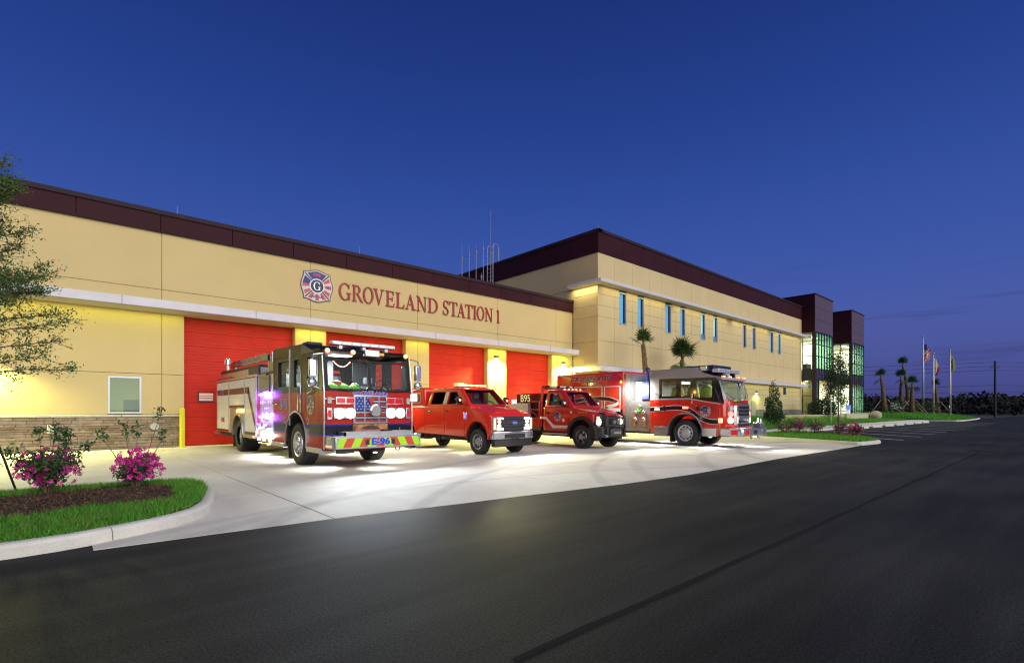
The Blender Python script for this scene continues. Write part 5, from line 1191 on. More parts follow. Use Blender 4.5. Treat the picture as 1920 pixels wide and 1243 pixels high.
def pickup():
    V = thing('pickup_truck', 'bright red crew cab pickup with topper and lit amber roof lights', 'pickup truck', (10.62, 11.76, 0))
    W = .86; red = mat('pickup red', (.74, .028, .010), .20, coat=.8)
    prof = [(.06, .58), (.03, .80), (.03, 1.19), (.09, 1.27), (.30, 1.36), (1.10, 1.49), (1.25, 1.55), (5.95, 1.55), (5.98, 1.5), (5.98, .72), (5.4, .60), (3.9, .56), (1.3, .54)]
    body_shell(V, W, prof, red, [(.74, .545, .50), (4.94, .545, .50)], [(1.40, .56, 1.55), (2.53, .56, 1.55), (3.755, .5, 1.6), (3.77, .5, 1.6)], (1.3, 3.7))
    side = [[(1.86, 1.60), (2.44, 1.60), (2.40, 2.00), (2.12, 1.99), (1.74, 1.66)], [(2.68, 1.60), (3.42, 1.60), (3.32, 2.01), (2.62, 2.01)]]
    side = [[(1.55, 1.60), (2.40, 1.60), (2.36, 2.01), (1.98, 2.01)], [(2.68, 1.60), (3.46, 1.60), (3.36, 2.02), (2.62, 2.02)]]
    greenhouse(V, W, 1.53, 2.15, 1.05, 1.78, 3.55, 3.72, .15, red, side, M_tint)
    MB().add([(-W+.005, 2.42, 1.60), (-W+.005, 2.64, 1.60), (-W+.125, 2.585, 2.02), (-W+.125, 2.385, 2.02)], [(0,1,2,3)]).build('door_pillar', mat('pillar reflector', (.6, .58, .5), .2, .3), V)
    hd = MB().add([(-.62, .16, 1.30), (.62, .16, 1.30), (.66, 1.06, 1.46), (-.66, 1.06, 1.46), (-.44, .30, 1.43), (.44, .30, 1.43), (.50, 1.10, 1.58), (-.50, 1.10, 1.58)], [(3,2,1,0), (4,5,6,7), (0,1,5,4), (1,2,6,5), (2,3,7,6), (3,0,4,7)]).build('hood', red, V, bevel=.05, seg=3)
    # topper on the bed
    cap = MB().prism([(3.80, 1.54), (3.84, 2.16), (3.95, 2.21), (5.75, 2.21), (5.90, 2.12), (5.97, 1.54)], 'x', -W+.02, W-.02).build('bed_topper', red, V, bevel=.08, seg=3)
    MB().prism(rrect(4.05, 1.64, 5.35, 2.03, .08), 'x', -W+.012, -W+.022).build('topper_window_frame', M_steel, V)
    MB().prism(rrect(4.10, 1.68, 5.30, 1.99, .07), 'x', -W+.004, -W+.012).build('topper_window', mat('topper pane', (.12, .13, .13), .1), V)
    MB().box(-W-.02, 4.30, 1.72, -W+.004, 5.0, 1.98).build('scene_light', M_head, V, bevel=.02); light('scene_glow', 'AREA', (-W-.08, 4.65, 1.85), 90, (1, .95, .82), V, to=(-1, 0, -.35), size=.6, size_y=.2)
    # face
    g = MB().prism(rrect(-.46, .74, .46, 1.20, .05), 'y', -.03, .06).build('grille', M_black, V)
    for z in (.80, .90, 1.06, 1.13): MB().box(-.43, -.045, z, .43, -.028, z+.045).build('slat', mat('grille bar', (.06, .06, .065), .35, .4), g)
    MB().box(-.45, -.06, .965, .45, -.03, 1.045).build('center_bar', mat('grille bar', (.06, .06, .065)), g, bevel=.01)
    ov = MB().lathe([(1, -.02), (1, .0)], (0, 0, 0), 'y', 28); ov.v = [(p[0]*.135, p[1]-.062, p[2]*.058+1.005) for p in ov.v]; ov.build('badge_rim', M_chrome, V)
    ov = MB().lathe([(1, -.004), (1, .0)], (0, 0, 0), 'y', 28); ov.v = [(p[0]*.122, p[1]-.083, p[2]*.048+1.005) for p in ov.v]; ov.build('badge', M_bluep, V)
    text('badge_script', 'Ford', (0, -.089, 1.005), .082, M_white, V, '-y', shear=.35)
    for s in (-1, 1):
        h = MB().prism(rrect(s*.645-.185, .75, s*.645+.185, 1.19, .06), 'y', -.02, .10).build('headlight', mat('lamp housing chrome', (.5, .5, .48), .2, .8), V)
        MB().prism(rrect(s*.60-.115, .955, s*.60+.115, 1.15, .03), 'y', -.03, -.018).build('lamp_recess', M_black, h)
        MB().box(s*.56-.105, -.038, 1.115, s*.56+.14, -.018, 1.165).box(s*.56-.105, -.038, .78, s*.56+.14, -.018, .85).build('light_strip', M_headw, h)
        for zc in (1.04, .91): MB().lathe([(.01, -.05), (.05, -.046), (.062, -.03)], (s*.585, 0, zc), 'y', 14).build('lens', M_headw, h)
        MB().box(s*.76-.045, -.036, .80, s*.76+.045, -.016, 1.15).build('turn_light', M_amber, h, bevel=.015)
        light('headlight_beam', 'SPOT', (s*.60, -.10, .95), 420, (1, .92, .72), V, to=(0, -1, -.2), size=.08, spot=115, blend=.9)
        tow_mirror(V, s, W, 1.42, 1.58)
    b = MB().prism([(-W+.02, .14), (-W+.0, -.02), (-W+.10, -.10), (W-.10, -.10), (W-.0, -.02), (W-.02, .14)], 'z', .50, .74).build('bumper', M_chrome, V, bevel=.03, seg=3)
    MB().box(-.42, -.115, .53, .42, -.09, .66).build('bumper_opening', M_black, b); MB().box(-.15, -.125, .50, .15, -.115, .62).build('plate', mat('dark plate', (.02, .02, .025), .4), b)
    MB().prism([(-W+.05, .1), (-W+.06, -.04), (-W+.14, -.08), (W-.14, -.08), (W-.06, -.04), (W-.05, .1)], 'z', .27, .495).build('air_dam', M_black, V, bevel=.02)
    arch_lip(.74, .545, -W-.012, .50, .10, red, V, t=.035, z_end=.0); arch_lip(4.94, .545, -W-.012, .50, .10, red, V, t=.035)
    for y in (2.40, 3.44): MB().box(-W-.035, y-.10, 1.33, -W+.0, y+.06, 1.38).build('door_handle', M_gloss, V, bevel=.012)
    MB().box(-W-.03, 1.25, 1.10, -W+.0, 1.42, 1.34).build('fender_vent', M_chrome, V, bevel=.012); MB().box(-W-.033, 1.28, 1.14, -W-.03, 1.39, 1.30).build('vent_lens', mat('violet lens', (.12, .08, .4), .2, emit=(.35, .3, 1), es=1.2), V)
    MB().box(-W-.012, 1.45, .86, -W, 3.7, .885).build('body_molding', red, V, bevel=.004)
    for s in (-1, 1):
        wheel(V, s*(W+.0), .74, .405, .27, .235, 'steel', s, mat('silver wheel', (.42, .42, .43), .35, .6)); wheel(V, s*(W+.0), 4.94, .405, .27, .235, 'steel', s, mat('silver wheel', (.42, .42, .43)))
    MB().box(-.45, .2, .38, .45, 5.8, .58).cyl((-.8, .74, .4), (.8, .74, .4), .06, n=8).cyl((-.8, 4.94, .4), (.8, 4.94, .4), .07, n=8).box(-.12, 4.75, .30, .12, 5.1, .55).build('chassis', M_under, V)
    for y in (3.0, 3.9, 4.2): MB().box(-W+.12, y, .36, -W+.2, y+.08, .58).build('bracket', M_under, V)
    seat(V, -.42, 1.85, 1.05); seat(V, .42, 1.85, 1.05); steering(V, .42, 1.60, 1.52)
    MB().box(-W+.12, 1.2, 1.25, W-.12, 1.55, 1.56).build('dashboard', M_dash, V, bevel=.04)
    MB().box(-W+.12, 2.8, 1.0, W-.12, 3.4, 1.35).prism([(3.25, 1.3), (3.4, 1.9), (3.5, 1.9), (3.45, 1.3)], 'x', -W+.12, W-.12).build('rear_bench', M_seat, V)
    lb = MB().box(-.62, 2.08, 2.17, .62, 2.30, 2.21).build('light_bar', M_black, V, bevel=.01)
    for x in (-.50, -.30, -.04, .20, .40, .54): MB().box(x-(.13 if x < -.4 else .075), 2.06, 2.20, x+(.13 if x < -.4 else .075), 2.32, 2.20+(.11 if x < -.4 else .075)).build('amber_light', M_amber, lb, bevel=.02)
    light('bar_glow', 'POINT', (-.3, 1.9, 2.36), 14, (1, .5, .06), V, size=.08)
    MB().lathe([(.05, 0), (.04, .04), (.01, .06)], (-.55, 2.9, 2.14), 'z', 10).build('roof_antenna', M_black, V)
    for y, x in ((1.6, -.6), (3.2, -.6)): light('running_glow', 'SPOT', (x, y, .5), 26, (1, .9, .7), V, to=(-.3, 0, -1), size=.05, spot=150)
    return V
pickup()

def brush_truck():
    V = thing('brush_truck', 'dark red brush truck with black bull bar, bed sign B95 and black wheel flares', 'brush truck', (14.90, 11.25, 0))
    W = .84; red = mat('brush truck red', (.46, .018, .010), .22, coat=.7)
    prof = [(.10, .60), (.06, .80), (.08, 1.20), (.16, 1.28), (.40, 1.36), (1.05, 1.47), (1.20, 1.53), (2.58, 1.55), (2.60, .58), (1.2, .56)]
    body_shell(V, W, prof, red, [(.62, .60, .48)], [(1.22, .58, 1.52), (2.42, .58, 1.54)], (1.25, 2.5))
    side = [[(1.50, 1.58), (2.32, 1.58), (2.30, 2.03), (1.86, 2.03)]]
    greenhouse(V, W, 1.51, 2.16, .98, 1.62, 2.48, 2.58, .13, red, side, M_wglass)
    seat(V, -.42, 1.75, 1.05); seat(V, .42, 1.75, 1.05); steering(V, .42, 1.55, 1.5); MB().box(-W+.12, 1.15, 1.25, W-.12, 1.45, 1.54).build('dashboard', M_dash, V, bevel=.04)
    arch_lip(.62, .57, -W-.06, .48, .18, M_black, V, 'wheel_flare', t=.12, z_end=.08); arch_lip(.62, .57, W-.12, .48, .18, M_black, V, 'wheel_flare', t=.12, z_end=.08)
    for s in (-1, 1):
        wheel(V, s*(W+.04), .62, .425, .30, .25, 'five', s, mat('alloy wheel', (.35, .33, .31), .25, .8)); wheel(V, s*(W+.04), 4.72, .425, .30, .25, 'five', s, mat('alloy wheel', (.35, .33, .31)))
        h = MB().prism(rrect(s*.62-.17, .84, s*.62+.17, 1.18, .05), 'y', .0, .12).build('headlight', mat('lamp housing chrome', (.5, .5, .48)), V)
        MB().lathe([(.02, -.05), (.10, -.03), (.13, 0)], (s*.63, .0, .97), 'y', 18).build('lens', M_headw, h); MB().box(s*.68-.08, -.02, 1.09, s*.68+.08, .0, 1.17).build('turn_light', M_amber2, h)
        light('headlight_beam', 'SPOT', (s*.62, -.42, .97), 330, (1, .93, .72), V, to=(0, -1, -.2), size=.08, spot=115, blend=.9)
        tow_mirror(V, s, W, 1.30, 1.52)
    b = MB().prism([(-W-.02, .30), (-W-.02, .02), (-W+.16, -.22), (W-.16, -.22), (W+.02, .02), (W+.02, .30)], 'z', .42, .80).build('bumper', mat('black steel', (.02, .02, .022), .5, bump=(50, .3, .003)), V, bevel=.03)
    MB().box(-.42, .0, .80, .42, .10, 1.20).build('grille', M_black, V)
    bb = MB()
    for x in (-.52, .52): bb.tube([(x, -.22, .50), (x, -.30, .75), (x, -.30, 1.10), (x, -.18, 1.24), (x, .05, 1.30)], .035, 8)
    for x in (-.20, .20): bb.tube([(x, -.28, .70), (x, -.28, 1.16)], .025, 8)
    bb.tube([(-.52, -.29, 1.12), (.52, -.29, 1.12)], .03, 8).tube([(-.52, -.30, .85), (.52, -.30, .85)], .03, 8)
    bb.tube([(-.52, -.2, 1.22), (-.78, .0, 1.2), (-.80, .06, .82)], .025, 8).tube([(.52, -.2, 1.22), (.78, .0, 1.2), (.80, .06, .82)], .025, 8)
    bb.build('bull_bar', M_black, V, smooth=True)
    MB().box(-.30, -.30, .50, .30, -.20, .72).build('winch', mat('winch', (.10, .10, .11), .4, .5), V, bevel=.02); MB().cyl((-.22, -.31, .60), (.22, -.31, .60), .05, n=10).build('winch_drum', M_steel, V)
    for x in (-.6, .6): MB().tube([(x, -.24, .46), (x, -.32, .44), (x+.04, -.34, .48), (x, -.26, .52)], .018, 6).build('tow_hook', M_steel, V)
    for k, x in enumerate((-.13, .13)): MB().lathe([(.07, -.04), (.08, 0)], (x, -.30, .97), 'y', 14).build('driving_light', M_steel, V)
    for x in (-.46, -.22, 0, .22, .46): MB().lathe([(.045, 0), (.04, .05), (.015, .07)], (x, 1.78, 2.155), 'z', 10).build('roof_marker', M_amber, V)
    # headache rack, light bar, bed
    for s in (-1, 1): MB().tube([(s*(W-.05), 2.72, .70), (s*(W-.05), 2.70, 1.7), (s*(W-.10), 2.66, 2.26)], .05, 8).build('rack_post', red, V)
    MB().box(-W+.06, 2.60, 2.20, W-.06, 2.72, 2.28).build('rack_beam', red, V, bevel=.01)
    lb = MB().box(-W+.05, 2.45, 2.29, W-.05, 2.70, 2.35).build('light_bar', M_black, V, bevel=.01)
    for k in range(8): MB().box(-.76+.19*k, 2.43, 2.30, -.76+.19*k+.15, 2.455, 2.345).build('lens', M_white if k % 3 else M_gloss, lb)
    MB().box(-W-.02, 2.66, .60, W+.02, 5.9, .74).build('bed_deck', M_black, V)
    fr = MB()
    for y in (2.78, 3.30): fr.tube([(-W, y, .66), (-W, y, 1.75)], .025, 8)
    for z in (1.74, 1.42, 1.08, .70): fr.tube([(-W, 2.78, z), (-W, 3.30, z)], .022, 8)
    fr.tube([(-W, 2.78, 1.10), (-W, 3.30, 1.40)], .015, 6)
    fr.build('step_frame', red, V)
    MB().box(-W+.03, 2.78, .74, -W+.08, 3.30, 1.06).build('step_panel', red, V)
    MB().box(-W+.20, 2.75, .74, W-.20, 3.5, 1.75).build('pump_skid', M_under, V)
    MB().box(-W+.05, 2.70, 1.67, -W+.75, 4.15, 2.06).build('bed_sign', M_gloss, V, bevel=.01)
    text('bed_lettering', 'B95', (-W+.046, 3.62, 1.86), .40, lamp_mat('yellow print', (.75, .7, .05), .5), V, '-x', sx=.95, bold=.004)
    MB().box(-W-.0, 3.45, .90, W, 4.7, 1.66).build('tool_box', mat('tool box white', (.58, .57, .52), .45), V, bevel=.015)
    for y in (3.75, 4.35): MB().box(-W-.02, y-.05, 1.40, -W+.0, y+.05, 1.52).build('box_latch', M_steel, V)
    MB().box(-W+.2, 4.3, 1.66, -W+.6, 4.62, 1.84).build('work_light', mat('work light', (.6, .6, .6), .3, emit=(1, 1, 1), es=1.0), V)
    MB().tube([(-W+.3, 4.1, 1.66), (-W+.3, 4.1, 2.0), (-W+.42, 4.0, 2.06)], .02, 6).build('light_arm', M_black, V)
    strip_x([(2.60, 1.14), (2.40, 1.14), (1.98, .82), (1.20, .82)], [(2.60, 1.05), (2.42, 1.05), (2.04, .71), (1.20, .73)], -W-.0, M_white, V, 'body_stripe', .006)
    cross_badge('door_badge', V, (-W-.004, 1.80, 1.15), .19, '-x', True, False)
    MB().prism([(1.42, 1.02), (1.50, .94), (1.58, 1.02), (1.50, 1.10)], 'x', -W-.006, -W).build('placard', M_white, V)
    text('hood_lettering', 'BRUSH 95', (-W-.004, .58, 1.31), .10, M_gold, V, '-x')
    MB().box(-W-.03, 2.22, 1.25, -W, 2.36, 1.33).build('door_handle', M_gloss, V, bevel=.01)
    MB().lathe([(.02, -.02), (.05, 0)], (-W-.0, 1.12, 1.31), 'x', 10).build('marker_light', M_white, V); MB().lathe([(.02, -.02), (.045, 0)], (-W-.01, 2.68, 1.10), 'x', 10).build('marker_light', M_amber2, V)
    MB().tube([(-W-.06, 1.25, .50), (-W-.06, 2.5, .50)], .035, 8).build('side_step', M_steel, V)
    MB().box(-.4, .3, .38, .4, 5.8, .58).cyl((-.8, .62, .42), (.8, .62, .42), .06, n=8).cyl((-.8, 4.72, .42), (.8, 4.72, .42), .07, n=8).build('chassis', M_under, V)
    return V
brush_truck()

# ============ the red and silver rescue engine
def engine_b():
    V = thing('rescue_engine', 'red and silver rescue engine lettered GROVELAND with a tall box body', 'rescue engine', (19.02, 8.25, 0))
    W = 1.05
    paint = bands('rescue paint', [(1.80, 9, (.30, .29, .29))], (.62, .022, .010), .2, 0, .8)
    fp = [(-W, 3.30), (-W, .34), (-W+.10, .20), (-.50, .0), (.50, .0), (W-.10, .20), (W, .34), (W, 3.30)]
    cab = MB().prism(fp, 'z', .46, 3.02).build('cab', paint, V, bevel=.05, seg=3)
    cuts = [MB().prism([(-1, 1.64), (.10, 1.66), (.42, 2.50), (.55, 2.64), (1.05, 2.80), (1.30, 3.0), (1.35, 3.5), (-1, 3.5)], 'x', -2, 2)]
    cuts.append(MB().box(-W+.07, .45, 1.05, W-.07, 3.2, 2.50))
    cuts += [arch_cut(1.75, .70, s*.5, s*1.5, .56) for s in (-1, 1)]
    sw = [(2.12, 1.94, 2.74, 2.55), (1.52, 1.94, 1.92, 2.54), (.66, 1.86, 1.27, 2.52)]
    for a in sw:
        for s in (-1, 1): cuts.append(MB().prism(rrect(*a, .07), 'x', s*.8, s*2))
    cuts.append(MB().prism(rrect(-.92, 1.72, .92, 2.46, .10), 'y', -.6, .7))
    for y in (2.02, .42): cuts.append(MB().box(-2, y-.006, 1.0 if y > 1 else .5, -W+.015, y+.006, 2.6))
    carve(cab, cuts)
    # black band round the windows
    blk = MB().prism([(2.86, 1.86), (2.86, 2.64), (.55, 2.60), (.42, 2.50), (.30, 2.1), (.20, 1.66), (.6, 1.70), (1.6, 1.86)], 'x', -W-.010, -W+.004).build('window_surround', M_gloss, V)
    carve(blk, [MB().prism(rrect(*a, .07), 'x', -2, -.8) for a in sw])
    for a in sw:
        for s in (-1, 1): MB().prism(rrect(*a, .07), 'x', s*(W-.05)-.004, s*(W-.05)+.004).build('window', M_wglass, V)
    def wsy(z): return .10+(.42-.10)*(z-1.66)/(2.50-1.66)
    ws = [(-W+.02, .24), (-.62, .04), (0, -.0), (.62, .04), (W-.02, .24)]
    mb = MB()
    for (x0, d0), (x1, d1) in zip(ws[:-1], ws[1:]): mb.quad((x0, wsy(1.66)+d0-.03, 1.66), (x1, wsy(1.66)+d1-.03, 1.66), (x1*.97, wsy(2.50)+d1-.06, 2.50), (x0*.97, wsy(2.50)+d0-.06, 2.50))
    mb.build('windshield', M_wglass, V)
    for s in (-1, 1): MB().tube([(s*(W-.0), .33, 1.66), (s*(W-.04), .62, 2.50)], .045, 8).build('screen_pillar', M_gloss, V)
    MB().tube([(p[0]*.99, wsy(1.66)+p[1]-.05, 1.64) for p in ws], .035, 8).build('cowl', mat('navy cowl', (.012, .018, .06), .3), V)
    for s in (-1, 1): MB().tube([(s*.1, .05, 1.68), (s*.55, .12, 1.85), (s*.8, .26, 2.05)], .010, 5).build('wiper', M_black, V)
    MB().prism([(.46, 2.50), (.30, 2.52), (.34, 2.62), (.60, 2.66)], 'x', -W+.03, W-.03).build('visor', mat('silver paint', (.30, .29, .29)), V)
    # cabin
    MB().box(-.95, .45, 1.35, .95, .80, 1.68).build('dashboard', M_dash, V, bevel=.04); seat(V, -.6, 1.0, 1.15); seat(V, .6, 1.0, 1.15); steering(V, .6, .85, 1.75)
    for k, (x, y) in enumerate(((-.7, 2.25), (-.7, 1.62), (-.68, 1.05), (.55, 2.3))):
        MB().lathe([(.22, 0), (.26, .25), (.20, .55), (.08, .62)], (x, y, 1.72), 'z', 12).build('turnout_coat', mat('coat yellow', (.75, .80, .12), .7, noise=(9, .3)), V, smooth=True)
    MB().lathe([(.1, .0), (.14, .05), (.09, .15), (.02, .18)], (-.5, .55, 1.68), 'z', 12).build('helmet', M_white, V, smooth=True)
    MB().lathe([(.1, .0), (.13, .04), (.02, .14)], (.62, .5, 1.68), 'z', 12).build('helmet', M_lime, V, smooth=True)
    MB().box(.3, 1.9, 1.1, .94, 1.94, 2.45).build('divider', M_cabin, V)
    light('dome_light', 'AREA', (-.1, 2.4, 2.46), 26, (1, 1, .82), V, size=.9, size_y=.6); light('dome_light', 'AREA', (-.1, 1.0, 2.46), 20, (1, 1, .88), V, size=.9, size_y=.5)
    MB().box(-.4, 2.2, 2.47, .2, 2.5, 2.49).build('dome_lamp', lamp_mat('dome lens', (.95, 1, .95), 5), V)
    # side print
    strip_x([(3.28, 1.86), (1.6, 1.85), (.9, 1.72), (.34, 1.63)], [(3.28, 1.835), (1.6, 1.825), (.9, 1.695), (.34, 1.605)], -W-.0, M_white, V, 'waist_line', .005)
    def ribbon(cs, w, m, nm, t):
        top = [(y, z+w/2) for y, z in cs]; bot = [(y, z-w/2) for y, z in cs]; return strip_x(top, bot, -W, m, V, nm, t)
    cs = [(3.28, 1.42), (2.9, 1.43), (2.5, 1.47), (2.1, 1.49), (1.75, 1.46), (1.5, 1.38), (1.3, 1.24), (1.1, 1.08), (.85, .99), (.6, .96), (.34, .96)]
    for _ in range(2):
        q = [cs[0]]
        for a, b in zip(cs[:-1], cs[1:]): q += [(a[0]*.75+b[0]*.25, a[1]*.75+b[1]*.25), (a[0]*.25+b[0]*.75, a[1]*.25+b[1]*.75)]
        cs = q+[cs[-1]]
    ribbon(cs, .20, M_white, 'ribbon_edge', .004); ribbon(cs, .155, M_gloss, 'ribbon', .007)
    cross_badge('door_badge', V, (-W-.004, .92, 1.35), .225, '-x', True, False)
    for y, z in ((2.95, 1.42), (1.72, 1.48)): MB().box(-W-.03, y-.12, z-.04, -W-.006, y+.12, z+.05).build('amber_light', M_amber2, V, bevel=.01)
    for y in (2.62, 1.22): MB().box(-W-.035, y-.05, 1.36, -W, y+.05, 1.56).build('door_handle', M_gloss, V, bevel=.012)
    for y, z0, z1 in ((3.02, 1.68, 2.06), (1.42, 1.62, 2.05)): MB().tube([(-W, y, z0), (-W-.06, y, z0+.03), (-W-.06, y, z1-.03), (-W, y, z1)], .016, 8).build('grab_rail', M_chrome, V, smooth=True)
    arch_lip(1.75, .70, -W-.03, .56, .2, M_chrome, V, z_end=.08, t=.04); arch_lip(1.75, .66, -W+.02, .56, .55, M_under, V, 'wheel_well', .02, .1)
    MB().box(-W-.015, .50, .42, -W+.15, 1.05, .72).build('cab_step', M_tread, V, bevel=.008); MB().box(-W-.015, 2.50, .46, -W+.15, 3.10, .74).build('cab_step', M_tread, V, bevel=.008)
    MB().box(-W-.01, 2.5, .36, -W+.2, 3.1, .455).build('step_pan', M_steel, V)
    # nose
    g = MB().prism(rrect(-.48, .62, .48, 1.60, .05), 'y', -.05, .02).build('grille', M_chrome, V)
    for k in range(7): MB().box(-.43, -.065, .67+.13*k, .43, -.048, .67+.13*k+.085).build('slat', mat('grille dark', (.05, .05, .055), .3, .6), g)
    MB().box(-.46, -.075, 1.06, .46, -.05, 1.19).build('center_bar', M_steel, g)
    for s in (-1, 1):
        an = MB().add([(s*.50, -.01, .84), (s*(W-.06), .26, .84), (s*(W-.06), .26, 1.56), (s*.50, -.01, 1.56), (s*.50, .12, .84), (s*(W-.10), .34, .84), (s*(W-.10), .34, 1.56), (s*.50, .12, 1.56)], [(0,1,2,3), (0,4,5,1), (3,2,6,7), (0,3,7,4), (1,5,6,2)])
        h = an.build('headlight', M_chrome, V)
        c_ = Vector((s*.76, .11, 0)); nn = Vector((s*.45, -.9, 0)).normalized()
        for z, m in ((1.02, M_headw), (1.25, mat('lamp red white', (.6, .25, .2), .2, emit=(1, .5, .4), es=.8)), (1.46, mat('lamp clear', (.5, .5, .42), .2))):
            p = c_+nn*.05+Vector((0, 0, z)); MB().cyl(p-nn*.04, p+nn*.03, .115, .09, n=16).build('lens', m, h)
        MB().box(s*(W-.02)-.05, .28, .92, s*(W-.02)+.05, .42, 1.10).build('turn_light', M_amber, V, bevel=.02)
        light('headlight_beam', 'SPOT', (s*.78, -.10, 1.02), 450, (1, .95, .8), V, to=(0, -1, -.2), size=.08, spot=115, blend=.9)
    b = MB().prism([(-W-.02, .34), (-W-.02, -.40), (-W+.06, -.48), (W-.06, -.48), (W+.02, -.40), (W+.02, .34)], 'z', .45, .72).build('bumper', M_steel, V, bevel=.02)
    MB().box(-W+.05, -.46, .72, W-.05, .05, .745).build('bumper_deck', M_tread, V)
    MB().prism([(-.95, .0), (-.95, -.12), (.95, -.12), (.95, .0)], 'z', .60, .78).build('red_apron', mat('rescue red', (.62, .022, .010), .2, coat=.8), V, bevel=.03)
    for s in (-1, 1): MB().box(s*.72-.14, -.492, .50, s*.72+.14, -.478, .68).build('warning_light', M_redl if s < 0 else M_steel, V, bevel=.01)
    for x in (-.36, .0, .36): MB().box(x-.15, -.488, .52, x+.15, -.478, .66).build('bumper_grille', M_black if x == 0 else mat('speaker grille', (.25, .26, .28), .4, .6, bump=(70, .8, .01)), V, bevel=.008)
    MB().box(-W-.028, -.30, .50, -W-.018, -.05, .67).build('side_marker', M_redl, V, bevel=.01)
    for s in (-1, 1): MB().tube([(s*.3, -.42, .45), (s*.3, -.45, .38), (s*.36, -.47, .37)], .02, 6).build('tow_hook', M_black, V)
    t_ = MB().box(.62, -.42, .745, .95, -.12, .92).lathe([(.08, 0), (.08, .12), (.05, .16)], (.80, -.30, .92), 'z', 12).build('bumper_turret', M_steel, V, bevel=.01)
    # roof
    MB().box(-.72, .75, 2.84, .72, 1.75, 3.10).build('roof_box', mat('navy box', (.012, .018, .06), .4), V, bevel=.03)
    lb = MB().box(-.88, .48, 2.80, .88, .74, 2.94).build('light_bar', mat('light bar lens', (.72, .74, .76)), V, bevel=.02)
    for k in range(8): MB().box(-.85+.213*k, .472, 2.82, -.85+.213*k+.18, .481, 2.92).build('lens', mat('bar reflector', (.6, .62, .62)), lb)
    for x in (-.5, .5): MB().box(x-.05, .52, 2.62, x+.05, .68, 2.80).build('bar_foot', M_black, lb)
    MB().box(-.92, .95, 2.88, -.73, 1.2, 3.06).build('roof_flood', M_chrome, V, bevel=.02)
    for x in (-.85, -.35, .35, .85): MB().box(x-.09, .28, 2.60, x+.09, .36, 2.66).build('amber_light', M_amber2, V, bevel=.01)
    MB().box(-W-.0, 3.31, 3.0, W, 3.36, 3.03).build('roof_rail', M_chrome, V)
    # pump bay
    MB().box(-W+.08, 3.34, .60, W-.08, 4.56, 1.80).build('pump_house', M_steel, V); MB().box(-W+.06, 4.30, .60, W-.06, 4.56, 2.95).build('bay_wall', M_steel, V); MB().box(-W+.5, 3.34, 1.8, W-.3, 4.3, 2.6).build('bay_panel', mat('bay cream', (.55, .54, .48), .5), V)
    MB().box(-W-.02, 3.32, .52, -W+.35, 4.58, .62).build('pump_step', M_tread, V); MB().box(-W+.06, 3.34, 1.80, -W+.10, 3.72, 2.58).build('hose_curtain', M_black, V); MB().box(-W+.02, 3.36, 1.84, -W+.06, 3.70, 2.56).build('hose_web', mat('navy web', (.012, .018, .07), .7), V)
    for y, z in ((3.6, 1.3), (4.0, 1.3), (3.6, 1.0), (4.0, 1.0), (3.8, 1.55)): MB().lathe([(.06, -.12), (.08, -.10), (.08, 0)], (-W+.08, y, z), 'x', 12).build('outlet_cap', M_chrome, V)
    for y, m in ((3.55, mat('orange strap', (.8, .35, .03), .5)), (4.05, mat('orange strap', (.8, .35, .03)))): MB().box(-W+.0, y-.03, .75, -W+.03, y+.03, 1.22).build('strap', m, V)
    MB().lathe([(.09, -.05), (.09, 0)], (-W+.05, 3.82, 1.42), 'x', 14).build('lime_cap', M_lime, V)
    mo = MB().cyl((-.7, 3.62, 2.6), (-.7, 3.62, 2.98), .06, n=10).lathe([(.10, 0), (.12, .12), (.05, .22)], (-.70, 3.62, 2.95), 'z', 12).build('deck_gun', mat('navy gun', (.02, .03, .14), .4), V)
    light('pump_glow', 'AREA', (-W-.25, 3.95, 2.3), 120, (1, 1, .92), V, to=(.85, 0, -.5), size=1.0, size_y=.15)
    # box body
    body = MB().box(-W, 4.58, .62, W, 8.46, 3.06).build('body', mat('rescue red', (.62, .022, .010)), V, bevel=.015)
    carve(body, [arch_cut(6.5, .62, s*.4, s*1.5, .56) for s in (-1, 1)])
    MB().box(-W-.012, 4.56, .62, -W+.02, 4.62, 3.05).build('corner_trim', M_steel, V)
    def frame(y0, z0, y1, z1, w=.035):
        x_ = -W-.005; MB().box(x_, y0, z0, -W, y1, z0+w).box(x_, y0, z1-w, -W, y1, z1).box(x_, y0, z0+w, -W, y0+w, z1-w).box(x_, y1-w, z0+w, -W, y1, z1-w).build('panel_outline', M_white, V)
    frame(4.75, .95, 5.62, 2.44); frame(5.72, .95, 7.35, 2.46); frame(7.45, .95, 8.35, 2.48)
    for y in (5.67, 7.40): MB().box(-W-.003, y-.006, .9, -W+.0, y+.006, 2.5).build('panel_seam', M_black, V)
    text('body_lettering', 'GROVELAND', (-W-.008, 6.42, 2.80), .29, M_gloss, V, '-x', M_white, shear=.25, sx=1.28, spacing=1.12, bold=.008)
    text('body_lettering', 'FIRE RESCUE', (-W-.008, 6.42, 2.57), .16, M_gloss, V, '-x', M_white, shear=.25, sx=1.1, spacing=1.05)
    def smooth_curve(cs):
        for _ in range(2):
            q = [cs[0]]
            for a, b in zip(cs[:-1], cs[1:]): q += [(a[0]*.75+b[0]*.25, a[1]*.75+b[1]*.25), (a[0]*.25+b[0]*.75, a[1]*.25+b[1]*.75)]
            cs = q+[cs[-1]]
        return cs
    cs = smooth_curve([(8.4, 1.75), (7.4, 1.80), (6.6, 1.90), (6.0, 1.92), (5.3, 1.88), (4.85, 1.72)])
    ribbon(cs, .20, M_white, 'ribbon_edge', .006); ribbon(cs, .155, M_gloss, 'ribbon', .009)
    cs = smooth_curve([(4.85, 1.72), (5.0, 1.60), (5.4, 1.56), (5.55, 1.48), (5.3, 1.42), (4.75, 1.40)])
    ribbon(cs, .14, M_white, 'ribbon_fold', .011)
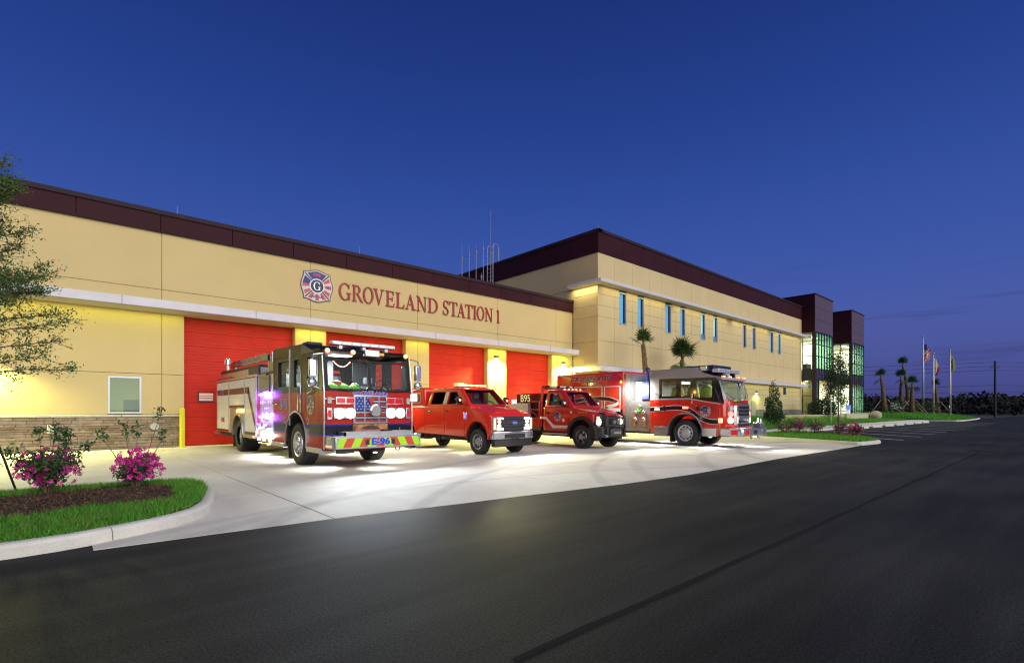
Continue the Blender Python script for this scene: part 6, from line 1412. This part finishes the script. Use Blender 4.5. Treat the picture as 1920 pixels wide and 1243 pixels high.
    ribbon([(4.62, 1.36), (5.3, 1.36), (5.6, 1.38)], .12, M_gloss, 'ribbon', .009)
    for y in (4.72, 8.3): MB().box(-W-.02, y-.09, 2.80, -W, y+.09, 2.96).build('upper_light', M_redl, V, bevel=.01)
    MB().lathe([(.02, -.02), (.07, 0)], (-W-.0, 4.72, 2.6), 'x', 12).build('upper_glow', mat('amber glow lens', (.6, .3, .05), .2, emit=(1, .5, .1), es=1.5), V)
    # running gear
    MB().box(-.45, .3, .40, .45, 8.2, .66).cyl((-.9, 1.75, .5), (.9, 1.75, .5), .08, n=8).cyl((-.9, 6.5, .5), (.9, 6.5, .5), .12, n=8).build('chassis', M_under, V)
    for s in (-1, 1):
        wheel(V, s*(W-.01), 1.75, .51, .38, .31, 'truck', s); wheel(V, s*(W-.01), 6.5, .51, .58, .31, 'truck', s, dual=True)
    MB().box(-W+.04, 2.40, .12, -W+.45, 2.415, .68).build('mud_flap', M_under, V)
    for y, x, e in ((.75, -W+.05, 60), (2.8, -W+.05, 60), (3.95, -W+.05, 60), (1.0, W-.1, 60), (-.2, .6, 20), (3.6, W-.1, 60)):
        MB().lathe([(.05, -.02), (.06, .0)], (x, y, .40), 'z', 10).build('ground_light', M_scene, V); light('ground_glow', 'SPOT', (x, y, .37), e*2.2, (.95, 1, .95), V, to=(-.3 if x < 0 else .3, 0, -1), size=.05, spot=150, blend=.5)
    return V
engine_b()
# ------------------------------------------------------------------ vegetation
L_tree = leaf_mat('oak leaf', (.10, .20, .045), .5, .4); L_az = leaf_mat('azalea leaf', (.035, .105, .022), .45, .15); L_fl = leaf_mat('azalea flower', (.72, .045, .36), .4, .3)
L_grass = leaf_mat('grass blade', (.10, .32, .024), .5, .25, .7); L_dark = leaf_mat('dark evergreen leaf', (.020, .055, .016), .5, .15); L_shrub = leaf_mat('column shrub leaf', (.030, .085, .022), .5, .15)
L_palm = leaf_mat('palm frond', (.040, .085, .022), .4, .15); L_cover = leaf_mat('ground cover blade', (.15, .38, .04), .5, .25)
L_far = leaf_mat('far tree leaf', (.007, .010, .006), .5, .0, .9); L_mulch = leaf_mat('bark chip', (.085, .048, .027), .6, 0, .9)
M_bark = mat('bark', (.11, .085, .06), .9, noise=(12, .35), bump=(30, .8, .01)); M_twig = mat('twig', (.14, .10, .06), .8)
M_boot = leaf_mat('palm boot', (.20, .125, .06), .5, 0, .9); M_ptrunk = mat('palm trunk', (.15, .10, .055), .9, noise=(14, .4), bump=(20, 1, .03))
M_wrap = mat('white tree wrap', (.62, .62, .56), .7)

def blades(pts, h, w, lean=.35):
    n = len(pts); a = rng.uniform(0, 2*math.pi, n); hh = rng.uniform(h[0], h[1], n); dx = np.cos(a)*w*.5; dy = np.sin(a)*w*.5
    lx = rng.normal(0, lean, n)*hh; ly = rng.normal(0, lean, n)*hh
    p0 = pts+np.stack([dx, dy, np.zeros(n)], 1); p1 = pts-np.stack([dx, dy, np.zeros(n)], 1); p2 = pts+np.stack([lx, ly, hh], 1)
    return np.stack([p0, p1, p2], 1).reshape(-1, 3), np.arange(n*3).reshape(-1, 3)
def inside(pts, poly):
    x, y = pts[:, 0], pts[:, 1]; c_ = np.zeros(len(pts), bool); n = len(poly)
    for i in range(n):
        x0, y0 = poly[i]; x1, y1 = poly[(i+1) % n]
        k = ((y0 > y) != (y1 > y)) & (x < (x1-x0)*(y-y0)/((y1-y0) or 1e-9)+x0); c_ ^= k
    return c_
def scatter(poly, n, zf, keep=None):
    xs = [p[0] for p in poly]; ys = [p[1] for p in poly]
    p = np.stack([rng.uniform(min(xs), max(xs), n), rng.uniform(min(ys), max(ys), n)], 1); p = p[inside(p, poly)]
    if keep is not None: p = p[np.array([keep(a, b) for a, b in p], bool)]
    return np.concatenate([p, np.array([[zf(a, b)] for a, b in p])], 1) if len(p) else np.zeros((0, 3))

# grass and bark mulch in the near bed
near_bed = [(-2.6, 6.84)]+bed_in[1:-1]+[(-2.6, 11.0)]
g = scatter(near_bed, 70000, bed_z, lambda a, b: not mulch_in(a, b))
v, f = blades(g, (.03, .10), .010, .55); npmesh('grass', v, f, L_grass, None, kind='stuff')
g = scatter(near_bed, 9000, bed_z, lambda a, b: not mulch_in(a, b) and mnoise.noise((a*2.2, b*2.2, 9)) > .02)
v, f = blades(g, (.03, .095), .011, .8); npmesh('dry_grass', v, f, leaf_mat('dry blade', (.26, .22, .07), .5, .2, .8), None, kind='stuff')
m = scatter(near_bed, 16000, bed_z, mulch_in); d = leaf_cards(m+np.stack([np.zeros(len(m)), np.zeros(len(m)), rng.uniform(.005, .03, len(m))], 1), rng.uniform(.025, .075, len(m)), .30, 0)
npmesh('mulch', d[0]*1.0, d[1], L_mulch, None, kind='stuff')

def azalea(name, label, loc, spread, height, n_stem, n_leaf, n_flow, fl_z, fl_r, leaf=.055, flower=.055, group=None, sprigs=()):
    t = thing(name, label, 'azalea bush', loc, 0, group); st = MB(); lc = []; fc = []
    tips = []
    for k in range(n_stem):
        a = 2*math.pi*k/n_stem+random.uniform(-.3, .3); r = spread*random.uniform(.35, 1.0); h = height*random.uniform(.50, .88)*(1-.25*(r/spread))
        P = [Vector((.03*math.cos(a), .03*math.sin(a), 0)), Vector((r*.35*math.cos(a), r*.35*math.sin(a), h*.45)), Vector((r*.75*math.cos(a+.15), r*.75*math.sin(a+.15), h*.8)), Vector((r*math.cos(a+.1), r*math.sin(a+.1), h))]
        st.tube(P, [.010, .008, .006, .003], 5); tips.append(P)
    for x, y, h in sprigs:
        P = [Vector((0, 0, 0)), Vector((x*.5, y*.5, h*.45)), Vector((x*.9, y*.9, h*.8)), Vector((x, y, h))]; st.tube(P, [.009, .007, .005, .003], 5)
        for q in range(14):
            u = random.uniform(.55, 1.0); p = P[2].lerp(P[3], (u-.55)/.45); lc += [p+Vector((random.gauss(0, .035), random.gauss(0, .035), random.gauss(0, .03))) for _ in range(3)]
    st.build('stem', M_twig, t)
    for k in range(n_leaf):
        P = random.choice(tips); u = random.uniform(.35, 1.0); i = min(2, int(u*3)); p = P[i].lerp(P[i+1], u*3-i); lc.append(p+Vector((random.gauss(0, spread*.14), random.gauss(0, spread*.14), random.gauss(0, height*.07))))
    for k in range(n_flow):
        u = rng.normal(size=3); u /= np.linalg.norm(u); u[2] = u[2]*.95+.05; rr = fl_r*random.uniform(.45, .68)
        cl_ = random.choice(((0, 0, 0), (.55, .2, .05), (-.55, .1, -.2), (.1, -.5, -.3), (-.3, -.3, .35), (.30, .0, .45), (.65, -.2, -.35), (-.1, .2, -.5)))
        fc.append(Vector((u[0]*rr+cl_[0]*fl_r, u[1]*rr+cl_[1]*fl_r, fl_z+u[2]*rr*.85+cl_[2]*fl_r)))
    v, f = leaf_cards(np.array([tuple(p) for p in lc]), rng.uniform(leaf*.7, leaf*1.25, len(lc)), .42, .5); npmesh('foliage', v, f, L_az, t)
    if n_flow: v, f = star_cards(np.array([tuple(p) for p in fc]), rng.uniform(flower*.8, flower*1.2, len(fc))); npmesh('blossom', v, f, L_fl, t)
    return t
azalea('azalea_bush', 'leafy azalea with deep pink blossoms nearest the slanting stake', (-.12, 10.25, .15), .36, .98, 20, 1900, 240, .40, .33, .070, .078, 'azaleas in the near bed', [(.48, .1, .80), (-.42, -.2, .72), (.08, .1, 1.04), (.2, .0, 1.0), (.14, -.05, .98), (.25, .1, .92), (-.1, .0, 1.02)])
azalea('azalea_bush', 'rounded azalea covered in pink blossoms with tall leafy sprigs by the yellow bollard', (.93, 10.05, .15), .28, .66, 16, 950, 330, .38, .29, .066, .078, 'azaleas in the near bed', [(.33, .12, 1.32), (-.44, .1, .98), (.02, .1, 1.02), (-.15, .05, 1.06), (.36, .0, .92)])
azalea('azalea_bush', 'dark azalea cut off by the left frame edge with hardly any blossoms', (-1.02, 10.3, .15), .42, .98, 18, 2200, 14, .3, .3, .075, .06, 'azaleas in the near bed')
fp_ = np.array([[random.gauss(x, .22), random.gauss(y, .16), .165+random.uniform(0, .015)] for x, y in ((.95, 9.8), (-.3, 9.75)) for _ in range(26)])
v, f = leaf_cards(fp_, .035, .6, 0); npmesh('fallen_petals', v, f, L_fl, None, kind='stuff')

# young oak at the left edge: trunk outside the frame, twigs reaching in
def young_oak():
    t = thing('young_oak', 'small oak with fine leaves whose twigs reach in from the left edge', 'tree', (-1.02, 10.45, .14))
    tr = MB(); tr.tube([(0, 0, 0), (.02, 0, 1.2), (-.03, .02, 2.4), (.02, 0, 3.6), (0, 0, 5.0)], [.05, .045, .038, .028, .010], 8); br = MB(); lc = []
    rnd = random.Random(5)
    spec = [(1.75, .15, 1.45), (1.9, -.5, 1.3), (2.1, .6, 1.4), (2.3, -.1, 1.5), (2.5, .3, 1.3), (2.75, -.35, 1.35), (2.9, .2, 1.25), (3.1, -.1, 1.2), (3.3, .5, 1.1), (3.55, -.2, 1.05), (3.7, .1, 1.0), (4.0, -.4, .95), (4.3, .25, .85), (4.6, -.1, .75)]
    spec += [(1.8+.12*k, 2.0+.5*k, 1.2-.02*k) for k in range(24)]
    for z0, a, L in spec:
        up = .18 if z0 < 2.6 else .42
        d = Vector((math.cos(a)*.75+.28, math.sin(a)*.9-.45*math.cos(a)*.5, up)) if abs(a) < 1 else Vector((math.cos(a), math.sin(a), up)); d.normalize()
        P = [Vector((0, 0, z0))]
        for k in range(6): d = (d+Vector((rnd.gauss(0, .10), rnd.gauss(0, .10), rnd.gauss(.0, .10)))).normalized(); P.append(P[-1]+d*L*(.76 if z0 < 3 else .60)/6)
        br.tube(P, [.016, .013, .010, .008, .006, .004, .002], 5)
        for k in range(2, 7):
            for _ in range(6):
                dd = (d+Vector((rnd.gauss(0, .7), rnd.gauss(0, .7), rnd.gauss(.1, .5)))).normalized(); l = rnd.uniform(.12, .34); q = P[k]+dd*l
                br.tube([P[k], P[k].lerp(q, .5)+Vector((0, 0, -.01)), q], [.004, .003, .0015], 4)
                for _ in range(12): lc.append(P[k].lerp(q, rnd.uniform(.25, 1.05))+Vector((rnd.gauss(0, .035), rnd.gauss(0, .035), rnd.gauss(0, .03))))
    tr.build('trunk', M_bark, t, smooth=True); br.build('branch', M_twig, t)
    v, f = leaf_cards(np.array([tuple(p) for p in lc]), rng.uniform(.032, .060, len(lc)), .42, .1); npmesh('crown', v, f, L_tree, t)
    stake = MB().tube([(.55, .42, -.03), (.0, .0, 2.15)], .016, 6).build('stake', mat('stake green', (.02, .03, .02), .6), t)
young_oak()

# right-hand island
g = scatter(isl_in, 34000, lambda x, y: .13); v, f = blades(g, (.05, .12), .028); npmesh('grass', v, f, L_grass, None, kind='stuff')
isl_labels = ['dark azalea with few blossoms at the foot of the column shrub, first on the island', 'wide azalea thick with magenta blossoms, second on the island', 'azalea with dark leaves between two pinker ones on the island', 'azalea right behind the slim tree trunk on the island', 'brightest pink azalea nearest the pale curb tip of the island']
for (x, y, fl, s_), lb in zip(((28.5, 10.2, 26, 1.0), (29.2, 9.75, 120, 1.15), (29.4, 8.95, 46, 1.0), (29.7, 7.95, 90, .9), (28.3, 6.95, 170, .85)), isl_labels):
    azalea('azalea_bush', lb, (x, y, .13), .50*s_, .95*s_, 12, 420, fl, .42*s_, .40*s_, .09, .10, 'azaleas on the right island')
m = scatter([(28.0, 10.6), (27.7, 9.6), (28.6, 8.0), (27.6, 6.9), (28.4, 6.6), (30.2, 8.2), (30.4, 9.6), (29.4, 10.8)], 1500, lambda x, y: .15); v, f = leaf_cards(m, rng.uniform(.06, .14, len(m)), .35, 0); npmesh('mulch', v, f, L_mulch, None, kind='stuff')

def crown_pts(n, fn):
    out = []
    while len(out) < n:
        p = rng.uniform(-1, 1, 3)
        if fn(p): out.append(p)
    return np.array(out)
def sapling(label, loc, h, z0, r, n, leaf, wrap, L=None):
    t = thing('young_tree', label, 'tree', loc); tr = MB().tube([(0, 0, 0), (.02, .01, h*.35), (-.01, 0, h*.7), (0, 0, h*.97)], [.035, .03, .02, .006], 8)
    tr.build('trunk', M_wrap if wrap else M_bark, t, smooth=True); br = MB(); rnd = random.Random(int(h*100)); lc = []
    for k in range(30):
        zb = z0+(h*.92-z0)*rnd.random(); a = rnd.uniform(0, 6.28); q = (zb-z0)/(h-z0); rr = r*(.55+.9*q*(1-q)*2)*(1.05-q*.55)*rnd.uniform(.6, 1.1)
        e = Vector((rr*math.cos(a), rr*math.sin(a), zb+rr*rnd.uniform(.3, .8))); br.tube([(0, 0, zb-.1), e*.5+Vector((0, 0, zb*.5)), e], [.010, .007, .003], 4)
        for _ in range(n//30):
            u = rnd.uniform(.25, 1.05); p = Vector((0, 0, zb-.1)).lerp(e, u); lc.append(p+Vector((rnd.gauss(0, r*.15), rnd.gauss(0, r*.15), rnd.gauss(0, r*.17))))
    br.build('branch', M_twig, t); v, f = leaf_cards(np.array([tuple(p) for p in lc]), rng.uniform(leaf*.7, leaf*1.3, len(lc)), .5, .1); npmesh('crown', v, f, L or L_dark, t)
    return t
sapling('slender young tree with airy crown standing among the island azaleas', (28.0, 7.55, .13), 4.15, 1.50, .80, 1900, .10, False)
sapling('white wrapped young tree staked on the lawn before the glass towers', (49.5, 13.9, .15), 4.6, 2.0, .95, 1700, .15, True)
sapling('thin dark sapling on the lawn close to the low planter wall', (58.5, 15.6, .2), 3.6, 1.3, .6, 500, .14, True)
cs_ = thing('column_shrub', 'tall dark green column shaped shrub on the lawn behind the island', 'shrub', (41.0, 15.4, .22))
p = crown_pts(3400, lambda p: (p[0]**2+p[1]**2)**.5 < (1-(p[2]+1)/2)**.55*(.55+.45*min(1, (p[2]+1)*3))*(.80+.3*mnoise.noise((p[0]*2.4, p[1]*2.4, p[2]*4))) and rng.random() < .2+.8*(p[0]**2+p[1]**2)**.5)
p = p*np.array([.98, .98, 1.75])+np.array([0, 0, 1.8]); v, f = leaf_cards(p, rng.uniform(.09, .18, len(p)), .5, .5); npmesh('foliage', v, f, L_shrub, cs_); MB().cyl((0, 0, 0), (0, 0, 3.0), .04, .01, 6).build('stem', M_bark, cs_)
rb = thing('round_shrub', 'broad round dark shrub in front of the nearer glass tower', 'shrub', (59.6, 17.6, .35))
p = crown_pts(2600, lambda p: .45 < np.linalg.norm(p)*(1.05+.25*mnoise.noise((p[0]*2.5, p[1]*2.5, p[2]*2.5))) < 1); p = p*np.array([1.5, 1.5, 1.05])+np.array([0, 0, 1.25]); v, f = leaf_cards(p, rng.uniform(.12, .26, len(p)), .5, .2); npmesh('foliage', v, f, L_dark, rb); MB().cyl((0, 0, -.1), (0, 0, 1.5), .06, n=6).build('stem', M_bark, rb)
# leafy ground cover along the office wall, lawn grass
pts = []
for _ in range(420):
    x = random.uniform(33, 62); y = random.uniform(15.6, 19.6); z = lawn_z(x, y); pts += [(x+random.gauss(0, .22), y+random.gauss(0, .22), z) for _ in range(26)]
v, f = blades(np.array(pts), (.25, .62), .07, .5); npmesh('ground_cover', v, f, L_cover, None, kind='stuff')
g = scatter([(26.4, 13.4), (79, 13.8), (79, 17), (62, 18.7), (62, 20.3), (26.4, 20.3)], 42000, lawn_z); v, f = blades(g, (.06, .14), .05); npmesh('grass', v, f, L_grass, None, kind='stuff')
g = scatter([(80.6, 25), (80.6, 9.9), (81.6, 9.3), (104, 9.9), (107, 10.8), (110, 14), (110, 25)], 30000, mound_z); v, f = blades(g, (.10, .24), .10); npmesh('grass', v, f, L_grass, None, kind='stuff')

# cabbage palms with booted trunks
def fan_mesh(seed, n=15, L=1.0, droop=.5):
    rnd = random.Random(seed); mb = MB(); mb.tube([(0, 0, 0), (.25*L, 0, .05*L), (.5*L, 0, .04*L)], [.018*L, .014*L, .010*L], 4)
    for k in range(n):
        a = R(-115+230*k/(n-1)); l = L*(.62-.22*abs(a)/2)*rnd.uniform(.9, 1.1); c_ = Vector((.5*L, 0, .04*L)); d = Vector((math.cos(a), math.sin(a), 0)); s_ = Vector((-d.y, d.x, 0))*.030*L
        m1 = c_+d*l*.55+Vector((0, 0, .02*L)); e = c_+d*l+Vector((0, 0, -droop*.25*L*rnd.uniform(.5, 1.3)))
        mb.add([c_, m1+s_, e, m1-s_], [(0, 1, 2, 3)])
    return mb
FAN = {}
def palm(label, loc, h, r0, r1, heads, size, lean=(0, 0), braces=False, group=None, dense=15, tied=False):
    t = thing('palm_tree', label, 'palm tree', loc, 0, group); P = [Vector((lean[0]*u*u, lean[1]*u*u, h*u)) for u in (0, .25, .5, .75, 1)]
    rr = [r0+(r1-r0)*u**.8 for u in (0, .25, .5, .75, 1)]; tr = MB().tube(P, rr, 10).build('trunk', M_ptrunk, t, smooth=True)
    rnd = random.Random(int(loc[0]*10)); V_ = []; F_ = []
    n = int(h*16)
    for k in range(n):   # old leaf bases crossing round the trunk
        u = (k+.5)/n*.93; a = k*2.4; i = min(3, int(u*4)); c_ = P[i].lerp(P[i+1], u*4-i); r = r0+(r1-r0)*u**.8
        o = Vector((math.cos(a), math.sin(a), 0)); s_ = Vector((-o.y, o.x, 0)); w = r*.42; q = c_+o*r*.85; tip = c_+o*(r*1.28)+Vector((0, 0, .24*rnd.uniform(.7, 1.2)))+s_*rnd.uniform(-.06, .06)
        b = len(V_); V_ += [q-s_*w, q+s_*w, tip+s_*w*.35, tip-s_*w*.35, q-s_*w*.6+Vector((0, 0, .02))-o*r*.2]; F_ += [(b, b+1, b+2), (b, b+2, b+3)]
    npmesh('boot', np.array([tuple(x) for x in V_]), np.array(F_), M_boot, tr, kind='stuff')
    for k in range(heads):
        if ('f', k % 4) not in FAN:
            o = fan_mesh(k % 4, dense, 1.0, .5).build('frond', L_palm, t); FAN[('f', k % 4)] = o.data
        else: o = link('frond', FAN[('f', k % 4)], None, t)
        a = k*2.399+rnd.uniform(-.3, .3); el = rnd.choice((86, 80, 72, 64, 52, 34, -40) if not tied else (88, 84, 78, 70, 56, 36, -45)) if k > 2 else 82
        o.location = P[-1]+Vector((0, 0, -.1)); o.rotation_euler = (rnd.uniform(-.3, .3), -R(el), a); s_ = size*rnd.uniform(.8, 1.1); o.scale = (s_, s_, s_)
    if braces:
        for a in (.3, 2.4, 4.5): MB().tube([(1.9*math.cos(a), 1.9*math.sin(a), -.1), (r0*math.cos(a), r0*math.sin(a), 1.9)], .05, 5).build('brace', mat('brace wood', (.30, .25, .17), .8), t)
    return t
gp = 'cabbage palms by the office wall'; palm('taller palm with drooping left fronds behind the silver rescue engine cab', (28.2, 18.3, .3), 5.3, .24, .13, 16, 1.15, (-.35, .1), False, gp)
palm('shorter bushier palm against the office wall right of its taller neighbour', (32.6, 18.3, .3), 4.6, .24, .15, 30, 1.6, (-.1, 0), False, gp)
gp = 'cabbage palms by the flagpoles'
for px_label, x, y, h, hd, ln in (('slim palm nearest the glass tower on the flagpole lawn', 85.0, 17.4, 5.0, 9, (-.4, .3)), ('second palm from the glass tower on the flagpole lawn', 91.9, 16.8, 5.2, 10, (.2, 0)), ('tallest palm rising behind the others left of the striped flag', 95.6, 16.5, 7.2, 9, (-.9, .6)), ('stout palm with wooden braces in front of the tallest palm', 90.6, 15.3, 4.2, 14, (.2, 0)), ('palm with a slanting brace between the second and third flagpoles', 103.6, 14.3, 4.4, 9, (-.4, .2))):
    palm(px_label, (x, y, mound_z(x, y)), h, .42, .14, hd+3, 1.35, ln, True, gp, 9, True)
palm('far lone palm just peeking past the edge of the farther glass tower', (118, 33, -.02), 6.0, .3, .2, 8, 1.6, (0, 0), False, None, 9)
for (x, y, n, s_, m_, lb) in ((83.6, 15.9, 330, .75, None, 'low shrub with pale blossoms beside the second palm'), (86.5, 16.2, 420, 1.0, None, 'olive bush under the slim palm by the glass tower'), (98.5, 14.6, 620, 1.25, None, 'tall olive bush hiding the foot of the striped flag pole'), (93.2, 15.8, 420, .9, None, 'rounded bush between the second palm and the braced palm')):
    t = thing('lawn_bush', lb, 'bush', (x, y, mound_z(x, y))); p = crown_pts(n, lambda p: np.linalg.norm(p) < 1)*np.array([s_, s_, s_*.95])+np.array([0, 0, s_*.9]); v, f = leaf_cards(p, rng.uniform(.16, .34, n), .5, .3); npmesh('foliage', v, f, leaf_mat('olive leaf', (.075, .085, .03), .5), t)
    if 'pale' in lb: v, f = star_cards(p[:70]*1.05, .26); npmesh('blossom', v, f, leaf_mat('pale blossom', (.6, .65, .62), .2), t)

# distant tree line beyond the field
P_ = []
for k in range(34000):
    th = rng.uniform(R(-62), R(68)); dd = rng.uniform(170, 230); x = math.sin(th); y = math.cos(th)
    wx = dd*(y*.66896+x*.74329); wy = dd*(y*.74329-x*.66896); hh = 4.6+3.0*abs(mnoise.noise((th*9, 3.1, 0)))+2.6*max(0, mnoise.noise((th*38, 7.7, 0)))
    P_.append((wx, wy, hh*rng.random()**.8))
v, f = leaf_cards(np.array(P_), rng.uniform(.5, 1.5, len(P_)), .6, 0); npmesh('far_woods', v, f, L_far, None, kind='stuff')

# ------------------------------------------------------------------ small things on the right
M_pole = mat('flagpole aluminium', (.62, .60, .52), .35, .4)
def flag(t, z1, kind):
    """hanging limp against the pole: a creased strip, colours run along the cloth"""
    N_, M_ = 26, 14; V_ = []; H_ = 2.7 if kind == 'us' else 2.5; W_ = 1.15 if kind == 'us' else .75
    for i in range(N_+1):
        u = i/N_
        for j in range(M_+1):
            q = j/M_; w = W_*(.35+.65*math.sin(math.pi*min(1, .15+u*.8)))
            V_.append((.05+q*w+.05*math.sin(u*9+q*3), .22*math.sin(q*9+u*2)*(.4+u*.6), z1-.1-u*H_-q*.55*(1-u*.5)))
    F_ = [(i*(M_+1)+j, i*(M_+1)+j+1, (i+1)*(M_+1)+j+1, (i+1)*(M_+1)+j) for i in range(N_) for j in range(M_)]
    me = bpy.data.meshes.new('flag'); me.from_pydata(V_, [], F_); me.update()
    cols = {'us': [mat('flag white', (.66, .62, .58), .7), mat('flag red', (.45, .03, .04), .7), mat('flag navy', (.03, .04, .16), .7)], 'state': [mat('flag white', (.66, .62, .58)), mat('flag red', (.45, .03, .04)), mat('flag gold', (.6, .42, .12), .7)], 'city': [mat('flag cream', (.48, .46, .30), .7), mat('flag green', (.12, .18, .12), .7), mat('flag navy', (.03, .04, .16))]}[kind]
    for c_ in cols: me.materials.append(c_)
    for k, p in enumerate(me.polygons):
        i, j = divmod(k, M_); s_ = i/N_+.9*j/M_
        if kind == 'us': p.material_index = 2 if (i < N_*.36 and j < M_*.75) else int(s_*9) % 2
        elif kind == 'state': p.material_index = 1 if abs(s_-1.35) < .18 or (j > M_*.6 and i > N_*.55) else (2 if abs(s_-.8) < .08 else 0)
        else: p.material_index = 1 if j < M_*.5 and i > N_*.3 else (2 if .5 < s_ < .6 else 0)
    link('flag', me, None, t, smooth=True)
for (x, y, zt, kind, lb) in ((102.0, 15.8, 12.85, 'us', 'tallest flagpole flying the limp striped national flag'), (98.2, 14.0, 9.75, 'state', 'middle flagpole with a white and red flag hanging limp'), (100.0, 12.3, 10.2, 'city', 'flagpole nearest the road with a limp pale flag')):
    z0 = mound_z(x, y); t = thing('flagpole', lb, 'flagpole', (x, y, z0), R(-42), 'flagpoles on the lawn'); h = zt-z0
    MB().tube([(0, 0, 0), (0, 0, h*.5), (0, 0, h)], [.14, .12, .06], 10).build('pole', M_pole, t, smooth=True); MB().lathe([(.01, 0), (.12, .08), (.13, .14), (.08, .22), (.01, .25)], (0, 0, h), n=10).build('finial', mat('gold ball', (.6, .45, .15), .3, .8), t, smooth=True)
    MB().lathe([(.26, 0), (.26, .05), (.16, .12)], n=12).build('base_collar', M_pole, t); MB().box(-.2, -.06, 1.2, -.1, .06, 1.6).build('cleat_box', M_pole, t)
    flag(t, h-(.8 if kind == 'us' else .35), kind)
    if kind != 'us': light('uplight', 'SPOT', (-1.2, -1.2, .2), 260, (1, .95, .8), t, to=(.16, .16, 1), size=.1, spot=30)
def low_wall(label, x0, x1, y, h, m):
    t = thing('low_wall', label, 'low wall', (x0, y, .12), 0, 'low seat walls before the towers'); L = x1-x0
    MB().box(0, 0, 0, L, .35, h-.08).build('wall', m, t); n = max(1, int(L/1.8))
    for k in range(n): MB().box(L*k/n+.005-.03*(k == 0), -.04, h-.08, L*(k+1)/n-.005+.03*(k == n-1), .39, h).build('cap_stone', M_cast, t, bevel=.01)
low_wall('long shaded seat wall running behind the round dark shrub', 48, 65.5, 17.1, .78, M_tan)
low_wall('pale seat wall beside the stone ball', 66, 77.2, 17.0, .85, mat('pale block', (.50, .46, .30), .8, noise=(2, .1)))
low_wall('short cream wall block right of the stone ball', 78.4, 80.3, 16.8, .95, mat('pale block', (.50, .46, .30)))
tag(MB().lathe([(.08, 0)]+[(.58*math.sin(R(a)), .58-.58*math.cos(R(a))) for a in range(12, 180, 12)], (0, 0, 0), n=24).build('stone_ball', mat('ball concrete', (.42, .36, .27), .8, noise=(3, .1)), smooth=True), 'large tan concrete ball standing at the end of the seat wall', 'stone ball'); bpy.data.objects['stone_ball'].location = (75.6, 16.3, .12)
ped = thing('pedestal_sign', 'small blue topped white pedestal glowing behind the pale seat wall', 'pedestal', (70.2, 17.9, .2))
MB().box(-.22, -.15, 0, .22, .15, 1.25).build('post', mat('pedestal white', (.6, .62, .66), .5, emit=(.8, .85, 1), es=.35), ped, bevel=.03); MB().box(-.42, -.18, 1.25, .42, .18, 1.75).build('panel', mat('pedestal blue', (.08, .16, .5), .4, emit=(.2, .35, 1), es=.5), ped, bevel=.03)

up = thing('utility_pole', 'dark wooden utility pole carrying wires beyond the car park', 'utility pole', (131, 9.7, -.02)); MB().tube([(0, 0, 0), (0, 0, 10.6)], [.20, .14], 8).build('pole', mat('creosoted wood', (.035, .028, .024), .9), up)
MB().box(-.9, -.06, 9.3, .9, .06, 9.45).build('crossarm', mat('creosoted wood', (.035, .028, .024)), up); up.rotation_euler = (0, 0, R(-40))
M_wire = mat('wire black', (.01, .01, .012), .6)
def wpt(px, py, D): r = (px-960)/945; return (D*(.66896+r*.74329), D*(.74329-r*.66896), CAMH+(768-py)*D/945)
for k, (yl, yp, yr) in enumerate(((690, 679, 679), (698, 686.5, 687), (706, 694, 695), (731, 722, 723), (735, 734, 733))):
    P = []
    for u in range(11): q = u/10; P.append(Vector(wpt(1300, yl+3, 150)).lerp(Vector(wpt(1864, yp, 95)), q)-Vector((0, 0, 1.2*4*q*(1-q)*.35)))
    for u in range(1, 9): q = u/8; P.append(Vector(wpt(1864, yp, 95)).lerp(Vector(wpt(2350, yr, 96)), q)-Vector((0, 0, 1.0*4*q*(1-q)*.25)))
    o = MB().tube(P, .028, 4).build('overhead_wire', M_wire); tag(o, ['topmost overhead wire on the utility pole', 'second overhead wire from the top of the pole', 'third overhead wire below the pole top', 'lower overhead wire halfway down the utility pole', 'lowest overhead wire close above the dark trees'][k], 'wire', 'overhead wires')
